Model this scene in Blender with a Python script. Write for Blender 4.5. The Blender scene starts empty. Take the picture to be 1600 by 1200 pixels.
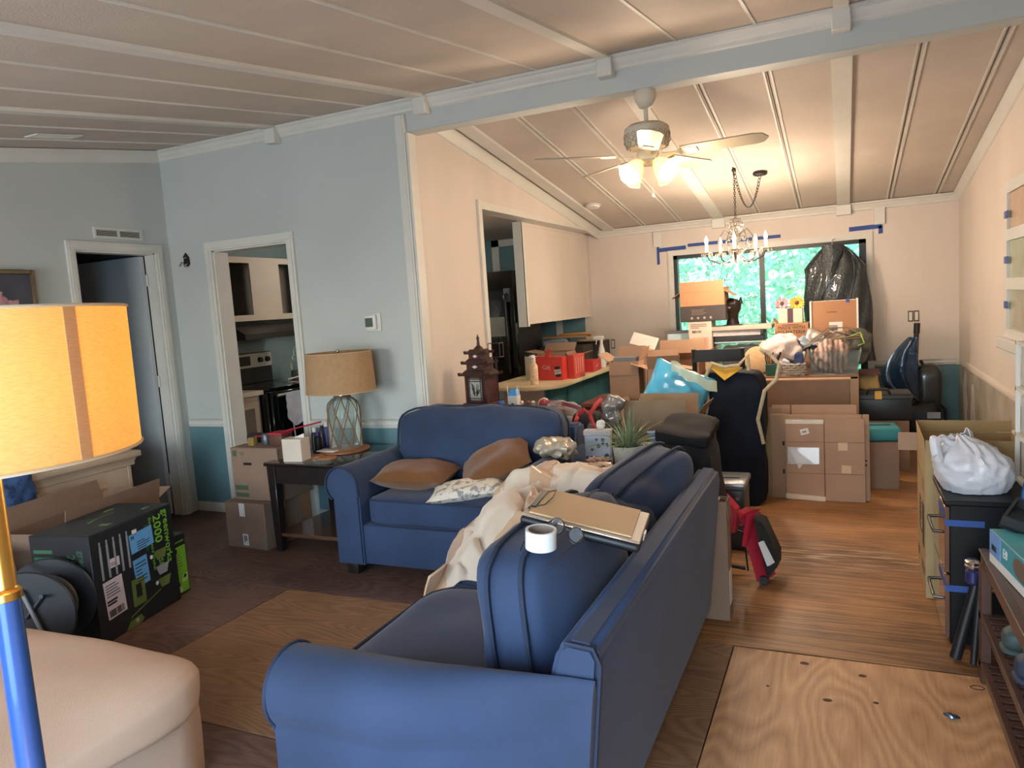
import bpy, bmesh, math, random
from math import pi, sin, cos, radians as rad
from mathutils import Vector as V, Matrix, Euler, noise
random.seed(7)
SC = bpy.context.scene
COL = SC.collection
# ---------------------------------------------------------------- camera
cam = bpy.data.cameras.new('camera'); co = bpy.data.objects.new('camera', cam); COL.objects.link(co)
cam.sensor_width = 36; cam.lens = 36*1143.8/1600; cam.clip_start = .05; cam.clip_end = 200
yaw, pit, rol = -.42998, .10512, -.06736
fw = V((sin(yaw)*cos(pit), cos(yaw)*cos(pit), -sin(pit))); rt = V((cos(yaw), -sin(yaw), 0)); up = rt.cross(fw)
r2 = rt*cos(rol)+up*sin(rol); u2 = -rt*sin(rol)+up*cos(rol)
m = Matrix((r2, u2, -fw)).transposed().to_4x4(); m.translation = (0, 0, 1.5)
co.matrix_world = m; SC.camera = co
# ---------------------------------------------------------------- world, sun, added daylight, exposure
W = bpy.data.worlds.new('sky'); SC.world = W; W.use_nodes = True
nt = W.node_tree; bg = nt.nodes['Background']
sky = nt.nodes.new('ShaderNodeTexSky'); sky.sky_type = 'NISHITA'; sky.sun_disc = False
sky.sun_elevation = rad(52); sky.sun_rotation = rad(200); sky.air_density = 1.2; sky.dust_density = 1.5
nt.links.new(sky.outputs[0], bg.inputs[0]); bg.inputs[1].default_value = 1.2
sl = bpy.data.lights.new('sun', 'SUN'); sl.energy = 20; sl.color = (1, .97, .86); sl.angle = .02
so = bpy.data.objects.new('sun', sl); COL.objects.link(so)
so.rotation_euler = V((-.35, .75, -.95)).to_track_quat('-Z', 'Y').to_euler(); so.location = (0, -4, 9)
def area(name, loc, to, sx, sy, e, c, spread=pi):
    l = bpy.data.lights.new(name, 'AREA'); l.shape = 'RECTANGLE'; l.size = sx; l.size_y = sy; l.energy = e; l.color = c; l.spread = spread
    o = bpy.data.objects.new(name, l); COL.objects.link(o); o.location = loc
    o.rotation_euler = (V(to)-V(loc)).to_track_quat('-Z', 'Y').to_euler(); return o
# area lights added behind the camera; their entrance doorway and side window are assumed
area('assumed_entrance_daylight', (-.75, -.98, .95), (-1.9, 3.2, .45), 1.5, 1.5, 62, (.40, .70, 1), rad(150))
area('assumed_side_window_daylight', (-3.4, -.98, 1.35), (-4.6, 3, 2.2), 1.5, 1.1, 54, (.92, .96, 1), rad(160))  # added fill, aimed at the left wall and living room ceiling
VS = SC.view_settings
SC.display_settings.display_device = 'sRGB'
VS.view_transform = 'Standard'; VS.look = 'None'; VS.gamma = 1; VS.use_curve_mapping = False; VS.exposure = 0.0
def point(name, loc, e, c, r=.03, par=None):
    l = bpy.data.lights.new(name, 'POINT'); l.energy = e; l.color = c; l.shadow_soft_size = r
    o = bpy.data.objects.new(name, l); COL.objects.link(o); o.location = loc; return o
WARM = (1, .765, .57)
# ---------------------------------------------------------------- materials
def lin(c):
    if isinstance(c, str):
        c = [int(c[i:i+2], 16)/255 for i in (0, 2, 4)]
    return tuple(x/12.92 if x <= .04045 else ((x+.055)/1.055)**2.4 for x in c[:3])
MATS = {}
def mat(name, col, rough=.6, metal=0, var=.12, ns=6, bump=0, bs=60, col2=None, sheen=0, stretch=None, coat=0, emit=0, spec=.5, det=4, trans=0, alpha=1, lo=.3, hi=.7):
    if name in MATS: return MATS[name]
    m = bpy.data.materials.new(name); m.use_nodes = True; MATS[name] = m
    n = m.node_tree; L = n.links.new; b = n.nodes['Principled BSDF']
    c = lin(col); d = lin(col2) if col2 else tuple(x*(1-var) for x in c); e = c if col2 else tuple(min(1, x*(1+var)) for x in c)
    tc = n.nodes.new('ShaderNodeTexCoord'); mp = n.nodes.new('ShaderNodeMapping'); L(tc.outputs['Object'], mp.inputs[0])
    if stretch: mp.inputs['Scale'].default_value = stretch
    t = n.nodes.new('ShaderNodeTexNoise'); t.inputs['Scale'].default_value = ns; t.inputs['Detail'].default_value = det; L(mp.outputs[0], t.inputs['Vector'])
    r = n.nodes.new('ShaderNodeValToRGB'); r.color_ramp.elements[0].position = lo; r.color_ramp.elements[1].position = hi
    r.color_ramp.elements[0].color = (*d, 1); r.color_ramp.elements[1].color = (*e, 1)
    L(t.outputs[0], r.inputs[0]); L(r.outputs[0], b.inputs['Base Color'])
    b.inputs['Roughness'].default_value = rough; b.inputs['Metallic'].default_value = metal; b.inputs['Specular IOR Level'].default_value = spec
    b.inputs['Sheen Weight'].default_value = sheen; b.inputs['Sheen Roughness'].default_value = .4; b.inputs['Coat Weight'].default_value = coat
    b.inputs['Transmission Weight'].default_value = trans; b.inputs['Alpha'].default_value = alpha
    if emit: b.inputs['Emission Color'].default_value = (*c, 1); b.inputs['Emission Strength'].default_value = emit
    if bump:
        t2 = n.nodes.new('ShaderNodeTexNoise'); t2.inputs['Scale'].default_value = bs; t2.inputs['Detail'].default_value = 3; L(mp.outputs[0], t2.inputs['Vector'])
        bp = n.nodes.new('ShaderNodeBump'); bp.inputs['Strength'].default_value = bump; bp.inputs['Distance'].default_value = .01
        L(t2.outputs[0], bp.inputs['Height']); L(bp.outputs[0], b.inputs['Normal'])
    return m
def glassy(name, col, clear=.75, rough=.05, body=0):
    # thin see-through sheet: transparent + a share of gloss (+ milky diffuse body)
    if name in MATS: return MATS[name]
    m = bpy.data.materials.new(name); m.use_nodes = True; MATS[name] = m; n = m.node_tree; L = n.links.new
    for x in list(n.nodes): n.nodes.remove(x)
    o = n.nodes.new('ShaderNodeOutputMaterial'); tr = n.nodes.new('ShaderNodeBsdfTransparent'); gl = n.nodes.new('ShaderNodeBsdfPrincipled')
    tr.inputs[0].default_value = (*lin(col), 1) if not body else (1, 1, 1, 1)
    gl.inputs['Base Color'].default_value = (*lin(col), 1); gl.inputs['Roughness'].default_value = rough; gl.inputs['Specular IOR Level'].default_value = .8
    mx = n.nodes.new('ShaderNodeMixShader'); fr = n.nodes.new('ShaderNodeFresnel'); fr.inputs[0].default_value = 1.45
    ad = n.nodes.new('ShaderNodeMath'); ad.operation = 'MULTIPLY_ADD'; ad.inputs[1].default_value = clear; ad.inputs[2].default_value = 1-clear; ad.use_clamp = True
    L(fr.outputs[0], ad.inputs[0]); L(ad.outputs[0], mx.inputs[0]); L(tr.outputs[0], mx.inputs[1]); L(gl.outputs[0], mx.inputs[2]); L(mx.outputs[0], o.inputs[0])
    return m
def translucent(name, col, mixf=.5, tcol=None, ns=200, var=.1, stretch=(1, 1, 1)):
    if name in MATS: return MATS[name]
    m = bpy.data.materials.new(name); m.use_nodes = True; MATS[name] = m; n = m.node_tree; L = n.links.new
    for x in list(n.nodes): n.nodes.remove(x)
    o = n.nodes.new('ShaderNodeOutputMaterial'); a = n.nodes.new('ShaderNodeBsdfDiffuse'); b = n.nodes.new('ShaderNodeBsdfTranslucent'); mx = n.nodes.new('ShaderNodeMixShader')
    tc = n.nodes.new('ShaderNodeTexCoord'); mp = n.nodes.new('ShaderNodeMapping'); mp.inputs['Scale'].default_value = stretch; L(tc.outputs['Object'], mp.inputs[0])
    t = n.nodes.new('ShaderNodeTexNoise'); t.inputs['Scale'].default_value = ns; L(mp.outputs[0], t.inputs['Vector'])
    for sh, cc in ((a, lin(col)), (b, lin(tcol or col))):
        r = n.nodes.new('ShaderNodeValToRGB'); r.color_ramp.elements[0].position = .35; r.color_ramp.elements[1].position = .65
        r.color_ramp.elements[0].color = (*[x*(1-var) for x in cc], 1); r.color_ramp.elements[1].color = (*[min(1, x*(1+var)) for x in cc], 1)
        L(t.outputs[0], r.inputs[0]); L(r.outputs[0], sh.inputs[0])
    mx.inputs[0].default_value = mixf; L(a.outputs[0], mx.inputs[1]); L(b.outputs[0], mx.inputs[2]); L(mx.outputs[0], o.inputs[0]); return m
def plywood(name, c1, c2, knots=0, worn=None, along='x', ks=2.2, rough=.6, gr=1.0, stain=None, nb=26, an=1, bw=.62, fb=.62):
    # rotary-cut veneer: contour bands of a stretched noise field, fine fibre streaks, sparse knots, optional scraped pale band
    if name in MATS: return MATS[name]
    m = bpy.data.materials.new(name); m.use_nodes = True; MATS[name] = m; n = m.node_tree; L = n.links.new; b = n.nodes['Principled BSDF']
    N = n.nodes.new
    def mth(op, *a):
        x = N('ShaderNodeMath'); x.operation = op
        for i, q in enumerate(a):
            if isinstance(q, (int, float)): x.inputs[i].default_value = q
            else: L(q, x.inputs[i])
        return x.outputs[0]
    tc = N('ShaderNodeTexCoord'); mp = N('ShaderNodeMapping'); L(tc.outputs['Object'], mp.inputs[0])
    mp.inputs['Scale'].default_value = (.55*gr/an, 2.2*gr*an, 1) if along == 'x' else (2.2*gr*an, .55*gr/an, 1)
    t = N('ShaderNodeTexNoise'); t.inputs['Scale'].default_value = 1.6; t.inputs['Detail'].default_value = 1.5; t.inputs['Roughness'].default_value = .45; L(mp.outputs[0], t.inputs['Vector'])
    band = mth('FRACT', mth('MULTIPLY', t.outputs[0], nb))
    band = mth('ABSOLUTE', mth('SUBTRACT', band, .5))
    mp2 = N('ShaderNodeMapping'); L(tc.outputs['Object'], mp2.inputs[0]); mp2.inputs['Scale'].default_value = (6, 120, 1) if along == 'x' else (120, 6, 1)
    t2 = N('ShaderNodeTexNoise'); t2.inputs['Scale'].default_value = 1; t2.inputs['Detail'].default_value = 4; L(mp2.outputs[0], t2.inputs['Vector'])
    t3 = N('ShaderNodeTexNoise'); t3.inputs['Scale'].default_value = 1.3; t3.inputs['Detail'].default_value = 5; L(tc.outputs['Object'], t3.inputs['Vector'])
    f = mth('ADD', mth('MULTIPLY', band, bw), mth('MULTIPLY', t2.outputs[0], fb))
    f = mth('ADD', f, mth('MULTIPLY', mth('SUBTRACT', t3.outputs[0], .5), 1.1))
    r = N('ShaderNodeValToRGB'); r.color_ramp.elements[0].position = .12; r.color_ramp.elements[1].position = .72
    r.color_ramp.elements[0].color = (*lin(c2), 1); r.color_ramp.elements[1].color = (*lin(c1), 1); L(f, r.inputs[0])
    out = r.outputs[0]
    def over(fac, colr):
        nonlocal out
        mx = N('ShaderNodeMix'); mx.data_type = 'RGBA'; L(fac, mx.inputs[0]); L(out, mx.inputs[6]); mx.inputs[7].default_value = (*lin(colr), 1); out = mx.outputs[2]
    if stain:
        t4 = N('ShaderNodeTexNoise'); t4.inputs['Scale'].default_value = .9; t4.inputs['Detail'].default_value = 4; L(tc.outputs['Object'], t4.inputs['Vector'])
        s = N('ShaderNodeMapRange'); s.inputs[1].default_value = .52; s.inputs[2].default_value = .68; L(t4.outputs[0], s.inputs[0]); over(mth('MULTIPLY', s.outputs[0], .6), stain)
    if knots:
        vo = N('ShaderNodeTexVoronoi'); vo.inputs['Scale'].default_value = ks; L(tc.outputs['Object'], vo.inputs['Vector'])
        k = N('ShaderNodeMapRange'); k.inputs[1].default_value = .035*ks/2; k.inputs[2].default_value = .012*ks/2; L(vo.outputs['Distance'], k.inputs[0])
        over(mth('MULTIPLY', k.outputs[0], .85), '4a2a16')
    if worn:
        sp = N('ShaderNodeSeparateXYZ'); L(tc.outputs['Object'], sp.inputs[0])
        dY = mth('ABSOLUTE', mth('SUBTRACT', sp.outputs[1], worn))
        w = N('ShaderNodeMapRange'); w.inputs[1].default_value = .28; w.inputs[2].default_value = .03; L(dY, w.inputs[0])
        mp5 = N('ShaderNodeMapping'); L(tc.outputs['Object'], mp5.inputs[0]); mp5.inputs['Scale'].default_value = (2.5, 22, 1)
        t5 = N('ShaderNodeTexNoise'); t5.inputs['Scale'].default_value = 1.6; t5.inputs['Detail'].default_value = 6; L(mp5.outputs[0], t5.inputs['Vector'])
        q = N('ShaderNodeMapRange'); q.inputs[1].default_value = .5; q.inputs[2].default_value = .62; L(t5.outputs[0], q.inputs[0])
        over(mth('MULTIPLY', mth('MULTIPLY', w.outputs[0], q.outputs[0]), .8), 'b9a58c')
    L(out, b.inputs['Base Color']); b.inputs['Roughness'].default_value = rough
    bp = N('ShaderNodeBump'); bp.inputs['Strength'].default_value = .12; bp.inputs['Distance'].default_value = .004; L(t2.outputs[0], bp.inputs['Height']); L(bp.outputs[0], b.inputs['Normal'])
    return m
def striped(name, c1, c2, scale=60, axis=0, rough=.7, dist=1):
    if name in MATS: return MATS[name]
    m = mat(name, c1, rough); n = m.node_tree; L = n.links.new; b = n.nodes['Principled BSDF']
    w = n.nodes.new('ShaderNodeTexWave'); w.inputs['Scale'].default_value = scale; w.bands_direction = 'XYZ'[axis]; w.inputs['Distortion'].default_value = dist
    tc = n.nodes.new('ShaderNodeTexCoord'); L(tc.outputs['Object'], w.inputs['Vector'])
    r = n.nodes.new('ShaderNodeValToRGB'); r.color_ramp.elements[0].color = (*lin(c1), 1); r.color_ramp.elements[1].color = (*lin(c2), 1); L(w.outputs[0], r.inputs[0]); L(r.outputs[0], b.inputs['Base Color']); return m
paint = mat('primed_wall_paint', 'd1c6bb', .75, var=.07, ns=1.4, det=6, bump=.08, bs=45, stretch=(1, 1, .35))
paintB = mat('primed_wall_paint_cool', 'b9beba', .6, var=.06, ns=1.2, det=6, bump=.06, bs=45)
teal = mat('teal_wall_paint', '5e8088', .7, var=.1, ns=2)
trimw = mat('trim_white', 'cfcdc4', .5, var=.04, ns=4)
ceilw = mat('ceiling_panel_white', 'c0b5a8', .8, var=.05, ns=2.5, bump=.35, bs=110)
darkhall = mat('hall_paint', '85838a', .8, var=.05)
black = mat('black_plastic', '17181b', .45, var=.2)
blackg = mat('black_gloss', '0b0c0d', .12, var=.1, coat=.5)
blackf = mat('black_fabric', '1a1b1f', .9, var=.25, ns=30, bump=.3, bs=300)
chrome = mat('chrome', 'c8c8ca', .2, metal=1, var=.03)
navy = mat('navy_microfibre', '263754', .85, var=.2, ns=3.5, bump=.05, bs=400, sheen=.22, det=5); navy.node_tree.nodes['Principled BSDF'].inputs['Sheen Tint'].default_value = (.62, .54, .5, 1)
navyd = mat('navy_piping', '1e2b42', .8, var=.1)
cream = mat('cream_slipcover', 'c9ab93', .85, var=.05, ns=3, bump=.12, bs=250)
rust = mat('rust_corduroy', '70451f', .9, var=.14, ns=5, bump=.5, bs=140, stretch=(1, 6, 1), sheen=.3)
card = mat('cardboard', 'a4836a', .85, var=.06, ns=5, bump=.05, bs=90)
cardd = mat('cardboard_dark', '866c59', .85, var=.07, ns=5)
cardg = mat('cardboard_tan', 'a58b61', .85, var=.06, ns=4)
cardo = mat('cardboard_orange', 'a27655', .85, var=.06, ns=4)
cardin = mat('cardboard_inside', '7d6248', .9, var=.06)
paper = mat('white_paper', 'd8d2cb', .8, var=.03)
ink = mat('black_print', '1d1a1a', .8)
tapec = mat('packing_tape', 'c3a883', .35, var=.05)
blue_tape = mat('blue_masking_tape', '2b4b8c', .7, var=.1)
espresso = mat('espresso_wood', '231c1b', .3, var=.25, ns=9, stretch=(1, 8, 8), coat=.3)
brownw = mat('brown_stained_wood', '5a3c2e', .5, var=.22, ns=7, stretch=(8, 1, 8))
woodm = mat('table_wood', '8f6a4f', .5, var=.15, ns=6, stretch=(1, 8, 8))
whitep = mat('white_plastic', 'd5d3cd', .45, var=.03)
milky = glassy('clear_storage_plastic', 'eef1f0', .97, .05)
clear = glassy('clear_glass', 'e6efec', .9, .03)
bagw = glassy('thin_white_bag_plastic', 'e6e4e6', .25, .35, body=1)
zipm = glassy('clear_bag_film', 'dcd8d4', .72, .2, body=1)
red = mat('red_fabric', 'a81f33', .7, var=.12, ns=20)
redb = mat('red_gloss_carton', 'c0392f', .45, var=.06)
# ---------------------------------------------------------------- mesh helpers
def rotm(r): return Euler(r).to_matrix() if not isinstance(r, Matrix) else r
class B:
    def __init__(s): s.b = bmesh.new()
    def _new(s, f):
        before = set(s.b.verts); f(); return [v for v in s.b.verts if v not in before]
    def box(s, p, q, bev=0, seg=2, rot=None, piv=None):
        c = (V(p)+V(q))/2; d = V(q)-V(p); return s.obox(c, d, rot or (0, 0, 0), bev, seg)
    def obox(s, c, d, rot=(0, 0, 0), bev=0, seg=2, taper=None):
        t = bmesh.new(); bmesh.ops.create_cube(t, size=1)
        for v in t.verts:
            v.co = V((v.co.x*d[0], v.co.y*d[1], v.co.z*d[2]))
            if taper and v.co.z > 0: v.co.x *= taper[0]; v.co.y *= taper[1]
        if bev: bmesh.ops.bevel(t, geom=list(t.edges), offset=min(bev, .49*min(map(abs, d))), segments=seg, affect='EDGES', profile=.5)
        R = rotm(rot)
        for v in t.verts: v.co = R @ v.co + V(c)
        s.add(t); return s
    def add(s, t):
        me = bpy.data.meshes.new('x'); t.to_mesh(me); t.free(); s.b.from_mesh(me); bpy.data.meshes.remove(me); return s
    def cyl(s, a, b, r, r2=None, n=16, caps=True):
        r2 = r if r2 is None else r2; return s.tube([a, b], [r, r2], n, caps)
    def tube(s, pts, r, n=8, caps=True, closed=False, flat=1.0, upv=None):
        pts = [V(p) for p in pts]; k = len(pts); rr = r if isinstance(r, (list, tuple)) else [r]*k; rings = []
        u = None
        for i, p in enumerate(pts):
            if closed: d = (pts[(i+1) % k]-pts[i-1])
            else: d = pts[min(i+1, k-1)]-pts[max(i-1, 0)]
            d = d.normalized() if d.length > 1e-9 else V((0, 0, 1))
            if u is None:
                u = V(upv) if upv else (V((0, 0, 1)) if abs(d.z) < .9 else V((1, 0, 0)))
            u = (u-d*u.dot(d)); u = u.normalized() if u.length > 1e-6 else d.orthogonal().normalized(); w = d.cross(u)
            rings.append([s.b.verts.new(p+(w*cos(2*pi*j/n)+u*sin(2*pi*j/n)*flat)*rr[i]) for j in range(n)])
        for i in range(k if closed else k-1):
            a, c = rings[i], rings[(i+1) % k]
            for j in range(n): s.b.faces.new((a[j], a[(j+1) % n], c[(j+1) % n], c[j]))
        if caps and not closed: s.b.faces.new(rings[0][::-1]); s.b.faces.new(rings[-1])
        return s
    def lathe(s, prof, c=(0, 0, 0), n=24, caps=True, rot=None, wob=None):
        R = rotm(rot) if rot else None; rings = []
        for r, z in prof:
            ring = []
            for j in range(n):
                a = 2*pi*j/n; q = r*(1+(wob(a, z) if wob else 0)); p = V((q*cos(a), q*sin(a), z)); p = (R @ p if R else p)+V(c); ring.append(s.b.verts.new(p))
            rings.append(ring)
        for a, b in zip(rings, rings[1:]):
            for j in range(n): s.b.faces.new((a[j], a[(j+1) % n], b[(j+1) % n], b[j]))
        if caps: s.b.faces.new(rings[0][::-1]); s.b.faces.new(rings[-1])
        return s
    def prism(s, pts, ext):
        e = V(ext); a = [s.b.verts.new(V(p)) for p in pts]; b = [s.b.verts.new(V(p)+e) for p in pts]; n = len(a)
        f = [s.b.faces.new(a[::-1]), s.b.faces.new(b)]
        for i in range(n): f.append(s.b.faces.new((a[i], a[(i+1) % n], b[(i+1) % n], b[i])))
        bmesh.ops.recalc_face_normals(s.b, faces=f); return s
    def face(s, pts): s.b.faces.new([s.b.verts.new(V(p)) for p in pts]); return s
    def cushion(s, c, d, rot=(0, 0, 0), p=6, n=9, puff=(.0, .0, .12), nz=.0, nf=6, seed=0):
        # soft rounded block: cube surface pushed on a p-norm ball, puffed out in the middle of each face
        t = bmesh.new(); bmesh.ops.create_cube(t, size=2); bmesh.ops.subdivide_edges(t, edges=list(t.edges), cuts=n, use_grid_fill=True)
        R = rotm(rot)
        for v in t.verts:
            u = v.co.copy(); k = (abs(u.x)**p+abs(u.y)**p+abs(u.z)**p)**(1/p); w = u/k
            f = V((w.x*(1+puff[0]*(1-u.y**2)*(1-u.z**2)), w.y*(1+puff[1]*(1-u.x**2)*(1-u.z**2)), w.z*(1+puff[2]*(1-u.x**2)*(1-u.y**2))))
            q = V((f.x*d[0]/2, f.y*d[1]/2, f.z*d[2]/2))
            if nz: q += w*noise.noise((q+V((seed, seed*2, 0)))*nf)*nz
            v.co = R @ q + V(c)
        return s.add(t)
    def pillow(s, c, d, rot=(0, 0, 0), n=14, nz=.01, seed=0, ear=.12):
        # two puffed sheets meeting in a thin seam with pointed corners
        R = rotm(rot); top = {}; bot = {}
        for i in range(n+1):
            for j in range(n+1):
                u = -1+2*i/n; v = -1+2*j/n; h = ((1-u*u)*(1-v*v))**.42
                k = 1-ear*(1-abs(u)**2)*abs(v)**2*.6; l = 1-ear*(1-abs(v)**2)*abs(u)**2*.6
                x, y = u*l*d[0]/2, v*k*d[1]/2; wr = noise.noise(V((x*9+seed, y*9, seed)))*nz
                a = R @ V((x, y, h*d[2]/2+wr*h))+V(c); top[i, j] = s.b.verts.new(a)
                bot[i, j] = top[i, j] if i in (0, n) or j in (0, n) else s.b.verts.new(R @ V((x, y, -h*d[2]/2+wr*h))+V(c))
        for i in range(n):
            for j in range(n):
                s.b.faces.new((top[i, j], top[i+1, j], top[i+1, j+1], top[i, j+1]))
                q = (bot[i, j], bot[i, j+1], bot[i+1, j+1], bot[i+1, j])
                if len(set(q)) > 2: 
                    try: s.b.faces.new(q)
                    except ValueError: pass
        return s
    def sheet(s, fn, nu, nv, th=.004):
        # a closed thin sheet over fn(u,v)
        P = [[V(fn(i/nu, j/nv)) for j in range(nv+1)] for i in range(nu+1)]
        N = {}
        for i in range(nu+1):
            for j in range(nv+1):
                a = P[min(i+1, nu)][j]-P[max(i-1, 0)][j]; b = P[i][min(j+1, nv)]-P[i][max(j-1, 0)]; q = a.cross(b); N[i, j] = q.normalized() if q.length > 1e-12 else V((0, 0, 1))
        A = [[s.b.verts.new(P[i][j]+N[i, j]*th/2) for j in range(nv+1)] for i in range(nu+1)]
        C = [[s.b.verts.new(P[i][j]-N[i, j]*th/2) for j in range(nv+1)] for i in range(nu+1)]
        for i in range(nu):
            for j in range(nv):
                s.b.faces.new((A[i][j], A[i+1][j], A[i+1][j+1], A[i][j+1])); s.b.faces.new((C[i][j], C[i][j+1], C[i+1][j+1], C[i+1][j]))
        for i in range(nu):
            s.b.faces.new((A[i][0], C[i][0], C[i+1][0], A[i+1][0])); s.b.faces.new((A[i+1][nv], C[i+1][nv], C[i][nv], A[i][nv]))
        for j in range(nv):
            s.b.faces.new((A[0][j+1], C[0][j+1], C[0][j], A[0][j])); s.b.faces.new((A[nu][j], C[nu][j], C[nu][j+1], A[nu][j+1]))
        return s
    def ball(s, c, r, sc=(1, 1, 1), u=12, v=8, nz=0, nf=8, rot=None, seed=0):
        t = bmesh.new(); bmesh.ops.create_uvsphere(t, u_segments=u, v_segments=v, radius=1); R = rotm(rot) if rot else Matrix.Identity(3)
        for x in t.verts:
            q = x.co.copy(); k = 1+(noise.noise((q+V((seed, 0, 0)))*nf*.3)*nz if nz else 0); x.co = R @ V((q.x*sc[0]*r*k, q.y*sc[1]*r*k, q.z*sc[2]*r*k))+V(c)
        return s.add(t)
    def torus(s, c, R_, r, rot=(0, 0, 0), n=24, k=8, sc=(1, 1)):
        M_ = rotm(rot); return s.tube([M_ @ V((R_*cos(2*pi*i/n)*sc[0], R_*sin(2*pi*i/n)*sc[1], 0))+V(c) for i in range(n)], r, k, closed=True, upv=M_ @ V((0, 0, 1)))
def mesh_of(b, name, m, off=(0, 0, 0), ang=38):
    if any(off): bmesh.ops.translate(b.b, verts=b.b.verts, vec=V(off))
    me = bpy.data.meshes.new(name); b.b.to_mesh(me); b.b.free(); me.materials.append(m)
    me.polygons.foreach_set('use_smooth', [True]*len(me.polygons)); me.set_sharp_from_angle(angle=rad(ang)); me.update(); return me
def put(name, me, par=None, kind=None, label=None):
    o = bpy.data.objects.new(name, me); COL.objects.link(o)
    if par: o.parent = par
    if kind: o['kind'] = kind
    if label: o['label'] = label
    return o
def root_of(o):
    while o.parent: o = o.parent
    return o
class T:
    """A thing: an Empty at its base; parts are given in world coordinates when it is not turned, else in its own."""
    def __init__(s, name, label, cat, loc=(0, 0, 0), rz=0, group=None, local=None):
        s.o = bpy.data.objects.new(name, None); COL.objects.link(s.o); s.o.location = loc
        s.o.rotation_euler = rz if isinstance(rz, (tuple, Euler)) else (0, 0, rz)
        s.o.empty_display_size = .05; s.o['label'] = label; s.o['category'] = cat
        if group: s.o['group'] = group
        turned = bool(s.o.rotation_euler.x or s.o.rotation_euler.y or s.o.rotation_euler.z)
        s.local = turned if local is None else local; s.off = (0, 0, 0) if s.local else tuple(-x for x in loc)
    def __call__(s, name, b, m, par=None, label=None, kind=None, ang=38):
        return put(name, mesh_of(b, name, m, s.off, ang), par or s.o, kind, label)
    def copy_mesh(s, name, o, par=None):
        return put(name, o.data, par or s.o)
def solo(name, label, cat, b, m, loc=(0, 0, 0), rz=0, group=None, local=False, kind=None):
    o = put(name, mesh_of(b, name, m, (0, 0, 0) if (local or rz) else tuple(-x for x in loc)), None, kind); o.location = loc
    o.rotation_euler = rz if isinstance(rz, (tuple, Euler)) else (0, 0, rz); o['label'] = label; o['category'] = cat
    if group: o['group'] = group
    return o
def struct(name, b, m, par=None, ang=38):
    o = put(name, mesh_of(b, name, m, ang=ang), par)
    if not par: o['kind'] = 'structure'
    return o
FACE = {'-y': Euler((pi/2, 0, 0)), '+y': Euler((pi/2, 0, pi)), '+x': Euler((pi/2, 0, pi/2)), '-x': Euler((pi/2, 0, -pi/2)), '+z': Euler((0, 0, 0))}
def text_mesh(s, size, m, M4, ext=.0006, bold=0):
    cu = bpy.data.curves.new('t', 'FONT'); cu.body = s; cu.size = size; cu.extrude = ext; cu.align_x = 'CENTER'; cu.align_y = 'CENTER'; cu.offset = bold; cu.resolution_u = 2
    o = bpy.data.objects.new('t', cu); me = bpy.data.meshes.new_from_object(o); bpy.data.objects.remove(o); bpy.data.curves.remove(cu)
    me.transform(M4); me.materials.clear(); me.materials.append(m); me.name = 'lettering'; return me
def write(t, s, size, face, at, m, roll=0, par=None, sx=1, bold=0):
    """Printed words on a face of a thing (at: the thing's own coordinates, or world when it is not turned)."""
    R = FACE[face].to_matrix() if isinstance(face, str) else rotm(face)
    M4 = Matrix.Translation(V(at)+V(t.off)) @ R.to_4x4() @ Matrix.Rotation(roll, 4, 'Z') @ Matrix.Diagonal((sx, 1, 1, 1))
    return put('lettering', text_mesh(s, size, m, M4, bold=bold), par or t.o)
def plate(t, name, face, at, w, h, m, roll=0, th=.0015, par=None, label=None):
    R = (FACE[face].to_matrix() if isinstance(face, str) else rotm(face)) @ Matrix.Rotation(roll, 3, 'Z')
    b = B(); b.obox((0, 0, 0), (w, h, th)); 
    for v in b.b.verts: v.co = R @ v.co + V(at)
    return t(name, b, m, par, label)
def rows(t, name, face, at, w, h, n, m, par=None, roll=0, seed=0, frac=.5):
    """printed text lines or bars too small to read, as ink on the sheet"""
    R = (FACE[face].to_matrix() if isinstance(face, str) else rotm(face)) @ Matrix.Rotation(roll, 3, 'Z'); rr = random.Random(seed); b = B()
    for i in range(n):
        ww = w*rr.uniform(.5, 1); b.obox((-(w-ww)/2, h/2-(i+.5)*h/n, 0), (ww, h/n*frac, .0012))
    for v in b.b.verts: v.co = R @ v.co + V(at)
    return t(name, b, m, par)
def bars(t, name, face, at, w, h, n, m, par=None, roll=0, seed=0):
    R = (FACE[face].to_matrix() if isinstance(face, str) else rotm(face)) @ Matrix.Rotation(roll, 3, 'Z'); rr = random.Random(seed); b = B()
    for i in range(n):
        b.obox((-w/2+(i+.5)*w/n, 0, 0), (w/n*rr.uniform(.25, .8), h, .0012))
    for v in b.b.verts: v.co = R @ v.co + V(at)
    return t(name, b, m, par)
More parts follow.
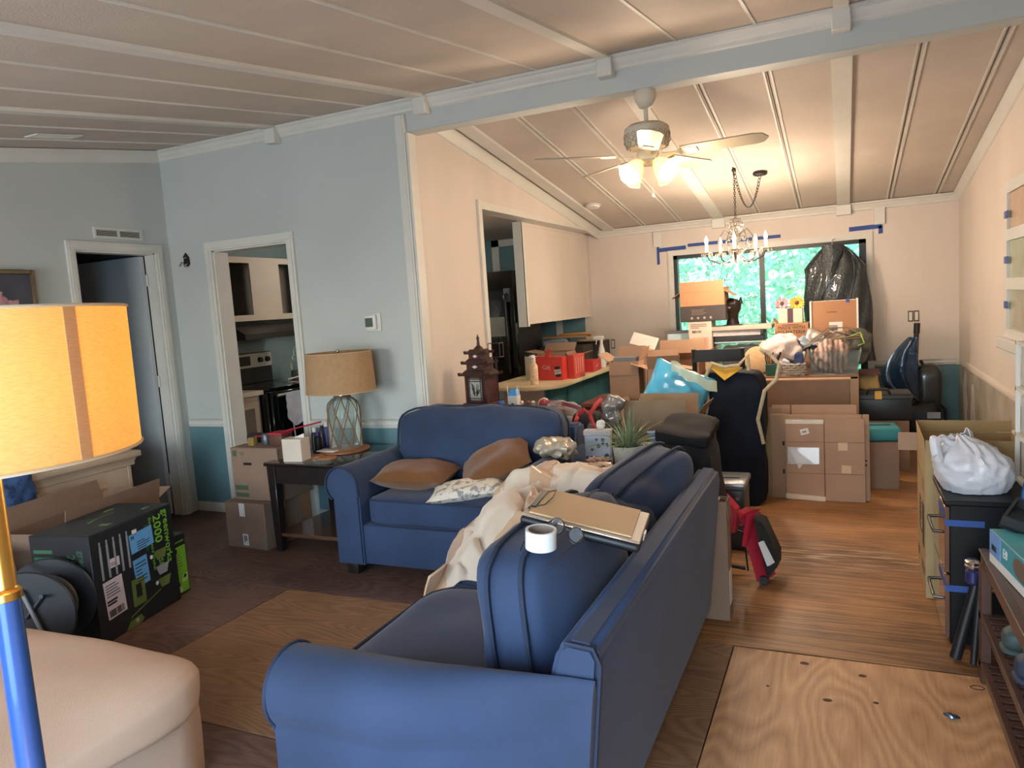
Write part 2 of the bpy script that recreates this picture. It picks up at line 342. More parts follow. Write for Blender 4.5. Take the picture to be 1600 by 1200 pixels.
def carton(name, label, size, loc, rz=0, flaps=None, m=None, mi=None, group=None, tape=True, cat='box', th=.004, fl=None, fill=None):
    """Cardboard box, local coordinates, base centre at loc. flaps: {'+x': angle up from level-outwards...} opens it."""
    m = m or card; mi = mi or cardin; w, d, h = size; t = T(name, label, cat, loc, rz, group, local=True)
    if flaps is None:
        b = B(); b.box((-w/2, -d/2, 0), (w/2, d/2, h-.003), .003, 1); t('body', b, m)
        for s in (-1, 1):
            b = B(); b.box((-w/2+.001, s*.0012 if s > 0 else -d/2+.001, h-.003), (w/2-.001, d/2-.001 if s > 0 else -.0012, h)); t('flap', b, m)
        if tape:
            b = B(); b.box((-w/2, -.024, h), (w/2, .024, h+.0008)); b.box((-w/2-.0008, -.024, h-.07), (-w/2, .024, h+.0008)); b.box((w/2, -.024, h-.07), (w/2+.0008, .024, h+.0008)); t('tape_strip', b, tapec)
    else:
        b = B(); b.box((-w/2, -d/2, 0), (w/2, d/2, th))
        b.box((-w/2, -d/2, th), (-w/2+th, d/2, h)); b.box((w/2-th, -d/2, th), (w/2, d/2, h)); b.box((-w/2+th, -d/2, th), (w/2-th, -d/2+th, h)); b.box((-w/2+th, d/2-th, th), (w/2-th, d/2, h)); t('body', b, m)
        if fill:
            b = B(); b.cushion((0, 0, h*.5), (w*.9, d*.9, h*.8), nz=.03, nf=12); t('contents', b, fill)
        for k, a in flaps.items():
            L_ = (fl or min(w, d)/2); L_ = L_*(.98); ax = k[1]; s = 1 if k[0] == '+' else -1
            ww = (d if ax == 'x' else w)-.004; b = B(); b.box((0, -ww/2, -.0015), (L_, ww/2, .0015))
            R = Matrix.Rotation({'+x': 0, '+y': pi/2, '-x': pi, '-y': -pi/2}[k], 3, 'Z') @ Matrix.Rotation(-a, 3, 'Y')
            c = V((s*w/2 if ax == 'x' else 0, s*d/2 if ax == 'y' else 0, h+.0015))
            for v in b.b.verts: v.co = R @ v.co + c
            t('flap', b, m)
    return t
# ================================================================ SETTING
S = .144
def zn(y): return 2.9-S*(4.3-y)
def zf(y): return 2.9-S*(y-4.3)
XL, XR, YW, YF, YN, XK = -4.9, 1.03, 4.3, 8.4, -.8, -2.613
ply_dark = plywood('plywood_red_stained', '7a5a4a', '452f29', gr=1.2, rough=.55, stain='2c1d1b')
ply_tan = plywood('plywood_tan', '997351', '6a4a33', knots=0, along='x', rough=.6, stain='6b5039')
ply_new = plywood('plywood_fresh', 'd3a374', 'a0714a', knots=0, along='y', ks=2.6, rough=.55, gr=.8, nb=24, bw=.6, fb=.5)
ply_din = plywood('plywood_dining', 'ae7b4a', '4a2d15', worn=4.3, along='x', rough=.5, gr=1.0, an=2.6, nb=12, stain='563a22')
floor = B(); floor.box((-7.2, -1, -.12), (1.2, 8.6, -.02)); floor = struct('floor', floor, mat('floor_underlay', '2a201b', .9))
xs = [-4.9, -2.888, -.4535, 1.03]; ys = [-.8, .703, 1.893, 3.084, 4.30]
def panel(x0, x1, y0, y1, m, z=0):
    b = B(); b.box((x0+.0025, y0+.0025, -.019), (x1-.0025, y1-.0025, z), .0015, 1); struct('plywood_panel', b, m, floor)
for i in range(3):
    for j in range(4):
        x0, x1, y0, y1 = xs[i], xs[i+1], ys[j], ys[j+1]; m_ = ply_dark
        if i == 1 and j == 2: m_ = ply_tan
        if i == 2 and j <= 2: m_ = ply_new; y1 = min(y1, 3.074); y0 = 1.85 if j == 2 else y0
        if i == 2 and j == 1: y1 = 1.85
        if i == 1 and j == 3: panel(-2.888, -1.25, y0, y1, ply_dark); panel(-1.25, 1.03, 3.084, 4.3, ply_din); continue
        if i == 2 and j == 3: continue
        panel(x0, x1, y0, y1, m_)
for x0, x1, y0, y1 in ((-2.9, -1.25, 4.3, 5.52), (-1.25, 1.03, 4.3, 5.52), (-2.9, -.4, 5.52, 6.74), (-.4, 1.03, 5.52, 6.74), (-2.9, -1.25, 6.74, 7.96), (-1.25, 1.03, 6.74, 7.96), (-2.9, 1.03, 7.96, 8.5)): panel(x0, x1, y0, y1, ply_din)
b = B(); b.box((-5.5, 4.3, -.019), (-2.9, 8.4, -.001)); struct('kitchen_vinyl', b, mat('kitchen_vinyl', '6a5a4c', .5), floor)
b = B(); b.box((-7, 2.6, -.019), (-4.9, 4.4, -.001)); struct('hall_carpet', b, mat('hall_carpet', '4b403c', .9), floor)
# --- walls
def rake(b, x0, x1, y0, y1, z0, zfun, extra=.06):
    "wall slab from x0 to x1 whose top follows the roof slope between y0 and y1"
    b.prism([(x0, y0, z0), (x0, y1, z0), (x0, y1, zfun(y1)+extra), (x0, y0, zfun(y0)+extra)], (x1-x0, 0, 0))
D1a, D1b, D1h = 3.49, 4.155, 2.10
b = B(); rake(b, -5.0, XL, YN, D1a, 0, zn); rake(b, -5.0, XL, D1b, YW+.1, 0, zn); rake(b, -5.0, XL, D1a, D1b, D1h, zn); struct('wall_left', b, paintB)
D2a, D2b, D2h = -4.44, -3.70, 2.083; Y2 = 4.44
b = B(); b.box((-5.0, YW, 0), (D2a, Y2, 2.95)); b.box((D2b, YW, 0), (XK-.005, Y2, 2.95)); b.box((D2a, YW, D2h), (D2b, Y2, 2.95)); struct('wall_middle', b, paintB)
b = B(); rake(b, XK-.12, XK, YW+.001, 5.30, 0, zf); rake(b, XK-.12, XK, 5.30, YF, 2.30, zf); struct('wall_kitchen', b, paint)
# far wall, opening for the sliding door
WX0, WX1, WZ1, WZ0 = -1.745, .215, 1.945, .03
b = B(); b.box((-5.5, YF, 0), (WX0, YF+.12, 2.4)); b.box((WX1, YF, 0), (1.2, YF+.12, 2.4)); b.box((WX0, YF, WZ1), (WX1, YF+.12, 2.4)); b.box((WX0, YF, -.1), (WX1, YF+.12, WZ0)); struct('wall_far', b, paint)
b = B(); rake(b, XR, XR+.12, YN, YW+.05, 0, zn); rake(b, XR, XR+.12, YW+.05, YF+.12, 0, zf); struct('wall_right', b, paint)
b = B(); b.box((-5.0, YN-.12, 0), (-4.2, YN, 2.3)); b.box((-4.2, YN-.12, 0), (-2.6, YN, .8)); b.box((-4.2, YN-.12, 1.95), (-2.6, YN, 2.3)); b.box((-2.6, YN-.12, 0), (-1.4, YN, 2.3)); b.box((-1.4, YN-.12, 2.05), (.5, YN, 2.3)); b.box((.5, YN-.12, 0), (1.15, YN, 2.3)); struct('wall_near', b, paintB)  # unseen wall; its doorway and window openings are assumed for the added daylight
# kitchen and hall shells
kp = mat('kitchen_paint', '6f8285', .7, var=.06)
b = B(); b.box((-5.46, Y2, 0), (-5.36, YF, 2.4)); struct('wall_kitchen_left', b, kp)
b = B(); b.box((-5.36, YF-.006, 0), (-2.83, YF, 2.34)); struct('wall_kitchen_far', b, teal)
b = B(); b.box((-5.5, Y2-.02, 2.335), (XK-.06, YF+.1, 2.36)); struct('ceiling_kitchen', b, ceilw)
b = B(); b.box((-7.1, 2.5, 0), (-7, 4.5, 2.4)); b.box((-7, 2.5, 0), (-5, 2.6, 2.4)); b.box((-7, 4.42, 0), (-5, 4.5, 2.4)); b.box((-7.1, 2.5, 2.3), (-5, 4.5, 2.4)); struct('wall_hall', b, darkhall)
# --- ceilings: boards between battens, 1.24 m bays in thirds
def board(x0, x1, y0, y1, zf_, par, dz=0, th=.02):
    b = B(); b.prism([(x0, y0, zf_(y0)+dz), (x0, y1, zf_(y1)+dz), (x0, y1, zf_(y1)+dz+th), (x0, y0, zf_(y0)+dz+th)], (x1-x0, 0, 0)); return b
cl = B(); cl.prism([(-5.6, YN-.2, zn(YN-.2)+.03), (-5.6, YW+.06, 2.94), (-5.6, YW+.06, 3.02), (-5.6, YN-.2, zn(YN-.2)+.12)], (6.8, 0, 0)); CE = struct('ceiling', cl, ceilw)
cl = B(); cl.prism([(-5.6, YW+.06, 2.94), (-5.6, YF+.2, zf(YF+.2)+.03), (-5.6, YF+.2, zf(YF+.2)+.12), (-5.6, YW+.06, 3.02)], (6.8, 0, 0)); CF = struct('ceiling', cl, ceilw)
k0 = .012
for k in range(-12, 4):
    xa, xb = k0+k*1.24/3, k0+(k+1)*1.24/3
    xa2, xb2 = max(xa, XL), min(xb, XR)
    if xb2-xa2 > .03: struct('ceiling_panel', board(xa2+.003, xb2-.003, YN, YW-.02, zn, CE, dz=.003), ceilw, CE)
    xa2 = max(xa, XK-.3)
    if xb2-xa2 > .03: struct('ceiling_panel', board(xa2+.003, xb2-.003, YW+.1, YF, zf, CF, dz=.003), ceilw, CF)
    if XL < xa < XR:
        main = k % 3 == 0
        w = .036 if main else .007; struct('batten', board(xa-w, xa+w, YN, YW-.02, zn, CE, dz=-.016 if main else -.004, th=.022), trimw, CE)
        if xa > XK-.1:
            if main: struct('batten', board(xa-.058, xa+.058, YW+.1, YF, zf, CF, dz=-.02, th=.026), trimw, CF)
            else:
                for q in (-.02, .02): struct('batten', board(xa+q-.006, xa+q+.006, YW+.1, YF, zf, CF, dz=-.005, th=.011), trimw, CF)
# ridge beam with crown along its top and the little blocks under the battens
b = B(); b.box((XK, YW, 2.69), (XR, YW+.13, 2.92), .004, 1); BE = struct('trim_beam', b, paintB)
def crown(x0, x1, y, z, s=1):
    b = B(); b.prism([(x0, y, z), (x0, y-.055*s, z), (x0, y-.055*s, z-.014), (x0, y-.04*s, z-.022), (x0, y-.03*s, z-.045), (x0, y-.016*s, z-.056), (x0, y-.014*s, z-.075), (x0, y, z-.082)], (x1-x0, 0, 0)); return b
struct('trim_crown_ridge', crown(XL, XR, YW, 2.893), trimw)
for x in (k0, k0-1.24, k0-2.48, k0-3.72):
    b = B(); b.box((x-.045, YW-.075, 2.775), (x+.045, YW, 2.885), .004, 1); struct('trim_block', b, trimw)
struct('trim_crown_far', crown(XK, XR, YF, 2.311), trimw)
def rcrown(x, s, y0, y1, zz):
    b = B(); pr_ = [(0, 0), (.05, 0), (.05, -.016), (.034, -.03), (.02, -.06), (.012, -.085), (0, -.09)]
    A = [V((x+s*p, y0, zz(y0)+q)) for p, q in pr_]; b.prism(A, (0, y1-y0, zz(y1)-zz(y0))); return b
struct('trim_crown_left', rcrown(XL, 1, YN, YW, lambda y: zn(y)-.002), trimw)
struct('trim_crown_kitchen', rcrown(XK, 1, YW+.1, YF, lambda y: zf(y)-.002), trimw)
struct('trim_crown_right', rcrown(XR, -1, YW+.1, YF, lambda y: zf(y)-.002), trimw)
b = rcrown(XR, -1, YN, YW, lambda y: zn(y)-.002); struct('trim_crown_right_near', b, trimw)
for x in (k0, k0-1.24):
    b = B(); b.box((x-.07, YF-.07, 2.20), (x+.07, YF, 2.30), .004, 1); struct('trim_block', b, trimw)
# --- door casings
def casing_y(x, s, y0, y1, h, w=.062, t=.02):     # on a wall facing +-x
    b = B()
    for q in (y0-w, y1): b.box((x, q, 0), (x+s*t, q+w, h)); b.box((x, q+.012, 0), (x+s*(t+.006), q+w-.02, h))
    b.box((x, y0-w, h), (x+s*t, y1+w, h+w)); b.box((x, y0-w+.012, h+.012), (x+s*(t+.006), y1+w-.012, h+w-.018)); return b
def casing_x(y, s, x0, x1, h, w=.066, t=.02):
    b = B()
    for q in (x0-w, x1): b.box((q, y, 0), (q+w, y+s*t, h)); b.box((q+.014, y, 0), (q+w-.02, y+s*(t+.007), h))
    b.box((x0-w, y, h), (x1+w, y+s*t, h+w)); b.box((x0-w+.014, y, h+.014), (x1+w-.014, y+s*(t+.007), h+w-.02)); return b
struct('trim_door_casing_left', casing_y(XL, 1, D1a, D1b, D1h), trimw)
struct('trim_door_casing_middle', casing_x(YW, -1, D2a, D2b, D2h), trimw)
b = B(); b.box((-5.0, D1a, 0), (XL, D1a+.012, D1h)); b.box((-5.0, D1b-.012, 0), (XL, D1b, D1h)); b.box((-5.0, D1a, D1h-.012), (XL, D1b, D1h)); struct('trim_door_jamb_left', b, trimw)
b = B(); b.box((D2a, YW, 0), (D2a+.012, Y2, D2h)); b.box((D2b-.012, YW, 0), (D2b, Y2, D2h)); b.box((D2a, YW, D2h-.012), (D2b, Y2, D2h)); struct('trim_door_jamb_middle', b, trimw)
b = B(); b.box((-5.745, D1b-.055, .012), (-5.005, D1b-.018, D1h-.016), .002, 1); DL = struct('door_1', b, mat('door_leaf_grey', 'b4babd', .6, var=.04))
for z in (.25, 1.05, 1.85):
    b = B(); b.box((-5.01, D1b-.018, z), (-4.985, D1b-.012, z+.09)); b.cyl((-4.985, D1b-.022, z), (-4.985, D1b-.022, z+.09), .007, n=8); struct('hinge', b, trimw, DL)
b = B(); b.cyl((-5.67, D1b-.055, 1.0), (-5.67, D1b-.085, 1.0), .012); b.ball((-5.67, D1b-.105, 1.0), .028); struct('door_knob', b, mat('dark_brass', '4b4538', .35, metal=1), DL)
# corner casing between the living room and the kitchen wall, pass-through casing
b = B(); b.box((XK-.075, YW-.022, 0), (XK-.004, YW, 2.80)); b.box((XK-.06, YW-.03, 0), (XK-.02, YW, 2.80)); b.box((XK, YW-.022, 0), (XK+.018, YW+.07, 2.685)); struct('trim_corner', b, trimw)
b = B(); b.box((XK, 5.255, 0), (XK+.018, 5.315, 2.35)); b.box((XK-.13, 5.30, 0), (XK+.004, 5.315, 2.30)); b.prism([(XK, 5.25, 2.285), (XK, YF, 2.285), (XK, YF, 2.312), (XK, 5.25, 2.345)], (.014, 0, 0)); b.box((XK-.13, 5.3, 2.285), (XK, YF, 2.30)); struct('trim_pass_through', b, trimw)
# chair rails, wainscot paint, baseboards
def rail_x(x0, x1, y, z, s): b = B(); b.prism([(x0, y, z), (x0, y+s*.012, z+.004), (x0, y+s*.022, z+.03), (x0, y+s*.014, z+.045), (x0, y+s*.024, z+.062), (x0, y, z+.068)], (x1-x0, 0, 0)); return b
for n, x0, x1 in (('left', XL+.02, D2a-.066), ('right', D2b+.066, XK-.075)):
    struct('trim_chair_rail_'+n, rail_x(x0, x1, YW, .70, -1), trimw)
    b = B(); b.box((x0-.02, YW-.003, .075), (x1, YW, .70)); struct('trim_wainscot_'+n, b, teal)
    b = B(); b.box((x0, YW-.014, 0), (x1, YW, .078), .003, 1); struct('baseboard_'+n, b, trimw)
for n, x0, x1 in (('far_left', XK-.2, WX0-.07), ('far_right', WX1+.06, XR)):
    b = B(); b.box((x0, YF-.003, .0), (x1, YF, .635)); struct('trim_wainscot_'+n, b, teal)
    struct('trim_chair_rail_'+n, rail_x(x0, x1-.03, YF, .635, -1), trimw)
b = B(); b.prism([(XR, 4.9, .645), (XR-.012, 4.9, .65), (XR-.02, 4.9, .675), (XR-.012, 4.9, .70), (XR, 4.9, .703)], (0, 2.95, 0)); struct('trim_chair_rail_side', b, paint)
b = B(); b.box((XR-.003, 4.3, 0), (XR, 8.38, .645)); struct('trim_wainscot_side', b, mat('patched_wall', 'b3aa9a', .8, col2='8b8578', ns=3, var=.2))
# pale plaster patches torn on the right-hand wainscot
for y, z, h_ in ((7.55, .3, .55), (8.0, .33, .6), (7.0, .16, .3)):
    b = B(); rr = random.Random(int(y*10)); pts = [(XR-.0045, y+.16*cos(a)*rr.uniform(.5, 1), z+h_/2*sin(a)*rr.uniform(.7, 1)) for a in [2*pi*i/14 for i in range(14)]]; b.prism(pts, (.0015, 0, 0)); struct('trim_patch', b, paper)
# --- sliding glass door (window_1): white casing, black frame, two panes
b = B(); w = .06
b.box((WX0-w, YF-.02, 0), (WX0, YF, WZ1+w)); b.box((WX1, YF-.02, 0), (WX1+w, YF, WZ1+w)); b.box((WX0-w, YF-.021, WZ1), (WX1+w, YF, WZ1+w)); b.box((WX0-w+.012, YF-.027, 0), (WX0-.02, YF, WZ1+.02)); b.box((WX1+.02, YF-.027, 0), (WX1+w-.012, YF, WZ1+.02)); struct('trim_window', b, trimw)
blk = mat('window_frame_black', '16171a', .4)
b = B(); b.box((WX0, YF-.005, WZ0), (WX0+.04, YF+.1, WZ1)); b.box((WX1-.065, YF-.005, WZ0), (WX1, YF+.1, WZ1)); b.box((WX0, YF-.005, WZ1-.04), (WX1, YF+.1, WZ1)); b.box((WX0, YF-.005, WZ0-.03), (WX1, YF+.1, WZ0+.03)); b.box((-.828, YF+.02, WZ0), (-.775, YF+.07, WZ1)); WN = struct('window_1', b, blk)
for x0, x1, y in ((WX0+.04, -.828, .03), (-.775, WX1-.065, .055)):
    b = B(); b.box((x0, YF+y, WZ0+.03), (x1, YF+y+.006, WZ1-.04)); struct('pane', b, clear, WN)
b = B(); b.box((-.85, YF+.0, .95), (-.832, YF+.02, 1.15), .004, 1); struct('door_handle', b, blk, WN)
# --- small fixtures on walls and ceilings
def wallbox(name, label, x, z, w, h, y=YF, d=.012):
    t = T(name, label, 'cover plate' if 'outlet' not in name else 'outlet', (x, y, z)); b = B(); b.box((x-w/2, y-d, z-h/2), (x+w/2, y, z+h/2), .003, 1); t('body', b, trimw); return t
wallbox('mounting_block', 'small white block on far wall left of glass door', -1.91, 2.145, .10, .17, d=.03)
wallbox('mounting_block', 'small white block on far wall right of glass door', .34, 2.16, .10, .17, d=.03)
def outlet(label, x, z, n, y=YF):
    t = T('wall_outlet', label, 'outlet', (x, y, z))
    for i in range(n):
        xx = x+(i-(n-1)/2)*.052; b = B(); b.box((xx-.024, y-.004, z-.055), (xx+.024, y, z+.055)); t('back_box', b, mat('outlet_box', '5b4c40', .7))
        b = B(); b.box((xx-.015, y-.012, z-.042), (xx+.015, y-.003, z+.042), .002, 1); t('receptacle', b, trimw)
outlet('uncovered white outlet on the far wall above the open boxes', -2.5, .98, 1)
outlet('uncovered pair of white switches on far wall right of glass door', .635, 1.135, 2)
t = T('thermostat', 'small white thermostat with grey screen beside the kitchen doorway', 'thermostat', (-3.0, YW, 1.455))
b = B(); b.box((-3.068, YW-.012, 1.39), (-2.938, YW, 1.52), .008, 2); t('back_plate', b, trimw)
b = B(); b.box((-3.058, YW-.034, 1.405), (-2.968, YW-.011, 1.508), .008, 2); t('housing', b, whitep)
b = B(); b.box((-3.052, YW-.036, 1.425), (-2.99, YW-.033, 1.487)); t('screen', b, mat('lcd', '4a5449', .3))
t = T('return_vent', 'white louvred vent above the left doorway', 'vent', (XL, 3.855, 2.23))
b = B()
for z0, z1 in ((2.19, 2.207), (2.253, 2.27)): b.box((XL, 3.655, z0), (XL+.012, 4.055, z1))
for y in (3.655, 3.846, 4.038): b.box((XL, y, 2.207), (XL+.012, y+.017, 2.253))
t('frame', b, trimw); b = B(); b.box((XL-.001, 3.66, 2.2), (XL+.001, 4.05, 2.26)); t('backing', b, mat('vent_dark', '3a3d40', .8))
for i in range(4):
    for y in (3.672, 3.863): b = B(); b.obox((XL+.006, y+.087, 2.2125+i*.012), (.012, .174, .002), (0, .5, 0)); t('louvre', b, trimw)
# ceiling register near the left corner
t = T('ceiling_register', 'thin white register in the ceiling near the left corner', 'vent', (-4.38, 3.09, zn(3.09)), (math.atan(S), 0, 0))
b = B(); b.box((-.06, -.15, -.008), (-.045, .15, 0)); b.box((.045, -.15, -.008), (.06, .15, 0)); b.box((-.045, -.15, -.008), (.045, -.135, 0)); b.box((-.045, .135, -.008), (.045, .15, 0)); b.box((-.045, -.01, -.008), (.045, .01, 0)); t('frame', b, trimw)
for i in range(5): b = B(); b.obox((-.036+i*.018, 0, -.004), (.003, .27, .01), (0, .6, 0)); t('louvre', b, trimw)
t = T('smoke_alarm', 'round white smoke alarm on the dining room ceiling', 'alarm', (-2.3, 7.28, zf(7.28)), (-math.atan(S), 0, 0))
b = B(); b.lathe([(.075, 0), (.078, -.012), (.07, -.016)], n=24); t('base', b, trimw); b = B(); b.lathe([(.066, -.014), (.062, -.03), (.03, -.037), (.001, -.037)], n=24); t('cover', b, whitep)
# bare junction hole in the wall between the two doorways
t = T('wiring_hole', 'ragged dark wiring hole in wall between the two doorways', 'hole', (-4.73, YW, 2.03))
b = B(); rr = random.Random(4); b.prism([(-4.725+.045*cos(a)*rr.uniform(.7, 1.1), YW-.003, 2.035+.06*sin(a)*rr.uniform(.7, 1.1)) for a in [2*pi*i/12 for i in range(12)]], (0, .002, 0)); t('opening', b, black)
for k, (dx, dz) in enumerate(((.01, -.03), (-.015, -.01), (.0, .02))):
    b = B(); b.tube([(-4.725+dx, YW-.002, 2.035+dz), (-4.725+dx*1.5, YW-.03, 2.03+dz), (-4.725+dx*3, YW-.035, 2.0+dz)], .004, 6); t('wire', b, mat('wire_%d' % k, ['b6a77a', '2b2b2b', 'c9c2b4'][k], .5))
# blue tape around the glass door
for lab, pts in (('strip of blue tape above left corner of glass door', [(-1.93, -1.90, 1.86, 2.06), (-1.90, -1.60, 2.0, 2.045)]), ('long strip of blue tape above the chandelier side of the door', [(-1.58, -.6, 2.03, 2.065)]), ('strip of blue tape above right corner of glass door', [(.06, .36, 2.03, 2.075), (.33, .37, 1.98, 2.06)])):
    b = B()
    for x0, x1, z0, z1 in pts: b.prism([(x0, YF-.004, z0), (x1, YF-.004, z0+.006), (x1, YF-.004, z1+.006), (x0, YF-.004, z1)], (0, .0035, 0))
    solo('masking_tape', lab, 'tape', b, blue_tape, (pts[0][0], YF, pts[0][2]))
# ================================================================ LIVING ROOM FURNITURE
def edge_loop(c, d, ax, val, rot=(0, 0, 0), p=6, puff=(0, 0, .12), n=64, out=1.02):
    "points where a cushion's boxing seam runs (same mapping as B.cushion)"
    R = rotm(rot); L_ = []
    for i in range(n):
        a = 2*pi*i/n; q = (cos(a), sin(a)); k = max(abs(q[0]), abs(q[1])); q = (q[0]/k, q[1]/k); u = [0, 0, 0]; o = [j for j in range(3) if j != ax]; u[ax] = val; u[o[0]], u[o[1]] = q
        k = sum(abs(x)**p for x in u)**(1/p); w = [x/k for x in u]
        f = [w[j]*(1+puff[j]*(1-u[(j+1) % 3]**2)*(1-u[(j+2) % 3]**2))*d[j]/2*(out if j != ax else 1) for j in range(3)]
        L_.append(R @ V(f)+V(c))
    return L_
def soft(t, name, c, d, rot=(0, 0, 0), p=6, puff=(0, 0, .12), m=navy, pip=None, nz=0.01, nf=5, seed=0, n=9, r=.006, par=None):
    b = B(); b.cushion(c, d, rot, p, n, puff, nz, nf, seed); o = t(name, b, m, par, ang=60)
    for ax, val in (pip or ()):
        b = B(); b.tube(edge_loop(c, d, ax, val, rot, p, puff), r, 6, closed=True); t('piping', b, navyd, o)
    return o
def arm_profile(yc, zc, r, inner, outer, z0):
    "rolled arm cross-section as (across, up); outer<inner side bulges outwards"
    s = 1 if inner > outer else -1; P = [(outer, z0), (outer, zc-r*.72)]
    for i in range(15):
        a = pi*1.22-i*(pi*1.22+.15)/14; P.append((yc+s*r*cos(a), zc+r*sin(a)))
    P += [(inner, zc-.06), (inner, z0)]; return P
# --- large sofa, its back to the passage
t = T('sofa', 'large navy blue microfibre sofa in the foreground with its back to the right', 'sofa', (-1.0, 2.28, 0))
b = B(); b.box((-1.36, 1.5, .055), (-.6, 3.12, .30), .02, 2); t('base', b, navy)
for inner, outer, yc in ((1.55, 1.345, 1.43), (3.05, 3.27, 3.19)):
    P = arm_profile(yc, .54, .108, inner, outer, .055); b = B(); rings = []; NS = 12
    for i in range(NS+1):
        f = i/NS; k = max(0, (f-.35)/.65); k = k*k*(3-2*k)*.86; rg = []
        for y, z in P:
            xr = -.592+(z-.055)*.11; x = -1.355+(xr+1.355)*f; tgt = 1.5 if outer < inner else 3.12
            if (y < tgt) == (outer < inner): y = y+(tgt-y)*k
            rg.append(b.b.verts.new((x, y+.006*noise.noise(V((x*7, y*5, z*7))), z)))
        rings.append(rg)
    for r0, r1 in zip(rings, rings[1:]):
        for q in range(len(P)): b.b.faces.new((r0[q], r0[(q+1) % len(P)], r1[(q+1) % len(P)], r1[q]))
    b.b.faces.new(rings[0][::-1]); b.b.faces.new(rings[-1]); bmesh.ops.recalc_face_normals(b.b, faces=list(b.b.faces))
    a = t('arm', b, navy, ang=50)
    b = B(); b.tube([(-1.357, y, z) for y, z in P[1:-1]], .006, 6); t('piping', b, navyd, a)
b = B(); b.prism([(-.86, 1.5, .055), (-.585, 1.5, .055), (-.515, 1.5, .69), (-.53, 1.5, .722), (-.60, 1.5, .728), (-.625, 1.5, .70), (-.74, 1.5, .3)], (0, 1.79, .0)); bmesh.ops.bevel(b.b, geom=[e for e in b.b.edges], offset=.014, segments=3, affect='EDGES'); a = t('back_frame', b, navy, ang=50)
b = B(); b.tube([(-.583, 1.502, .06), (-.517, 1.502, .68), (-.532, 1.502, .716), (-.60, 1.502, .722)], .005, 6); t('piping', b, navyd, a)
for y0, y1, sd in ((1.565, 2.335, 1), (2.34, 3.05, 2)): soft(t, 'seat_cushion', (-1.10, (y0+y1)/2, .385), (.66, y1-y0, .19), p=7, puff=(0, 0, .12), pip=((2, .8), (2, -.75)), seed=sd)
c1 = soft(t, 'back_cushion', (-.80, 2.0, .675), (.235, .74, .385), (0, -.06, 0), 6, (.42, .02, .02), pip=((0, .42), (0, -.42)), nz=.012, nf=7, seed=3, n=12, r=.0075)
soft(t, 'back_cushion', (-.82, 2.63, .62), (.24, .40, .30), (0.1, -.25, .1), 4, (.4, .02, .06), pip=((0, .42), (0, -.42)), nz=.012, nf=7, seed=4, n=10, r=.0075)
soft(t, 'back_cushion', (-.785, 2.86, .635), (.24, .72, .40), (.13, .16, -.20), 5, (.42, .02, .06), pip=((0, .40), (0, -.40)), nz=.014, nf=9, seed=5, n=12, r=.0075)
for x in (-1.3, -.66):
    for y in (1.42, 3.18): b = B(); b.obox((x, y, .028), (.07, .07, .056), (0, 0, 0), .006); t('foot', b, espresso)
# --- loveseat
t = T('loveseat', 'navy blue loveseat facing the camera beside the end table', 'sofa', (-2.1, 3.8, 0))
b = B(); b.box((-2.62, 3.37, .07), (-1.56, 4.2, .305), .015, 2); t('base', b, navy)
for inner, outer, xc in ((-2.55, -2.735, -2.665), (-1.63, -1.45, -1.525)):
    P = arm_profile(xc, .535, .112, inner, outer, .07); b = B(); b.prism([(x, 3.35, z) for x, z in P], (0, .86, .0)); bmesh.ops.bevel(b.b, geom=[e for e in b.b.edges if abs(e.verts[0].co.y-e.verts[1].co.y) < 1e-5], offset=.01, segments=2, affect='EDGES'); a = t('arm', b, navy, ang=50)
    b = B(); b.tube([(x, 3.348, z) for x, z in P[1:-1]], .006, 6); t('piping', b, navyd, a)
b = B(); b.prism([(-2.7, 4.05, .07), (-2.7, 4.27, .07), (-2.7, 4.27, .74), (-2.7, 4.25, .765), (-2.7, 4.13, .765), (-2.7, 4.05, .4)], (1.22, 0, 0)); bmesh.ops.bevel(b.b, geom=[e for e in b.b.edges], offset=.015, segments=3, affect='EDGES'); t('back_frame', b, navy, ang=50)
soft(t, 'seat_cushion', (-2.09, 3.68, .385), (.90, .62, .175), p=8, puff=(0, 0, .1), pip=((2, .82), (2, -.8)), seed=6)
soft(t, 'back_cushion', (-2.07, 3.985, .665), (1.10, .24, .45), (-.16, 0, 0), 6, (.02, .38, .06), pip=((1, -.45), (1, .45)), nz=.03, nf=5, seed=8, n=12, r=.007)
for x in (-2.66, -1.55):
    for y in (3.42, 4.18): b = B(); b.obox((x, y, .036), (.075, .075, .072), (0, 0, 0), .008, taper=(1.15, 1.15)); t('foot', b, espresso)
# --- pillows on the loveseat
b = B(); b.pillow((-2.34, 3.66, .545), (.47, .33, .17), (.06, .02, .12), nz=.03, seed=1); solo('throw_pillow', 'rust brown pillow lying flat on the left of the loveseat seat', 'pillow', b, rust, (-2.34, 3.66, .48), group='rust pillows')
b = B(); b.pillow((-1.85, 3.73, .60), (.46, .36, .19), (.30, -.42, .30), nz=.03, seed=2); solo('throw_pillow', 'rust brown pillow leaning on the right arm of the loveseat', 'pillow', b, rust, (-1.88, 3.66, .5), group='rust pillows')
pat = mat('leaf_print_linen', 'd8cfc0', .85, col2='8f8b88', ns=26, lo=.4, hi=.48, det=2)
b = B(); b.pillow((-1.93, 3.53, .505), (.44, .30, .10), (.05, -.10, .35), nz=.015, seed=5); solo('throw_pillow', 'pale leaf-print pillow under the leaning rust pillow', 'pillow', b, pat, (-1.95, 3.57, .47))
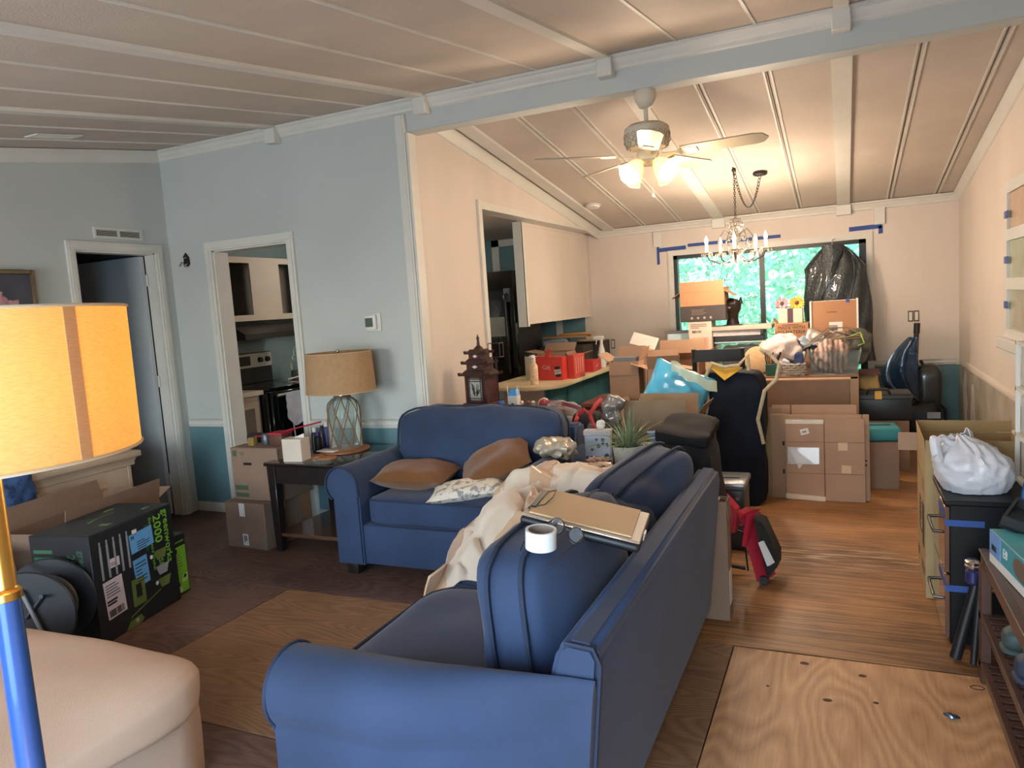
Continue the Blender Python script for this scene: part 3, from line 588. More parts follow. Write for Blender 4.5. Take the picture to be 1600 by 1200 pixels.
# --- cream comforter bunched on the far end of the sofa
com = mat('comforter_cream', 'd3c1ad', .75, var=.05, ns=3, bump=.1, bs=60, sheen=.3); satin = mat('satin_trim', 'cba988', .25, var=.08, ns=5, sheen=.2)
def ridg(p): return (1-abs(noise.noise(p))*1.6)**2
def comf(u, v):
    x = -1.47+.66*v-.10*u*(1-v); y = 2.34+1.10*u+.10*v
    arm = max(0, min(1, (y-2.98)/.12)); base = .485+.16*arm*arm*(3-2*arm)
    edge = min(1, (min(u, 1-u)*min(v, 1-v)*4)**.5*1.5)
    q = V((u*2.6+v*.8, v*2.2-u*.6, .5)); q += V((noise.noise(q*2), noise.noise(q*2+V((5, 0, 0))), 0))*.35
    puff = max(0, 1-abs(noise.noise(q*1.5+V((7, 2, 1))))*3.2)
    f = (.075-.075*puff**2)*(1-.35*arm)+ridg(q)*.03+ridg(q*2.3+V((3, 1, 1)))*.03+ridg(q*5+V((1, 4, 2)))*.012
    bulk = .13*math.exp(-((u-.36)/.24)**2-((v-.24)/.30)**2); x -= .10*math.exp(-((u-.36)/.22)**2)*(1-v)**2
    z = base+.008+edge*(f+bulk)*.95
    if v < .18: z -= (.18-v)*.5*(1-.6*u)
    if u < .12: z -= (.12-u)*.2
    return (x+.035*noise.noise(V((u*6, v*6, 7))), y+.035*noise.noise(V((u*6, v*6, 9))), z)
t = T('comforter', 'cream comforter with satin bands bunched over the far end of the large sofa', 'blanket', (-1.2, 2.9, .48))
b = B(); b.sheet(comf, 110, 76, .014); t('quilt', b, com, ang=80)
def band(u0, u1, v0, v1, lift=.011):
    b = B(); b.sheet(lambda s, w: V(comf(u0+(u1-u0)*s+0*w, v0(s)+(v1(s)-v0(s))*w))+V((0, 0, lift)), 90, 10, .004); return t('satin_band', b, satin, ang=80)
band(.05, .95, lambda s: .30+.1*sin(s*5), lambda s: .42+.1*sin(s*5))
band(.0, .98, lambda s: .0, lambda s: .09)
b = B()
def tail(u, v):
    return (-1.455-.03*sin(3*v)-.04*v+.02*sin(9*u), 2.30+.34*u+.05*v+.05*v*u, .50-.26*v*(1.1-u*.55)+.015*sin(8*u+3*v))
b.sheet(tail, 16, 16, .01); t('hanging_corner', b, satin, ang=80)
b = B(); b.sheet(lambda u, v: (-1.18+.16*u+.03*sin(7*v), 3.31+.09*v, .635+.10*sin(pi*u)*(1-v*.7)+.02*sin(9*u+5*v)), 16, 12, .008); t('turned_up_corner', b, satin, ang=80)
# --- storage clipboard, tape roll, glasses
t = T('storage_clipboard', 'black storage clipboard holding a tan paper pad on the sofa back cushion', 'clipboard', (-.894, 2.133, .915), (.043, .229, .132))
b = B(); b.obox((.175, -.125, -.022), (.352, .254, .028), (0, 0, 0), .012, 3); t('case', b, black)
b = B(); b.obox((.175, -.125, -.004), (.346, .248, .008), (0, 0, 0), .003, 1); t('lid', b, mat('smoked_acrylic', 'ab9a86', .4, var=.05))
b = B(); b.obox((.17, -.122, .003), (.30, .226, .005), (0, 0, .01), .001, 1); t('paper_pad', b, mat('manila_paper', 'd0ae82', .75, var=.03), label='tan manila paper pad')
b = B(); b.box((.012, -.20, .006), (.03, -.04, .010), .002, 1); b.tube([(.03, -.19, .008), (.055, -.19, .02), (.062, -.12, .022), (.055, -.05, .02), (.03, -.05, .008)], .0022, 6); b.tube([(.012, -.2, .006), (.005, -.2, -.01)], .003, 6); b.tube([(.012, -.04, .006), (.005, -.04, -.01)], .003, 6); t('clip', b, black)
b = B(); b.obox((.352, -.16, -.012), (.008, .04, .022), (0, 0, 0), .002, 1); t('latch', b, chrome)
b = B(); b.tube([(.01, -.254, -.004), (.34, -.254, -.004)], .002, 6); t('rim', b, chrome)
t = T('tape_roll', 'wide roll of white tape standing on the front back cushion', 'tape', (-.735, 1.715, .868), (.03, .08, 0))
b = B(); b.lathe([(.041, 0), (.041, .05), (.0345, .05), (.0345, 0), (.041, 0)], n=40, caps=False); t('tape', b, mat('white_tape', 'd6dadb', .3, var=.02))
b = B(); b.lathe([(.0345, .001), (.0345, .049), (.032, .049), (.032, .001), (.0345, .001)], n=40, caps=False); t('core', b, mat('grey_core', '8f7f70', .7))
t = T('eyeglasses', 'pair of dark-rimmed eyeglasses between tape roll and clipboard', 'glasses', (-.695, 1.80, .872), (.15, .25, -.32))
lensm = glassy('lens_glass', 'f4f4f4', .985, .02); gf = mat('glasses_frame', '241f1e', .3)
b = B()
for s in (-1, 1): b.torus((s*.033, 0, .02),   .024, .0023, (pi/2-.5, 0, 0), 28, 6, (1, .82))
b.tube([(-.01, 0, .024), (0, -.003, .028), (.01, 0, .024)], .0016, 6); t('rims', b, gf)
for s in (-1, 1): b = B(); b.tube([(s*.057, 0, .024), (s*.06, -.04, .022), (s*.056, -.11, .008), (s*.05, -.13, -.004)], .0017, 6); t('temple', b, gf)
for s in (-1, 1): b = B(); b.lathe([(.023, 0), (.023, .001)], (s*.033, 0, .02), 24, rot=(pi/2-.5, 0, 0)); t('lens', b, lensm)
# --- cream slipcovered chaise at lower left
t = T('chaise', 'cream slipcovered chaise seat at the lower left', 'chaise', (-2.6, 1.0, 0))
b = B(); b.cushion((-2.62, .92, .15), (1.34, 1.50, .30), p=16, n=10, puff=(0, 0, 0), nz=.02, nf=3); t('skirt', b, cream, ang=70)
b = B(); b.cushion((-2.615, .95, .33), (1.44, 1.58, .17), p=6, n=14, puff=(0, 0, .16), nz=.05, nf=2.2, seed=4); t('seat_cushion', b, cream, ang=70)
# --- floor lamp at left
t = T('floor_lamp', 'lit floor lamp with cream drum shade and blue and gold pole', 'lamp', (-1.2, .67, 0))
gold = mat('brushed_gold', 'c89a4e', .3, metal=1, var=.06); bluep = mat('blue_enamel', '2c4f8c', .3, var=.1, coat=.4)
b = B(); b.lathe([(.14, 0), (.14, .012), (.12, .022), (.03, .03), (.022, .04)], (-1.2, .67, 0), 32); t('base', b, gold)
b = B(); b.lathe([(.021, .035), (.0215, .6), (.019, 1.10)], (-1.2, .67, 0), 24); t('pole', b, bluep, label='blue enamelled lower pole')
b = B(); b.lathe([(.019, 1.098), (.023, 1.10), (.023, 1.112), (.018, 1.116), (.0165, 1.12), (.0165, 1.33), (.012, 1.34)], (-1.2, .67, 0), 24); t('stem', b, gold, label='gold upper stem with ring')
shade = translucent('lampshade_linen', 'e2c48e', .6, 'f4d59d', 90, .07, (1, 1, 7))
b = B(); b.lathe([(.214, 1.322), (.215, 1.545)], (-1.2, .67, 0), 64, caps=False); b.lathe([(.2125, 1.322), (.2135, 1.545)], (-1.2, .67, 0), 64, caps=False); sh = t('lamp_shade', b, shade, ang=80)
rimm = mat('shade_rim', 'cdb898', .6)
for r, z in ((.2145, 1.323), (.2155, 1.544)): b = B(); b.torus((-1.2, .67, z), r, .0025, n=64, k=6); t('shade_rim', b, rimm, sh)
b = B(); A = []
for i in range(5):
    a = rad(-14)+i*rad(7)/4; A.append(a)
def seam(u, v): a = rad(1)+u*rad(5); r = .2147+.001*v; return (-1.2+r*cos(a), .67+r*sin(a), 1.322+.222*v)
b.sheet(seam, 6, 4, .0012); t('shade_seam', b, translucent('shade_seam_linen', 'dcb986', .45, 'e0b878', 90, .05, (1, 1, 7)), sh)
b = B()
for i in range(3): a = i*2*pi/3; b.tube([(-1.2, .67, 1.50), (-1.2+.206*cos(a), .67+.206*sin(a), 1.54)], .002, 6)
b.cyl((-1.2, .67, 1.33), (-1.2, .67, 1.50), .004, n=8); t('harp', b, gold)
bulb = mat('bulb_glow', 'ffd9a0', .4, emit=9)
b = B(); b.ball((-1.2, .67, 1.40), .028, (1, 1, 1.25)); t('bulb', b, bulb)
point('floor_lamp_light', (-1.2, .67, 1.45), 5.0, (1, .76, .42), .05)
# --- end table with glass lamp
t = T('end_table', 'dark espresso end table with lower shelf left of the loveseat', 'table', (-3.12, 3.9, 0))
x0, x1, y0, y1 = -3.46, -2.82, 3.58, 4.24
b = B(); b.box((x0, y0, .575), (x1, y1, .60), .005, 2); t('table_top', b, mat('espresso_gloss', '1e1817', .12, var=.15, coat=.5))
b = B(); b.box((x0+.03, y0+.025, .46), (x1-.03, y0+.045, .575)); b.box((x0+.03, y1-.045, .46), (x1-.03, y1-.025, .575)); b.box((x0+.025, y0+.03, .46), (x0+.045, y1-.03, .575)); b.box((x1-.045, y0+.03, .46), (x1-.025, y1-.03, .575)); t('apron', b, espresso)
for x in (x0+.045, x1-.045):
    for y in (y0+.045, y1-.045): b = B(); b.obox((x, y, .2875), (.05, .05, .575), (0, 0, 0), .004, 1, taper=(1.35, 1.35)); t('leg', b, espresso)
b = B(); b.box((x0+.03, y0+.03, .10), (x1-.03, y1-.03, .125), .003, 1); t('shelf', b, mat('shelf_walnut', '5d4130', .25, var=.15, coat=.4, ns=7, stretch=(8, 1, 1)))
t = T('table_lamp', 'tan drum lamp with rope-netted glass base on the end table', 'lamp', (-3.12, 4.02, .618))
b = B(); b.lathe([(.10, .0), (.108, .01), (.107, .26), (.10, .31), (.075, .342), (.036, .358)], (-3.12, 4.02, .618), 32, caps=False); t('glass_body', b, clear)
b = B(); rope = mat('jute_rope', '7d5f42', .9, var=.2, ns=40)
def rr_(h): return .1125-.004*h if h < .27 else .1115-(h-.27)*.28 if h < .32 else .0975-(h-.32)*1.45
nR = 9
for i in range(nR):
    for s in (-1, 1):
        b.tube([(-3.12+rr_(.36*k/24)*cos(2*pi*i/nR+s*(2*pi/nR)*(1.5*k/24)), 4.02+rr_(.36*k/24)*sin(2*pi*i/nR+s*(2*pi/nR)*(1.5*k/24)), .62+.355*k/24) for k in range(25)], .0038, 5)
for h in (.004, .352): b.torus((-3.12, 4.02, .618+h), rr_(h)+.002, .006, n=28, k=6)
t('rope_net', b, rope)
b = B(); b.lathe([(.034, .352), (.034, .40), (.03, .405), (.012, .41), (.012, .60)], (-3.12, 4.02, .618), 24); t('neck', b, chrome, label='polished metal neck')
tan = mat('tan_shade_linen', 'a58460', .85, var=.08, ns=30, bump=.15, bs=250)
b = B(); b.lathe([(.235, .385), (.222, .655)], (-3.12, 4.02, .618), 48, caps=False); b.lathe([(.233, .385), (.220, .655)], (-3.12, 4.02, .618), 48, caps=False); sh = t('lamp_shade', b, tan, ang=80)
for r, z in ((.2355, .386), (.2225, .654)): b = B(); b.torus((-3.12, 4.02, .618+z), r, .002, n=48, k=6); t('shade_rim', b, rimm, sh)
b = B()
for i in range(3): a = i*2*pi/3+.5; b.tube([(-3.12, 4.02, 1.25), (-3.12+.22*cos(a), 4.02+.22*sin(a), 1.268)], .002, 6)
b.cyl((-3.12, 4.02, 1.20), (-3.12, 4.02, 1.27), .005, n=8); b.ball((-3.12, 4.02, 1.28), .013); t('finial', b, chrome)
t = T('wooden_tray', 'round wooden board under the rope-netted lamp', 'tray', (-3.12, 4.0, .60))
b = B(); b.lathe([(.165, .001), (.17, .006), (.17, .014), (.163, .018), (.001, .018)], (-3.12, 4.0, .60), 40); t('board', b, mat('round_board', '8b5a37', .5, var=.15, ns=6, stretch=(6, 1, 1)))
for k, (x, y, r, l) in enumerate(((-3.08, 3.76, .062, 'round cork coaster at the front of the end table'), (-3.20, 3.79, .058, 'round cork coaster overlapping its neighbour on the end table'))):
    b = B(); b.lathe([(r, 0), (r, .007), (r-.004, .009), (.001, .009)], (x, y, .60), 28); solo('coaster', l, 'coaster', b, mat('cork', 'a06a42', .8, var=.15, ns=30), (x, y, .60))
b = B(); b.box((-3.24, 3.85, .619), (-3.10, 3.93, .625)); solo('envelope_stack', 'thin stack of envelopes on the wooden board', 'paper', b, paper, (-3.17, 3.89, .619))
t = T('notepad_holder', 'white note cube standing at the corner of the end table', 'notepad', (-3.26, 3.68, .60), .1)
b = B(); b.box((-.072, -.05, 0), (.072, .05, .148), .002, 1); t('body', b, mat('note_white', 'cdbfae', .7, var=.03)); b = B(); b.prism([(-.02, .01, .148), (.06, .01, .148), (.06, .01, .175)], (0, .003, 0)); t('slip', b, paper)
for k, (x, y, r, h, m_, cap, l) in enumerate(((-3.36, 3.99, .024, .16, black, paper, 'black bottle with white cap on the end table'), (-3.31, 3.96, .026, .135, black, mat('navy_cap', '2a2f66', .5), 'black bottle with navy cap on the end table'), (-3.345, 4.1, .024, .185, mat('violet_bottle', '3a3a7a', .4), paper, 'violet bottle with white cap at back of the end table'), (-3.27, 4.07, .022, .19, mat('ivory_tube', 'c9b79f', .5), mat('pink_cap', 'a8505a', .5), 'ivory tube with pink cap on the end table'), (-3.4, 4.12, .02, .15, mat('brown_bottle', '4b3a33', .3), black, 'small brown bottle at the back corner of the end table'))):
    t = T('bottle', l, 'bottle', (x, y, .60), group='toiletry bottles on the end table'); b = B(); b.lathe([(r*.95, 0), (r, .006), (r, h*.72), (r*.6, h*.8), (r*.5, h*.82)], (x, y, .60), 20); t('body', b, m_); b = B(); b.lathe([(r*.62, h*.8), (r*.62, h), (.001, h)], (x, y, .60), 16); t('cap', b, cap)
# --- boxes by the kitchen doorway
t = carton('moving_box', 'taped brown box on the floor left of the end table', (.36, .34, .315), (-3.68, 3.77, 0), -.04, m=cardd)
plate(t, 'label_sticker', '-y', (-.02, -.1715, .265), .05, .09, paper); plate(t, 'label_sticker', '-y', (-.01, -.1715, .06), .05, .08, paper); rows(t, 'fine_print', '-y', (-.01, -.1728, .06), .06, .03, 2, ink, None, -pi/2, 3)
t = carton('moving_box', 'brown box with green print on top of the taped box by the doorway', (.40, .33, .36), (-3.62, 3.83, .317), .02, m=cardd)
gp = mat('green_print', '45583f', .8)
plate(t, 'printed_square', '-y', (-.165, -.1655, .32), .035, .04, gp); write(t, '56', .035, '-y', (-.10, -.166, .32), gp); plate(t, 'printed_band', '-y', (-.13, -.1655, .085), .11, .032, gp); plate(t, 'printed_band', '-y', (-.13, -.1655, .035), .11, .028, gp); plate(t, 'handle_hole', '-y', (-.06, -.1658, .25), .07, .018, black)
z = .679
b = B(); b.tube([(-3.72, 3.80, z+.05), (-3.60, 3.76, z+.06), (-3.45, 3.85, z+.09), (-3.3, 4.0, z+.12)], .006, 6); solo('power_lead', 'thin red cord lying over the box by the doorway', 'cord', b, red, (-3.6, 3.8, z))
b = B(); b.cushion((-3.76, 3.86, z+.03), (.13, .08, .06), n=5); solo('dark_pouch', 'small dark pouch on the box by the doorway', 'pouch', b, blackf, (-3.76, 3.86, z))
t = T('spice_tin', 'small yellow packet on the box by the doorway', 'packet', (-3.68, 3.74, z)); b = B(); b.box((-3.71, 3.72, z), (-3.66, 3.76, z+.055), .004); t('body', b, mat('mustard', '8a6f3a', .6))
t = T('metal_can', 'grey metal can on the box by the doorway', 'can', (-3.60, 3.78, z)); b = B(); b.lathe([(.03, 0), (.032, .004), (.032, .07), (.029, .074), (.001, .074)], (-3.60, 3.78, z), 20); t('body', b, mat('can_grey', '5d6266', .4, metal=.6))
t = T('trinket_box', 'brown trinket box beside the metal can by the doorway', 'box', (-3.49, 3.80, z)); b = B(); b.box((-3.55, 3.75, z), (-3.44, 3.86, z+.07), .005); t('body', b, brownw); b = B(); b.box((-3.555, 3.745, z+.07), (-3.435, 3.865, z+.085), .004); t('lid', b, red)
# ================================================================ LEFT SIDE
# --- cream mantel console under the painting
crm = mat('mantel_cream', 'c3ab92', .6, var=.05, ns=3)
t = T('mantel_console', 'cream mantel console with moulded top and dark inset against left wall', 'console', (-4.65, 2.75, 0))
xf = -4.45
b = B(); b.box((-4.89, 1.9, .0), (xf, 2.12, .64)); b.box((-4.89, 3.20, 0), (xf, 3.37, .64), .004, 1); b.box((-4.89, 2.12, .50), (xf, 3.20, .64)); b.box((-4.89, 2.12, 0), (xf, 3.2, .08)); t('frame', b, crm)
b = B(); b.box((-4.89, 1.84, .66), (xf+.06, 3.43, .70), .006, 2); t('top', b, crm)
b = B(); b.prism([(xf, 1.9, .60), (xf+.018, 1.9, .605), (xf+.022, 1.9, .63), (xf+.05, 1.9, .66), (xf, 1.9, .66)], (0, 1.5, 0)); t('moulding', b, crm)
b = B(); b.box((xf, 2.12, .49), (xf+.012, 3.2, .505)); b.box((xf, 3.355, .0), (xf+.01, 3.375, .6)); t('bead', b, crm)
b = B(); b.box((-4.88, 2.12, .08), (xf-.03, 3.12, .49)); t('inset_panel', b, mat('inset_brown', '6e5a50', .7, var=.05))
for z in (.40, .30): b = B(); b.box((xf-.002, 3.14, z-.028), (xf+.006, 3.19, z+.028)); t('switch_opening', b, black)
b = B(); b.box((xf-.001, 3.255, .33), (xf+.0045, 3.268, .43)); t('slot', b, black)
b = B(); b.box((xf-.03, 3.12, .08), (xf, 3.20, .5)); t('stile', b, crm)
# --- floral painting over the console
t = T('framed_painting', 'framed dark painting of pink flowers above the mantel console', 'painting', (-4.88, 2.82, 1.3), (0, .02, 0))
fr = mat('frame_bronze', '6d5a45', .4, metal=.3, var=.15)
b = B()
for p, q in (((-.0, -.34, .0), (.03, -.31, .65)), ((0, .31, 0), (.03, .34, .65)), ((0, -.31, 0), (.03, .31, .03)), ((0, -.31, .62), (.03, .31, .65))): b.box(p, q, .006, 1)
t('frame', b, fr)
b = B(); b.box((.002, -.31, .03), (.012, .31, .62)); t('canvas', b, mat('canvas_dark', '5c5a66', .8, col2='3d3f48', ns=4))
rr = random.Random(3); pk = [mat('petal_rose', 'a8747c', .8, var=.25, ns=20), mat('petal_blush', 'b98d8f', .8, var=.2, ns=20), mat('leaf_muted', '4d5648', .8)]
for i, (y, z, r, k) in enumerate(((.12, .38, .09, 0), (.08, .30, .07, 1), (.16, .27, .06, 0), (.19, .42, .04, 1), (.05, .45, .08, 1), (-.1, .35, .1, 0), (-.02, .22, .08, 1), (.22, .16, .045, 1), (.13, .14, .06, 0), (.2, .33, .05, 2), (.22, .22, .05, 2), (-.2, .2, .08, 2))):
    b = B(); b.prism([(.012+i*.0001, y+r*cos(a)*(1+.25*sin(5*a+i)), z+r*sin(a)*(1+.2*cos(4*a+i))) for a in [2*pi*j/20 for j in range(20)]], (.0015, 0, 0)); t('painted_flower' if k < 2 else 'painted_leaf', b, pk[k])
# --- blue printed bag hanging over the console front
bp = mat('blue_leaf_print', '34507c', .8, col2='1f3156', ns=18, lo=.42, hi=.5)
b = B(); b.cushion((xf+.09, 2.54, .60), (.10, .24, .36), p=3.5, n=9, puff=(.3, 0, 0), nz=.03, nf=14, seed=2); solo('cloth_bag', 'dark blue printed cloth bag hanging from the console top', 'bag', b, bp, (xf+.09, 2.54, .42))
b = B()
for i in range(9): b.ball((xf+.10+.012*sin(i*2), 2.66+.012*cos(i*3), .60-.022*i), .014, u=8, v=6)
solo('bead_string', 'string of grey-green beads beside the blue cloth bag', 'beads', b, mat('grey_beads', '5f6b62', .5), (xf+.1, 2.66, .42))
# --- open brown carton behind, its flaps up
carton('open_carton', 'large open brown carton behind the black pressure washer box', (.40, .72, .47), (-4.0, 2.72, 0), .2, flaps={'+x': 1.4, '-x': 1.25, '+y': .35, '-y': .3}, m=cardd, fl=.13)
carton('open_carton', 'low open brown carton at the far left behind the hose reel', (.30, .36, .36), (-3.98, 1.96, 0), .15, flaps={'-x': 1.2, '+y': 1.3, '-y': .4, '+x': -.6}, m=cardd, fl=.10)
# --- black and green power tool boxes
gbk = mat('printed_black_carton', '1b1d20', .45, var=.15); lime = mat('lime_print', '6fae2c', .6, var=.05); limed = mat('dark_green_print', '2c5a3e', .6); lbl = mat('blue_sticker', '5f9fd4', .6, var=.03); prod = mat('olive_print', '5f7235', .6, var=.2); greyp = mat('grey_print', '8f8f93', .6)
t = carton('pressure_washer_box', 'tall black printed box with lime lettering and white shipping label', (.345, .585, .55), (-3.515, 2.48, 0), .205, m=gbk, tape=False)
X = .1735
write(t, 'greenworks', .062, '+x', (X, .238, .385), lime, roll=-pi/2, bold=.0006)
write(t, '2000', .078, '+x', (X, .168, .445), lime, roll=-pi/2, bold=.001); write(t, 'PSI', .05, '+x', (X, .168, .275), lime, roll=-pi/2)
write(t, 'Electric Pressure Washer', .028, '+x', (X, .118, .375), lime, roll=-pi/2); rows(t, 'fine_print', '+x', (X, .085, .41), .16, .03, 2, limed, None, -pi/2, 5)
s = plate(t, 'blue_label', '+x', (X, .045, .425), .165, .10, lbl, roll=.06); write(t, 'M', .03, '+x', (X+.0015, -.02, .45), ink, par=s); rows(t, 'fine_print', '+x', (X+.001, .06, .405), .10, .05, 4, ink, s, .06, 1, .3)
s = plate(t, 'blue_label', '+x', (X, .02, .265), .10, .145, lbl, roll=.06); rows(t, 'fine_print', '+x', (X+.001, .02, .265), .08, .11, 6, ink, s, .06, 2, .28)
s = plate(t, 'shipping_label', '+x', (X, -.175, .205), .125, .19, mat('label_white', 'cdbec0', .7, var=.02), roll=.06); rows(t, 'fine_print', '+x', (X+.001, -.175, .25), .11, .07, 5, ink, s, .06, 3, .3); rows(t, 'fine_print', '+x', (X+.001, -.175, .19), .11, .03, 2, ink, s, .06, 4, .7); bars(t, 'barcode', '+x', (X+.001, -.175, .135), .10, .035, 14, ink, s, .06, 5)
s = plate(t, 'address_label', '+x', (X, -.155, .375), .07, .045, mat('label_white', 'cdbec0', .7)); rows(t, 'fine_print', '+x', (X+.001, -.155, .37), .05, .02, 2, ink, s, 0, 3, .3)
for i in range(5):
    y = -.24+i*.045; b = B(); b.box((X-.001, y, .31), (X+.0012, y+.012, .475)); b.box((X-.001, y+.002, .475), (X+.0012, y+.01, .50)); t('printed_nozzle', b, greyp)
b = B(); b.box((X-.001, -.06, .10), (X+.0014, .03, .24), .0, 1); t('printed_machine', b, prod); b = B(); b.box((X-.001, -.035, .14), (X+.002, .005, .21)); b.box((X-.001, -.05, .24), (X+.002, -.03, .26)); t('printed_panel', b, gbk)
b = B(); b.prism([(X, -.09, .055), (X, .14, .115), (X, .14, .122), (X, -.09, .062)], (.001, 0, 0)); t('printed_wand', b, prod)
for y, z in ((.17, .30), (.175, .215), (.18, .145)):
    b = B(); b.prism([(X, y-.05, z+.03), (X, y-.03, z-.02), (X, y+.03, z-.02), (X, y+.05, z+.03)], (.001, 0, 0)); t('printed_nozzle', b, prod if z != .215 else greyp)
for y, z in ((.10, .31), (.12, .16), (-.05, .03)): b = B(); b.lathe([(.011, 0), (.011, .001)], (X, y, z), 14, rot=(0, pi/2, 0)); t('printed_badge', b, paper)
b = B(); b.prism([(X, -.13, .005), (X, -.10, .04), (X, -.02, .05), (X, .0, .02), (X, -.03, .004)], (.001, 0, 0)); t('printed_nozzle', b, prod)
plate(t, 'small_label', '+x', (X, .0, .475), .032, .032, paper)
write(t, 'greenworks', .05, '-y', (.12, -.2935, .36), limed, roll=-pi/2); write(t, '2000', .06, '-y', (.06, -.2935, .40), limed, roll=-pi/2); rows(t, 'fine_print', '-y', (-.09, -.2935, .42), .12, .14, 4, limed, None, 0, 6, .5)
for x, y, w, h in ((-.03, .0, .16, .012), (-.03, .035, .16, .006), (.10, -.1, .03, .05), (.09, .2, .05, .02), (-.1, .15, .06, .02)): plate(t, 'printed_mark', '+z', (x, y, .5508), h, w, prod, roll=.1)
t = carton('tool_box', 'small black box with bright green front beside the pressure washer box', (.30, .135, .345), (-3.60, 2.825, 0), .205, m=gbk, tape=False)
X = .151
plate(t, 'green_panel', '+x', (X, .004, .145), .105, .265, lime); write(t, 'greenworks', .021, '+x', (X+.0005, 0, .305), lime)
rows(t, 'fine_print', '+x', (X+.001, -.005, .19), .08, .10, 6, prod, None, 0, 3, .35); plate(t, 'printed_square', '+x', (X+.001, -.03, .255), .03, .025, gbk)
b = B(); b.prism([(X, .0, .07), (X, .01, .105), (X, .05, .115), (X, .055, .085), (X, .04, .068)], (.0018, 0, 0)); t('printed_tool', b, mat('lime_light', '9cc66a', .6)); b = B(); b.prism([(X, .012, .095), (X, .03, .112), (X, .045, .10), (X, .03, .09)], (.0024, 0, 0)); t('printed_tool', b, gbk)
bars(t, 'barcode', '+x', (X+.001, -.02, .035), .03, .03, 7, paper); plate(t, 'printed_square', '+x', (X+.001, -.03, .065), .025, .02, gbk)
plate(t, 'printed_panel', '+z', (.02, 0, .3458), .2, .1, limed)
# --- black hose reel behind the chaise
t = T('hose_reel', 'round black hose reel on the floor behind the cream chaise', 'hose reel', (-3.38, 2.02, 0))
ax = V((.55, -.83, .05)).normalized(); c = V((-3.38, 2.02, .27)); R = ax.to_track_quat('Z', 'Y').to_matrix()
gr = mat('dark_plastic', '23262a', .5, var=.15)
for s in (-.11, .11): b = B(); b.lathe([(.05, -.008), (.20, -.01), (.205, 0), (.2, .01), (.05, .008)], c+ax*s, 40, rot=R); t('flange', b, gr)
b = B(); b.lathe([(.06, -.11), (.06, .11)], c, 24, rot=R); t('drum', b, gr)
b = B()
for i in range(7): b.torus(c+ax*(-.085+.028*i), .11+.02*(i % 2), .013, R, 32, 8)
t('hose', b, mat('hose_grey', '4a4c50', .5)); b = B(); b.tube([c+ax*.12, c+ax*.13+V((.06, .05, .09)), c+ax*.16+V((.07, .05, .1))], .009, 8); t('crank_handle', b, gr)
b = B(); b.tube([c+V((-.22, .0, .20)), c+V((-.12, -.02, .215)), c+V((-.06, -.05, .18)), c+ax*.13+V((0, 0, .12)), c+ax*.135+V((.05, .03, -.05)), c+ax*.14+V((.1, .07, -.2))], .009, 8); t('loose_hose', b, mat('hose_light', '7d7f80', .5))
b = B(); b.box((-3.50, 1.94, 0), (-3.26, 2.10, .02)); b.cyl((-3.38, 2.02, .01), (-3.38, 2.02, .25), .025); t('stand', b, gr)
# ================================================================ KITCHEN, COUNTER, SIDE TABLE, LIGHTS
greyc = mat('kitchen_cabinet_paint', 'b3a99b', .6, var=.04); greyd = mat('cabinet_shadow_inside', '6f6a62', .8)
stain = mat('stainless', 'acada9', .4, metal=.15, var=.05)
# --- upper cabinet without doors over the range
t = T('wall_cabinet', 'cream doorless wall cabinet over the range seen through the kitchen doorway', 'cabinet', (-5.2, 5.6, 1.53))
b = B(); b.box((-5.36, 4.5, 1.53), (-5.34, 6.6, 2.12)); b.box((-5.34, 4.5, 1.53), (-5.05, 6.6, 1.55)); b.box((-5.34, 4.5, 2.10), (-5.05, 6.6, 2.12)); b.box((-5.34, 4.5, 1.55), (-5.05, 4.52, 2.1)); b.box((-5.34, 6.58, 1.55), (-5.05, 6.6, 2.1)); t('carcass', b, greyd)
b = B(); b.box((-5.05, 4.5, 1.53), (-5.03, 6.6, 1.585)); b.box((-5.05, 4.5, 2.065), (-5.03, 6.6, 2.12))
for y0, y1 in ((4.5, 4.6), (5.29, 5.68), (6.1, 6.6)): b.box((-5.05, y0, 1.585), (-5.03, y1, 2.065))
t('face_frame', b, greyc)
t = T('range_hood', 'dark range hood under the doorless wall cabinet', 'hood', (-5.1, 5.4, 1.35))
b = B(); b.prism([(-5.36, 4.98, 1.36), (-4.86, 4.98, 1.36), (-4.86, 4.98, 1.41), (-5.03, 4.98, 1.50), (-5.36, 4.98, 1.50)], (0, .80, 0)); t('body', b, mat('hood_dark', '2e2b2a', .4, metal=.3)); b = B(); b.box((-4.865, 5.0, 1.365), (-4.858, 5.76, 1.40)); t('front_trim', b, mat('hood_dark', '2e2b2a'))
t = T('kitchen_range', 'black range with silver control panel in the kitchen', 'stove', (-5.0, 5.38, 0))
b = B(); b.box((-5.35, 5.0, .05), (-4.70, 5.76, .90), .004, 1); t('body', b, blackg)
b = B(); b.box((-5.35, 4.995, .90), (-4.67, 5.765, .92), .003, 1); t('cooktop', b, blackg)
for x, y, r in ((-5.18, 5.2, .09), (-5.18, 5.55, .075), (-4.87, 5.2, .075), (-4.87, 5.55, .1)): b = B(); b.torus((x, y, .921), r, .0015, n=28, k=4); t('burner_ring', b, mat('burner_grey', '3c3a3a', .5))
b = B(); b.box((-5.35, 5.0, .92), (-5.31, 5.76, 1.22), .005, 1); t('backguard', b, black)
b = B(); b.box((-5.312, 5.01, 1.075), (-5.295, 5.75, 1.215), .005, 1); cp = t('control_panel', b, stain, label='brushed silver control panel')
b = B(); b.box((-5.296, 5.25, 1.10), (-5.29, 5.45, 1.19)); t('display', b, black, cp)
for y in (5.58, 5.68, 5.08, 5.18): b = B(); b.cyl((-5.296, y, 1.145), (-5.268, y, 1.145), .028, .024, 20); t('knob', b, black, cp)
b = B(); b.box((-4.70, 5.02, .22), (-4.665, 5.74, .88), .006, 1); dr = t('oven_door', b, blackg)
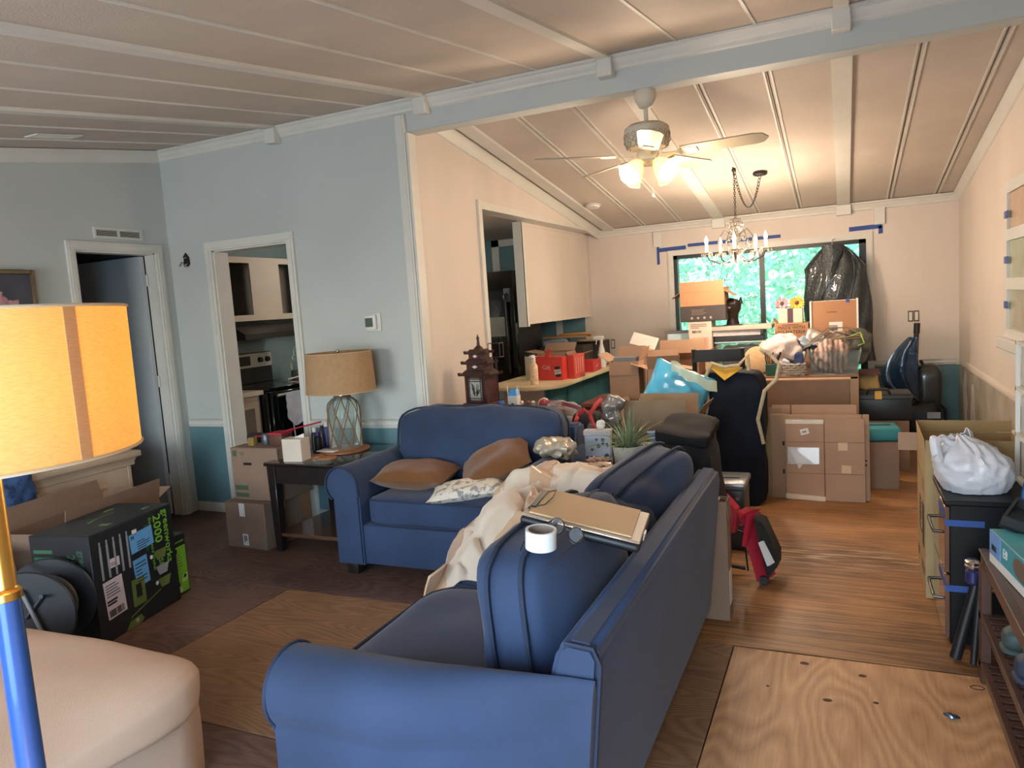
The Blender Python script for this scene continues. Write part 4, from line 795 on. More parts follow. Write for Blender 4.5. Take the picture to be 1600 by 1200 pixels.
b = B(); b.cyl((-4.63, 5.06, .85), (-4.63, 5.70, .85), .012); b.cyl((-4.665, 5.1, .85), (-4.63, 5.1, .85), .008); b.cyl((-4.665, 5.66, .85), (-4.63, 5.66, .85), .008); t('handle', b, stain, dr)
b = B(); b.box((-4.70, 5.02, .05), (-4.668, 5.74, .20), .004, 1); t('drawer', b, mat('oven_grey', '4a4a4b', .35))
def base_cab(label, y0, y1, X9=-5.355):
    t = T('base_cabinet', label, 'cabinet', (-5.05, (y0+y1)/2, 0)); b = B(); b.box((-5.355, y0, .08), (-4.78, y1, .87)); b.box((-5.35, y0, 0), (-4.84, y1, .08)); t('body', b, greyc)
    b = B(); b.box((-4.78, y0+.03, .12), (-4.762, y1-.03, .82), .004, 1); d = t('door', b, greyc); b = B(); b.box((-4.763, y0+.09, .18), (-4.757, y1-.09, .76), .002, 1); t('door_panel', b, greyd, d)
    b = B(); b.box((-5.355, y0, .87), (-4.72, y1, .91), .004, 1); t('countertop', b, mat('laminate_white', 'bdb6aa', .4, var=.05))
base_cab('white kitchen base cabinet between doorway and range', 4.47, 4.985); base_cab('white kitchen base cabinet beyond the range', 5.775, 6.6)
tw = mat('towel_cloth', 'b4bccb', .9, var=.08, ns=12)
t = T('kitchen_towel', 'pale blue apron-like towel with ties hanging from the oven handle', 'towel', (-4.60, 5.5, .3))
b = B(); b.sheet(lambda u, v: (-4.612+.012*sin(9*u)+.004*sin(20*v), 5.14+.22*u+.02*sin(6*v)*u, .866-(.24+.08*sin(3*u))*v), 16, 12, .006); t('cloth', b, tw)
for y in (5.19, 5.34): b = B(); b.tube([(-4.60, y, .62), (-4.603, y+.01, .50), (-4.60, y+.02, .34+.9*(y-5.19))], .006, 6); t('tie', b, tw)
t = T('kitchen_towel', 'grey printed towel hanging at the far end of the oven handle', 'towel', (-4.60, 5.45, .5)); b = B(); b.sheet(lambda u, v: (-4.608+.008*sin(8*u), 5.385+.09*u, .866-.34*v), 8, 8, .006); t('cloth', b, mat('grey_towel', '77747c', .9, var=.3, ns=25))
t = T('glass_jar', 'clear jar of brown utensils on the counter beyond the range', 'jar', (-5.12, 5.92, .911)); b = B(); b.lathe([(.07, 0), (.075, .02), (.075, .17), (.05, .20), (.05, .24)], (-5.12, 5.92, .911), 20, caps=False); t('glass', b, clear); b = B(); b.lathe([(.06, .005), (.066, .09), (.001, .10)], (-5.12, 5.92, .911), 16); t('contents', b, mat('amber', '7a4a2c', .4)); b = B(); b.lathe([(.03, .24), (.035, .29), (.012, .33), (.001, .34)], (-5.12, 5.92, .911), 16); t('stopper', b, clear)
for k, (y, h, l) in enumerate(((6.05, .16, 'short clear bottle on the counter beyond the range'), (6.17, .24, 'tall clear bottle with white cap on the counter beyond the range'))):
    t = T('glass_bottle', l, 'bottle', (-5.0, y, .911)); b = B(); b.lathe([(.032, 0), (.034, .01), (.034, h*.6), (.012, h*.75), (.012, h)], (-5.0, y, .911), 16); t('glass', b, milky); b = B(); b.lathe([(.015, h), (.015, h+.03), (.001, h+.03)], (-5.0, y, .911), 12); t('cap', b, whitep)
b = B(); b.tube([(-5.05, 5.68, .93), (-4.95, 5.83, .96), (-4.9, 6.0, .965)], .008, 8); solo('spoon_handle', 'pale utensil resting across the range edge', 'utensil', b, paper, (-5.0, 5.8, .92))
# --- refrigerator seen through the pass-through
t = T('refrigerator', 'tall glossy black refrigerator behind the pass-through', 'refrigerator', (-3.5, 7.25, 0))
b = B(); b.box((-3.93, 6.97, .03), (-3.10, 7.65, 1.87), .006, 1); t('cabinet', b, black)
b = B(); b.box((-3.93, 6.90, .72), (-3.08, 6.965, 1.87), .012, 2); d1 = t('door', b, blackg); b = B(); b.box((-3.93, 6.90, .06), (-3.08, 6.965, .71), .012, 2); t('freezer_drawer', b, blackg)
b = B(); b.tube([(-3.15, 6.90, 1.64), (-3.15, 6.84, 1.62), (-3.147, 6.83, 1.2), (-3.15, 6.84, .82), (-3.15, 6.90, .80)], .018, 10); t('handle', b, blackg, d1)
b = B(); b.box((-3.18, 6.87, 1.55), (-3.11, 6.90, 1.69), .006, 1); t('hinge_cap', b, mat('hinge_grey', '5b6066', .3), d1)
plate(t, 'grey_rectangle', '-y', (-3.32, 6.898, 1.30), .26, .2, mat('rectangle_grey', '7f7f7a', .6), par=d1)  # plain grey rectangle set on the refrigerator door
# --- upper cabinet box hanging over the peninsula (its painted back faces the dining room)
t = T('hanging_cabinet', 'cream hanging cabinet above the peninsula counter', 'cabinet', (-2.9, 7.4, 1.32))
b = B(); b.box((-2.815, 6.42, 1.32), (-2.75, 8.39, 2.284), .003, 1); t('body', b, paint)
b = B(); b.box((-2.752, 6.40, 1.30), (-2.735, 6.47, 2.284)); b.box((-2.82, 6.395, 1.30), (-2.735, 6.42, 2.284)); t('end_trim', b, trimw)
b = B(); b.box((-2.752, 6.47, 1.32), (-2.744, 8.39, 1.35)); b.box((-2.752, 8.29, 1.35), (-2.744, 8.39, 2.28)); b.box((-2.752, 6.47, 2.255), (-2.744, 8.29, 2.284)); t('edge_trim', b, paint)
b = B(); b.box((-4.0, 8.38, 1.0), (-3.9, 8.394, 2.33)); b.box((-3.2, 8.38, 1.0), (-3.12, 8.394, 2.33)); b.box((-4, 8.38, 2.25), (-3.12, 8.394, 2.33)); struct('trim_kitchen_far', b, trimw)
# --- peninsula
t = T('peninsula', 'low kitchen peninsula with rounded pale countertop and teal base', 'counter', (-2.6, 7.1, 0))
b = B(); P = [(-3.05, 8.39), (-3.05, 5.93)]
for i in range(10): a = -pi/2+pi/2*i/9; P.append((-2.62+.31*cos(a), 6.24+.31*sin(a)))
P.append((-2.31, 8.39)); b.prism([(x, y, .742) for x, y in P], (0, 0, .038)); bmesh.ops.bevel(b.b, geom=[e for e in b.b.edges], offset=.006, segments=2, affect='EDGES'); t('countertop', b, mat('laminate_cream', 'd0bd98', .4, var=.05))
tealw = mat('teal_cabinet', '3f6f78', .6, var=.12, ns=3)
b = B(); b.box((-2.95, 6.28, .05), (-2.53, 8.39, .74)); t('base', b, tealw)
for y0, y1 in ((6.3, 6.78), (6.8, 7.28), (7.3, 7.78), (7.8, 8.28)): b = B(); b.box((-2.53, y0, .09), (-2.515, y1, .72), .004, 1); t('panel', b, tealw)
b = B(); b.box((-2.97, 6.24, 0), (-2.55, 6.28, .74)); t('end_panel', b, paint)
# --- things on the peninsula
z = .781
t = T('spray_bottle', 'pale printed spray bottle at the rounded end of the counter', 'bottle', (-2.58, 6.12, z))
b = B(); b.lathe([(.036, 0), (.038, .01), (.038, .17), (.02, .20), (.014, .23)], (-2.58, 6.12, z), 20); t('body', b, mat('pale_peach', 'd8b999', .5, var=.25, ns=35)); b = B(); b.lathe([(.022, .205), (.022, .25), (.016, .27), (.001, .27)], (-2.58, 6.12, z), 16); b.box((-2.595, 6.06, z+.245), (-2.565, 6.13, z+.268), .004, 1); t('trigger_head', b, whitep)
t = T('glass_canister', 'cream canister behind the spray bottle on the counter', 'canister', (-2.72, 6.45, z)); b = B(); b.lathe([(.06, 0), (.065, .01), (.065, .22), (.06, .23), (.001, .23)], (-2.78, 6.55, z), 24); t('body', b, mat('canister_cream', 'a89d8c', .5)); b = B(); b.lathe([(.063, .23), (.063, .25), (.001, .253)], (-2.78, 6.55, z), 24); t('lid', b, black)
t = T('gift_bag', 'glossy red paper bag with handle and white script on the counter', 'bag', (-2.56, 6.52, z), -.12)
b = B(); b.prism([(-.15, -.07, 0), (.15, -.07, 0), (.145, -.06, .215), (-.145, -.06, .225)], (0, .13, 0)); t('body', b, redb)
b = B(); b.prism([(-.05, -.06, .20), (.0, -.06, .20), (.03, -.05, .29), (.01, -.05, .30), (-.03, -.05, .25)], (0, .012, 0)); t('handle', b, redb)
write(t, 'Gift', .06, (pi/2+.05, .1, 0), (-.02, -.0705, .12), mat('script_pink', 'e0a49c', .6)); plate(t, 'label_sticker', (pi/2+.05, -.1, 0), (.10, -.0705, .08), .055, .10, ink); bars(t, 'barcode', (pi/2+.05, -.1, 0), (.10, -.0725, .08), .045, .07, 7, paper, None, pi/2)
t = T('red_carton', 'red striped carton leaning against the red gift bag', 'box', (-2.36, 6.66, z), -.1)
b = B(); b.box((-.035, -.12, 0), (.035, .12, .225), .003, 1); t('body', b, redb)
for i in range(4): plate(t, 'printed_stripe', '+x', (.0355, -.08+.05*i, .12), .012, .15, mat('stripe_pale', 'c88f86', .5))
t = carton('open_carton', 'open brown carton with white label on the counter behind red bag', (.34, .28, .235), (-2.68, 6.93, z), 0, flaps={'-y': -1.2, '+y': .9, '-x': .2, '+x': -1.2}, m=cardd, fl=.1); plate(t, 'shipping_label', '-y', (.07, -.1415, .17), .13, .1, paper); bars(t, 'barcode', '-y', (.07, -.1425, .165), .10, .05, 10, ink)
b = B(); b.box((-.17, -.13, 0), (.17, .13, .02)); 
t = T('shoe_box', 'red shoe box with opened tan lid on the counter end', 'box', (-2.44, 7.28, z), .05)
b = B(); b.box((-.09, -.16, 0), (.09, .16, .11), .003, 1); t('body', b, mat('shoe_red', 'b8262c', .5)); b = B(); b.obox((-.09, 0, .15), (.20, .34, .006), (0, -.5, 0)); t('lid', b, cardo); b = B(); b.prism([(.091, -.06, .05), (.091, -.02, .04), (.091, .05, .075), (.091, -.02, .052)], (.0015, 0, 0)); t('printed_swoosh', b, paper)
t = T('spray_bottle', 'white trigger spray bottle standing on the counter far end', 'bottle', (-2.40, 7.62, z))
b = B(); b.lathe([(.04, 0), (.042, .01), (.042, .15), (.03, .2), (.015, .26)], (-2.40, 7.62, z), 20); t('body', b, whitep); b = B(); b.box((-2.49, 7.605, z+.30), (-2.37, 7.635, z+.34), .006, 1); b.cyl((-2.40, 7.62, z+.26), (-2.40, 7.62, z+.32), .017); b.tube([(-2.45, 7.62, z+.30), (-2.46, 7.62, z+.25)], .006, 6); t('trigger_head', b, whitep)
t = T('tissue_wrap', 'crumpled white tissue beside the shoe box on the counter', 'tissue', (-2.48, 7.95, z)); b = B(); b.ball((-2.48, 7.95, z+.035), .11, (1, 1.2, .32), 16, 10, .5, 9); t('crumple', b, paper)
# pile at the back of the counter
def slab(name, label, cat, c, d, rz, m, bev=.004, group=None):
    b = B(); b.obox((0, 0, d[2]/2), d, (0, 0, 0), bev, 1); return solo(name, label, cat, b, m, c, rz, group, local=True)
t = carton('low_carton', 'dark low carton at the back of the counter under the wooden boards', (.5, .34, .25), (-2.80, 7.62, z), .02, m=mat('charcoal_carton', '3a3432', .7), tape=False)
slab('grey_case', 'grey zippered case on the dark carton on the counter', 'case', (-2.88, 7.52, z+.252), (.28, .2, .085), .15, mat('grey_cloth', '5f6f78', .8, var=.2, ns=8), .02)
slab('cutting_board', 'upper wooden board lying across the counter pile', 'board', (-2.78, 7.60, z+.340), (.48, .26, .022), .08, mat('board_wood', '8a6a48', .6, var=.15, ns=6, stretch=(1, 8, 1)))
slab('cutting_board', 'second wooden board on top of the counter pile', 'board', (-2.68, 7.66, z+.364), (.36, .2, .02), -.12, mat('board_wood2', 'a57a4a', .6, var=.15, ns=6, stretch=(1, 8, 1)))
slab('wooden_plank', 'pale wooden plank at right of the counter pile', 'board', (-2.62, 7.95, z+.27), (.30, .08, .022), .1, mat('board_pale', 'b38f60', .6, var=.1))
t = carton('dark_carton', 'dark carton at the far corner of the counter holding the pale plank', (.3, .3, .265), (-2.66, 8.14, z), 0, m=mat('charcoal_carton', '3a3432', .7), tape=False)
# --- low cabinet behind the loveseat with the pagoda clock
t = T('low_cabinet', 'dark low cabinet behind the loveseat carrying the pagoda clock', 'cabinet', (-2.12, 4.58, 0))
b = B(); b.box((-2.52, 4.42, .06), (-1.72, 4.74, .77), .004, 1); t('body', b, brownw); b = B(); b.box((-2.55, 4.39, .77), (-1.69, 4.77, .795), .005, 2); t('top', b, brownw)
for i in range(2): b = B(); b.box((-2.50+.39*i, 4.405, .10), (-2.13+.39*i, 4.42, .75), .003, 1); d = t('door', b, brownw); b = B(); b.ball((-2.16+.12*i, 4.395, .5), .012); t('knob', b, gold, d)
t = T('pagoda_clock', 'dark red wooden pagoda clock with three tiered roofs behind the loveseat', 'clock', (-2.33, 4.56, .796), -.22)
mah = mat('mahogany', '45201d', .35, var=.3, ns=9, stretch=(1, 1, 5), coat=.3); mahd = mat('mahogany_dark', '2e1513', .4, var=.2)
b = B(); b.box((-.125, -.09, 0), (.125, .09, .03), .004, 1); b.box((-.112, -.08, .03), (.112, .08, .05), .003, 1); t('base', b, mah)
b = B(); b.box((-.095, -.065, .05), (.095, .065, .245), .002, 1); t('case', b, mah)
def proof(z, w, d, h):
    b = B(); bmesh.ops.create_cube(b.b, size=1)
    for v in b.b.verts: k = .68 if v.co.z > 0 else 1; v.co = V((v.co.x*w*k, v.co.y*d*k, z+(v.co.z+.5)*h))
    b.box((-w/2-.008, -d/2-.008, z-.006), (w/2+.008, d/2+.008, z+.002))
    for sx in (-1, 1):
        for sy in (-1, 1): b.prism([(sx*(w/2-.03), sy*(d/2+.008), z+.002), (sx*(w/2+.014), sy*(d/2+.008), z+.016), (sx*(w/2+.01), sy*(d/2+.008), z-.006), (sx*(w/2-.03), sy*(d/2+.008), z-.006)], (0, -sy*.03, 0))
    t('roof', b, mahd)
proof(.25, .235, .17, .035); b = B(); b.box((-.075, -.055, .285), (.075, .055, .325)); t('tier', b, mah); proof(.33, .19, .14, .03); b = B(); b.box((-.058, -.045, .36), (.058, .045, .395)); t('tier', b, mah); proof(.40, .15, .11, .025)
b = B(); b.lathe([(.035, .425), (.03, .435), (.012, .45), (.008, .49), (.012, .5), (.008, .51), (.001, .53)], n=16); t('spire', b, mahd)
for zz, w in ((.305, .05), (.378, .042)): b = B(); b.prism([(-w/2, -.0565 if zz < .35 else -.0465, zz), (0, -.0565 if zz < .35 else -.0465, zz+.012), (w/2, -.0565 if zz < .35 else -.0465, zz), (0, -.0565 if zz < .35 else -.0465, zz-.012)], (0, .002, 0)); t('cut_out', b, paper)
plate(t, 'dial_panel', '-y', (0, -.066, .145), .115, .16, mat('dial_silver', '9ea09a', .4, var=.3, ns=60)); 
b = B()
for x in (-.068, -.05, .05, .068): b.box((x-.003, -.07, .055), (x+.003, -.064, .24))
for zz in (.07, .085, .205, .22): b.box((-.085, -.07, zz-.003), (.085, -.064, zz+.003))
t('lattice', b, mahd); rr = random.Random(2); b = B()
for i in range(22): a = rr.uniform(0, 6.28); r = .012+.035*rr.random(); b.tube([(.01*cos(a), -.068, .10+.03*rr.random()), (r*cos(a), -.0685, .15+r*1.1*sin(a))], .002, 4)
t('tree_ornament', b, mahd)
t = T('wire_frame_box', 'tiny wire framed display box behind the pagoda spire', 'ornament', (-2.27, 4.70, .796)); b = B(); X0, Y0, Z0 = -2.31, 4.67, 1.15
b.cyl((-2.27, 4.70, .796), (-2.27, 4.70, 1.15), .008)
for x in (X0, X0+.09):
    for y in (Y0, Y0+.06): b.tube([(x, y, Z0), (x, y, Z0+.1)], .003, 6)
for zz in (Z0, Z0+.1): b.tube([(X0, Y0, zz), (X0+.09, Y0, zz), (X0+.09, Y0+.06, zz), (X0, Y0+.06, zz)], .003, 6, closed=True)
t('frame', b, mahd)
b = B(); b.cushion((-2.18, 4.55, .826), (.05, .045, .06), p=3, n=5); solo('blue_figurine', 'little blue figurine beside the pagoda clock', 'figurine', b, mat('figurine_blue', '3a5f9e', .4), (-2.18, 4.55, .796))
t = T('house_figurine', 'white toy milk carton with blue roof beside the pagoda clock', 'figurine', (-2.11, 4.62, .796))
b = B(); b.box((-2.145, 4.59, .796), (-2.075, 4.65, .885)); t('body', b, paper); b = B(); b.prism([(-2.145, 4.585, .885), (-2.075, 4.585, .885), (-2.09, 4.61, .925), (-2.13, 4.61, .925)], (0, .06, 0)); t('roof', b, mat('roof_blue', '3f86c4', .4)); b = B(); b.box((-2.12, 4.587, .812), (-2.10, 4.59, .832)); t('door', b, black)
for s in (-.035, .035): b = B(); b.tube([(-2.11+s, 4.60, .885), (-2.11+s*1.1, 4.60, .955)], .003, 6); t('post', b, paper)
grn = mat('moss_green', '6d8350', .9, var=.3, ns=60)
b = B(); b.cushion((-2.09, 4.5, .81), (.22, .10, .03), n=8, nz=.008, nf=60); solo('moss_strip', 'strip of green moss in front of the toy milk carton', 'ornament', b, grn, (-2.09, 4.5, .796))
for k, (x, c_, l) in enumerate(((-2.01, 'd8d0c0', 'small cream figurine right of the moss strip'), (-1.96, '7b4a35', 'small brown figurine right of the moss strip'), (-1.925, 'c9bfae', 'tiny pale figurine by the red figurine'))):
    t = T('figurine', l, 'figurine', (x, 4.52, .796), group='tiny figurines behind the loveseat'); b = B(); b.lathe([(.018, 0), (.02, .015), (.01, .035), (.001, .04)], (x, 4.52, .796), 12); t('body', b, mat('fig_%d' % k, c_, .5)); b = B(); b.ball((x, 4.52, .846), .014); t('head', b, mat('fig_%d' % k, c_, .5))
t = T('figurine', 'red and white round figurine at the end of the row', 'figurine', (-1.86, 4.55, .796)); b = B(); b.ball((-1.86, 4.55, .832), .036); t('body', b, mat('fig_red', '8e3232', .4)); b = B(); b.torus((-1.86, 4.55, .832), .035, .008, (1.2, 0, 0)); t('collar', b, paper)
b = B(); b.cushion((-1.775, 4.52, .803), (.13, .05, .014), n=4); solo('folded_note', 'flat tan folded note behind the loveseat corner', 'note', b, mat('tan_note', 'b79a76', .8), (-1.775, 4.52, .796))
# --- side table between loveseat and sofa, with the potted grass
t = T('side_table', 'dark side table between loveseat and large sofa', 'table', (-1.13, 3.86, 0))
b = B(); b.box((-1.395, 3.40, .535), (-.87, 4.22, .56), .005, 2); t('table_top', b, espresso)
for x in (-1.36, -.905):
    for y in (3.44, 4.18): b = B(); b.obox((x, y, .2675), (.045, .045, .535)); t('leg', b, espresso)
b = B(); b.box((-1.37, 3.43, .46), (-.895, 4.19, .535)); t('apron', b, espresso)
z = .561
t = T('potted_grass', 'potted grass plant in a ridged pale pot on the side table', 'plant', (-1.08, 3.82, z))
b = B(); prof = [(.066, 0), (.072, .008)]
for i in range(1, 9): prof += [(.072+.0015*i, .016*i-.004), (.074+.0015*i, .016*i), (.0735+.0015*i, .016*i+.008)]
prof += [(.087, .148), (.082, .15), (.08, .13), (.001, .13)]
b.lathe(prof, (-1.08, 3.82, z), 36); t('pot', b, mat('pot_sage', 'b5b3a6', .6, var=.05))
b = B(); b.lathe([(.079, .128), (.05, .135), (.001, .137)], (-1.08, 3.82, z), 20); t('soil', b, mat('soil', '3a2f27', .9))
gA = mat('grass_sage', '6f7f5c', .7, var=.3, ns=30); gB = mat('grass_pale', '94a083', .7, var=.25, ns=30); rr = random.Random(12)
for i in range(150):
    a = rr.uniform(0, 2*pi); l = rr.uniform(.12, .27); e = rr.uniform(.25, 1.45); r0 = .045*rr.random(); w = rr.uniform(.0025, .0045); b = B(); d = V((cos(a), sin(a), 0)); s_ = V((-sin(a), cos(a), 0))*w
    P = [V((-1.08, 3.82, z+.13))+d*(r0+l*cos(e)*u**1.3)+V((0, 0, l*(sin(e)*u-.35*u*u*(1.3-e*.7)))) for u in (0, .35, .7, 1)]
    vs = [[b.b.verts.new(p-s_*k), b.b.verts.new(p+V((0, 0, .0012))), b.b.verts.new(p+s_*k)] for p, k in zip(P, (1, 1.1, .8, .15))]
    for q, w_ in zip(vs, vs[1:]):
        for j in range(2): b.b.faces.new((q[j], q[j+1], w_[j+1], w_[j]))
    t('grass_blade', b, gA if i % 3 else gB)
t = T('succulent_bowl', 'dusty pink bowl of gravel beside the potted grass', 'bowl', (-1.25, 3.80, z)); b = B(); b.lathe([(.05, 0), (.064, .02), (.072, .07), (.067, .072), (.062, .06), (.001, .06)], (-1.25, 3.80, z), 28); t('bowl', b, mat('dusty_pink', '8d5b55', .5))
b = B(); rr = random.Random(8)
for i in range(60): a = rr.uniform(0, 6.28); r = .058*rr.random()**.5; b.ball((-1.25+r*cos(a), 3.8+r*sin(a), z+.063+.012*rr.random()), .007, u=6, v=4)
t('gravel', b, mat('gravel', 'b5a08c', .8, var=.4, ns=40), kind='stuff')
t = T('gift_box', 'grey spotted gift box standing behind the pink bowl', 'box', (-1.31, 4.0, z), .15); b = B(); b.box((-.075, -.03, 0), (.075, .03, .17), .003, 1); t('body', b, mat('gift_grey', '9aa0aa', .6)); b = B(); b.box((-.08, -.034, .17), (.08, .034, .20), .003, 1); t('lid', b, mat('gift_lid', 'a8a2a6', .6)); rr = random.Random(5)
for i in range(14): b = B(); b.lathe([(.006+.006*rr.random(), 0), (.008, .001)], (rr.uniform(-.065, .065), -.0305, rr.uniform(.01, .155)), 8, rot=(pi/2, 0, 0)); t('printed_spot', b, mat('spot_navy', '3b4660', .7))
b = B(); b.cushion((.02, 0, .23), (.05, .03, .045), p=4, n=4); t('bow', b, paper)
t = T('blue_vase', 'small pale blue vase behind the potted grass', 'vase', (-1.00, 4.05, z)); b = B(); b.lathe([(.03, 0), (.045, .03), (.042, .07), (.02, .12), (.018, .15), (.035, .18), (.033, .18), (.015, .15), (.001, .05)], (-1.0, 4.05, z), 28); t('body', b, mat('vase_blue', '86a5c4', .35, var=.15))
t = T('trivet', 'round wooden lid at the corner of the side table', 'trivet', (-1.34, 3.93, z)); b = B(); b.lathe([(.05, 0), (.056, .006), (.056, .014), (.05, .02), (.001, .02)], (-1.34, 3.93, z), 28); t('disc', b, mat('lid_wood', '8a5e36', .5, var=.15, ns=8))
b = B(); b.obox((-1.2, 3.6, z+.012), (.20, .12, .024), (0, 0, .3), .006, 1); solo('orange_book', 'rust coloured booklet on the side table near the sofa', 'book', b, mat('rust_cover', '9c5a38', .6), (-1.2, 3.6, z))
pk = glassy('foil_packet', 'd9c9ae', .2, .2, body=1)
b = B(); b.cushion((-1.50, 3.80, .692), (.23, .16, .085), (0, .12, .3), p=3.5, n=12, nz=.03, nf=26, seed=3); solo('plastic_packet', 'crinkled shiny plastic packet on right arm of the loveseat', 'packet', b, mat('foil_packet_m', 'a89a84', .25, var=.25, ns=14, coat=.6), (-1.50, 3.80, .65))
# --- ceiling fan with four lit tulip lamps
CX, CY = -1.03, 4.365
t = T('ceiling_fan', 'off-white five blade ceiling fan with lit tulip lamps under the beam', 'ceiling fan', (CX, CY, 2.2))
ivory = mat('fan_ivory', 'cfc6b2', .45, var=.05); iv2 = mat('fan_filigree', 'a99f88', .6, var=.3, ns=60)
b = B(); b.lathe([(.06, 2.69), (.064, 2.67), (.062, 2.64), (.04, 2.60), (.02, 2.59)], (CX, CY, 0), 32); t('canopy', b, ivory)
b = B(); b.cyl((CX, CY, 2.47), (CX, CY, 2.60), .013); t('downrod', b, ivory)
b = B(); b.lathe([(.04, 2.51), (.10, 2.50), (.128, 2.48), (.132, 2.455), (.125, 2.40), (.10, 2.365), (.06, 2.355)], (CX, CY, 0), 40); mo = t('motor_housing', b, ivory)
b = B()
for i in range(20):
    a = 2*pi*i/20
    for zz, r in ((2.435, .131), (2.405, .128), (2.38, .115)): b.torus((CX+r*cos(a+zz*9), CY+r*sin(a+zz*9), zz), .012, .003, (0, pi/2, a), 12, 5)
t('filigree', b, iv2, mo)
for k in range(5):
    a = rad(-3+72*k); R = Matrix.Rotation(a, 3, 'Z'); o = V((CX, CY, 2.325))
    tilt = Matrix.Rotation(rad(-13), 3, 'X'); b = B()
    P = [(.20, -.055), (.60, -.068), (.65, -.05), (.675, 0), (.65, .05), (.60, .068), (.20, .055)]
    b.prism([R @ (tilt @ V((x, y, -.003)))+o for x, y in P], R @ (tilt @ V((0, 0, .007)))); bl = t('blade', b, mat('fan_blade', 'b3a68d', .5, var=.05))
    b = B(); b.prism([R @ (tilt @ V((x, y, -.009)))+o for x, y in ((.09, -.018), (.17, -.014), (.21, -.045), (.29, -.03), (.29, .03), (.21, .045), (.17, .014), (.09, .018))], R @ (tilt @ V((0, 0, .005)))); t('blade_iron', b, ivory, bl)
b = B(); b.lathe([(.06, 2.355), (.065, 2.33), (.05, 2.30), (.055, 2.285), (.03, 2.265), (.001, 2.262)], (CX, CY, 0), 32); t('light_fitter', b, ivory)
tul = translucent('tulip_glass', 'eadfc4', .5, 'fff0d0', 40, .05)
for k in range(4):
    a = rad(-32+90*k); d = V((cos(a), sin(a), 0)); o = V((CX, CY, 2.29))+d*.055; ax = (d*.78+V((0, 0, -.62))).normalized(); R = ax.to_track_quat('Z', 'Y').to_matrix()
    b = B(); b.tube([(CX, CY, 2.30), o, o+ax*.02], .012, 8); arm_ = t('lamp_arm', b, ivory)
    b = B(); b.lathe([(.02, .0), (.034, .02), (.047, .055), (.05, .085), (.062, .12)], o+ax*.01, 30, caps=False, rot=R, wob=lambda q, z: .16*max(0, z-.05)/.07*abs(cos(q*3))); b.lathe([(.018, .0), (.032, .02), (.045, .055), (.048, .085), (.060, .12)], o+ax*.01, 30, caps=False, rot=R, wob=lambda q, z: .16*max(0, z-.05)/.07*abs(cos(q*3))); t('tulip_shade', b, tul, arm_, ang=80)
    b = B(); b.ball(o+ax*.085, .029, (1, 1, 1.15), 16, 10); t('bulb', b, mat('fan_bulb_glow', 'fff0cf', .4, emit=14), arm_)
    point('fan_lamp_light', o+ax*.145, 17, WARM, .03)
for x, l in ((.03, .18), (-.02, .10)):
    b = B(); b.tube([(CX+x, CY-.03, 2.27), (CX+x, CY-.03, 2.27-l)], .0012, 5); b.ball((CX+x, CY-.03, 2.265-l), .009 if l > .15 else .005, (1, 1, 1.4)); t('pull_chain', b, ivory)
# --- chandelier
HX, HY = -.84, 6.68
t = T('chandelier', 'small crystal chandelier with candle bulbs over the dining table', 'chandelier', (HX, HY, 1.7))
iron = mat('chandelier_iron', '2a2522', .4, metal=.4); crys = glassy('crystal', 'f2ece2', .55, .02); crysm = mat('crystal_solid', 'd8cfc4', .05, var=.1, trans=.8)
b = B()
def chain(pts, b):
    for i in range(len(pts)-1): 
        p, q = V(pts[i]), V(pts[i+1]); R = (q-p).to_track_quat('X', 'Z').to_matrix() @ Matrix.Rotation(pi/2*(i % 2), 3, 'X'); b.torus((p+q)/2, (q-p).length*.62, .0028, R, 12, 5, (1, .62))
n = 22; chain([(HX, HY, 2.56-.42*i/n) for i in range(n+1)], b); n = 34; P = []
for i in range(n+1): u = i/n; P.append((HX+.19*u, HY+.24*u, 2.545-.31*sin(pi*u)**.8-.03*u)); 
chain(P, b); t('chain', b, iron); b = B(); b.cyl((HX, HY, 2.53), (HX, HY, 2.565), .012); b.torus((HX, HY, 2.535), .016, .003, (pi/2, 0, 0)); t('ceiling_hook', b, iron)
b = B(); b.lathe([(.001, 2.495), (.05, 2.495), (.062, 2.505), (.062, 2.52)], (HX+.19, HY+.24, 0), 28); t('canopy', b, iron)
b = B(); b.lathe([(.006, 2.14), (.02, 2.12), (.035, 2.09), (.02, 2.06), (.012, 2.03), (.022, 2.0), (.045, 1.96), (.02, 1.92), (.014, 1.88), (.03, 1.85), (.05, 1.83), (.03, 1.79), (.012, 1.77), (.02, 1.74), (.001, 1.715)], (HX, HY, 0), 20); t('column', b, crysm, label='cut glass centre column')
c_me = None
def crystal(p, s=1, par=None):
    global c_me
    if c_me is None: b_ = B(); b_.lathe([(.001, .0), (.006, -.006), (.0085, -.018), (.005, -.032), (.001, -.038)], (0, 0, 0), 6); c_me = mesh_of(b_, 'crystal', crysm, ang=10)
    o = put('crystal', c_me, par or t.o); o.location = V(p)-V(t.o.location); o.scale = (s, s, s); return o
flame = mat('candle_bulb_glow', 'ffdca8', .4, emit=10)
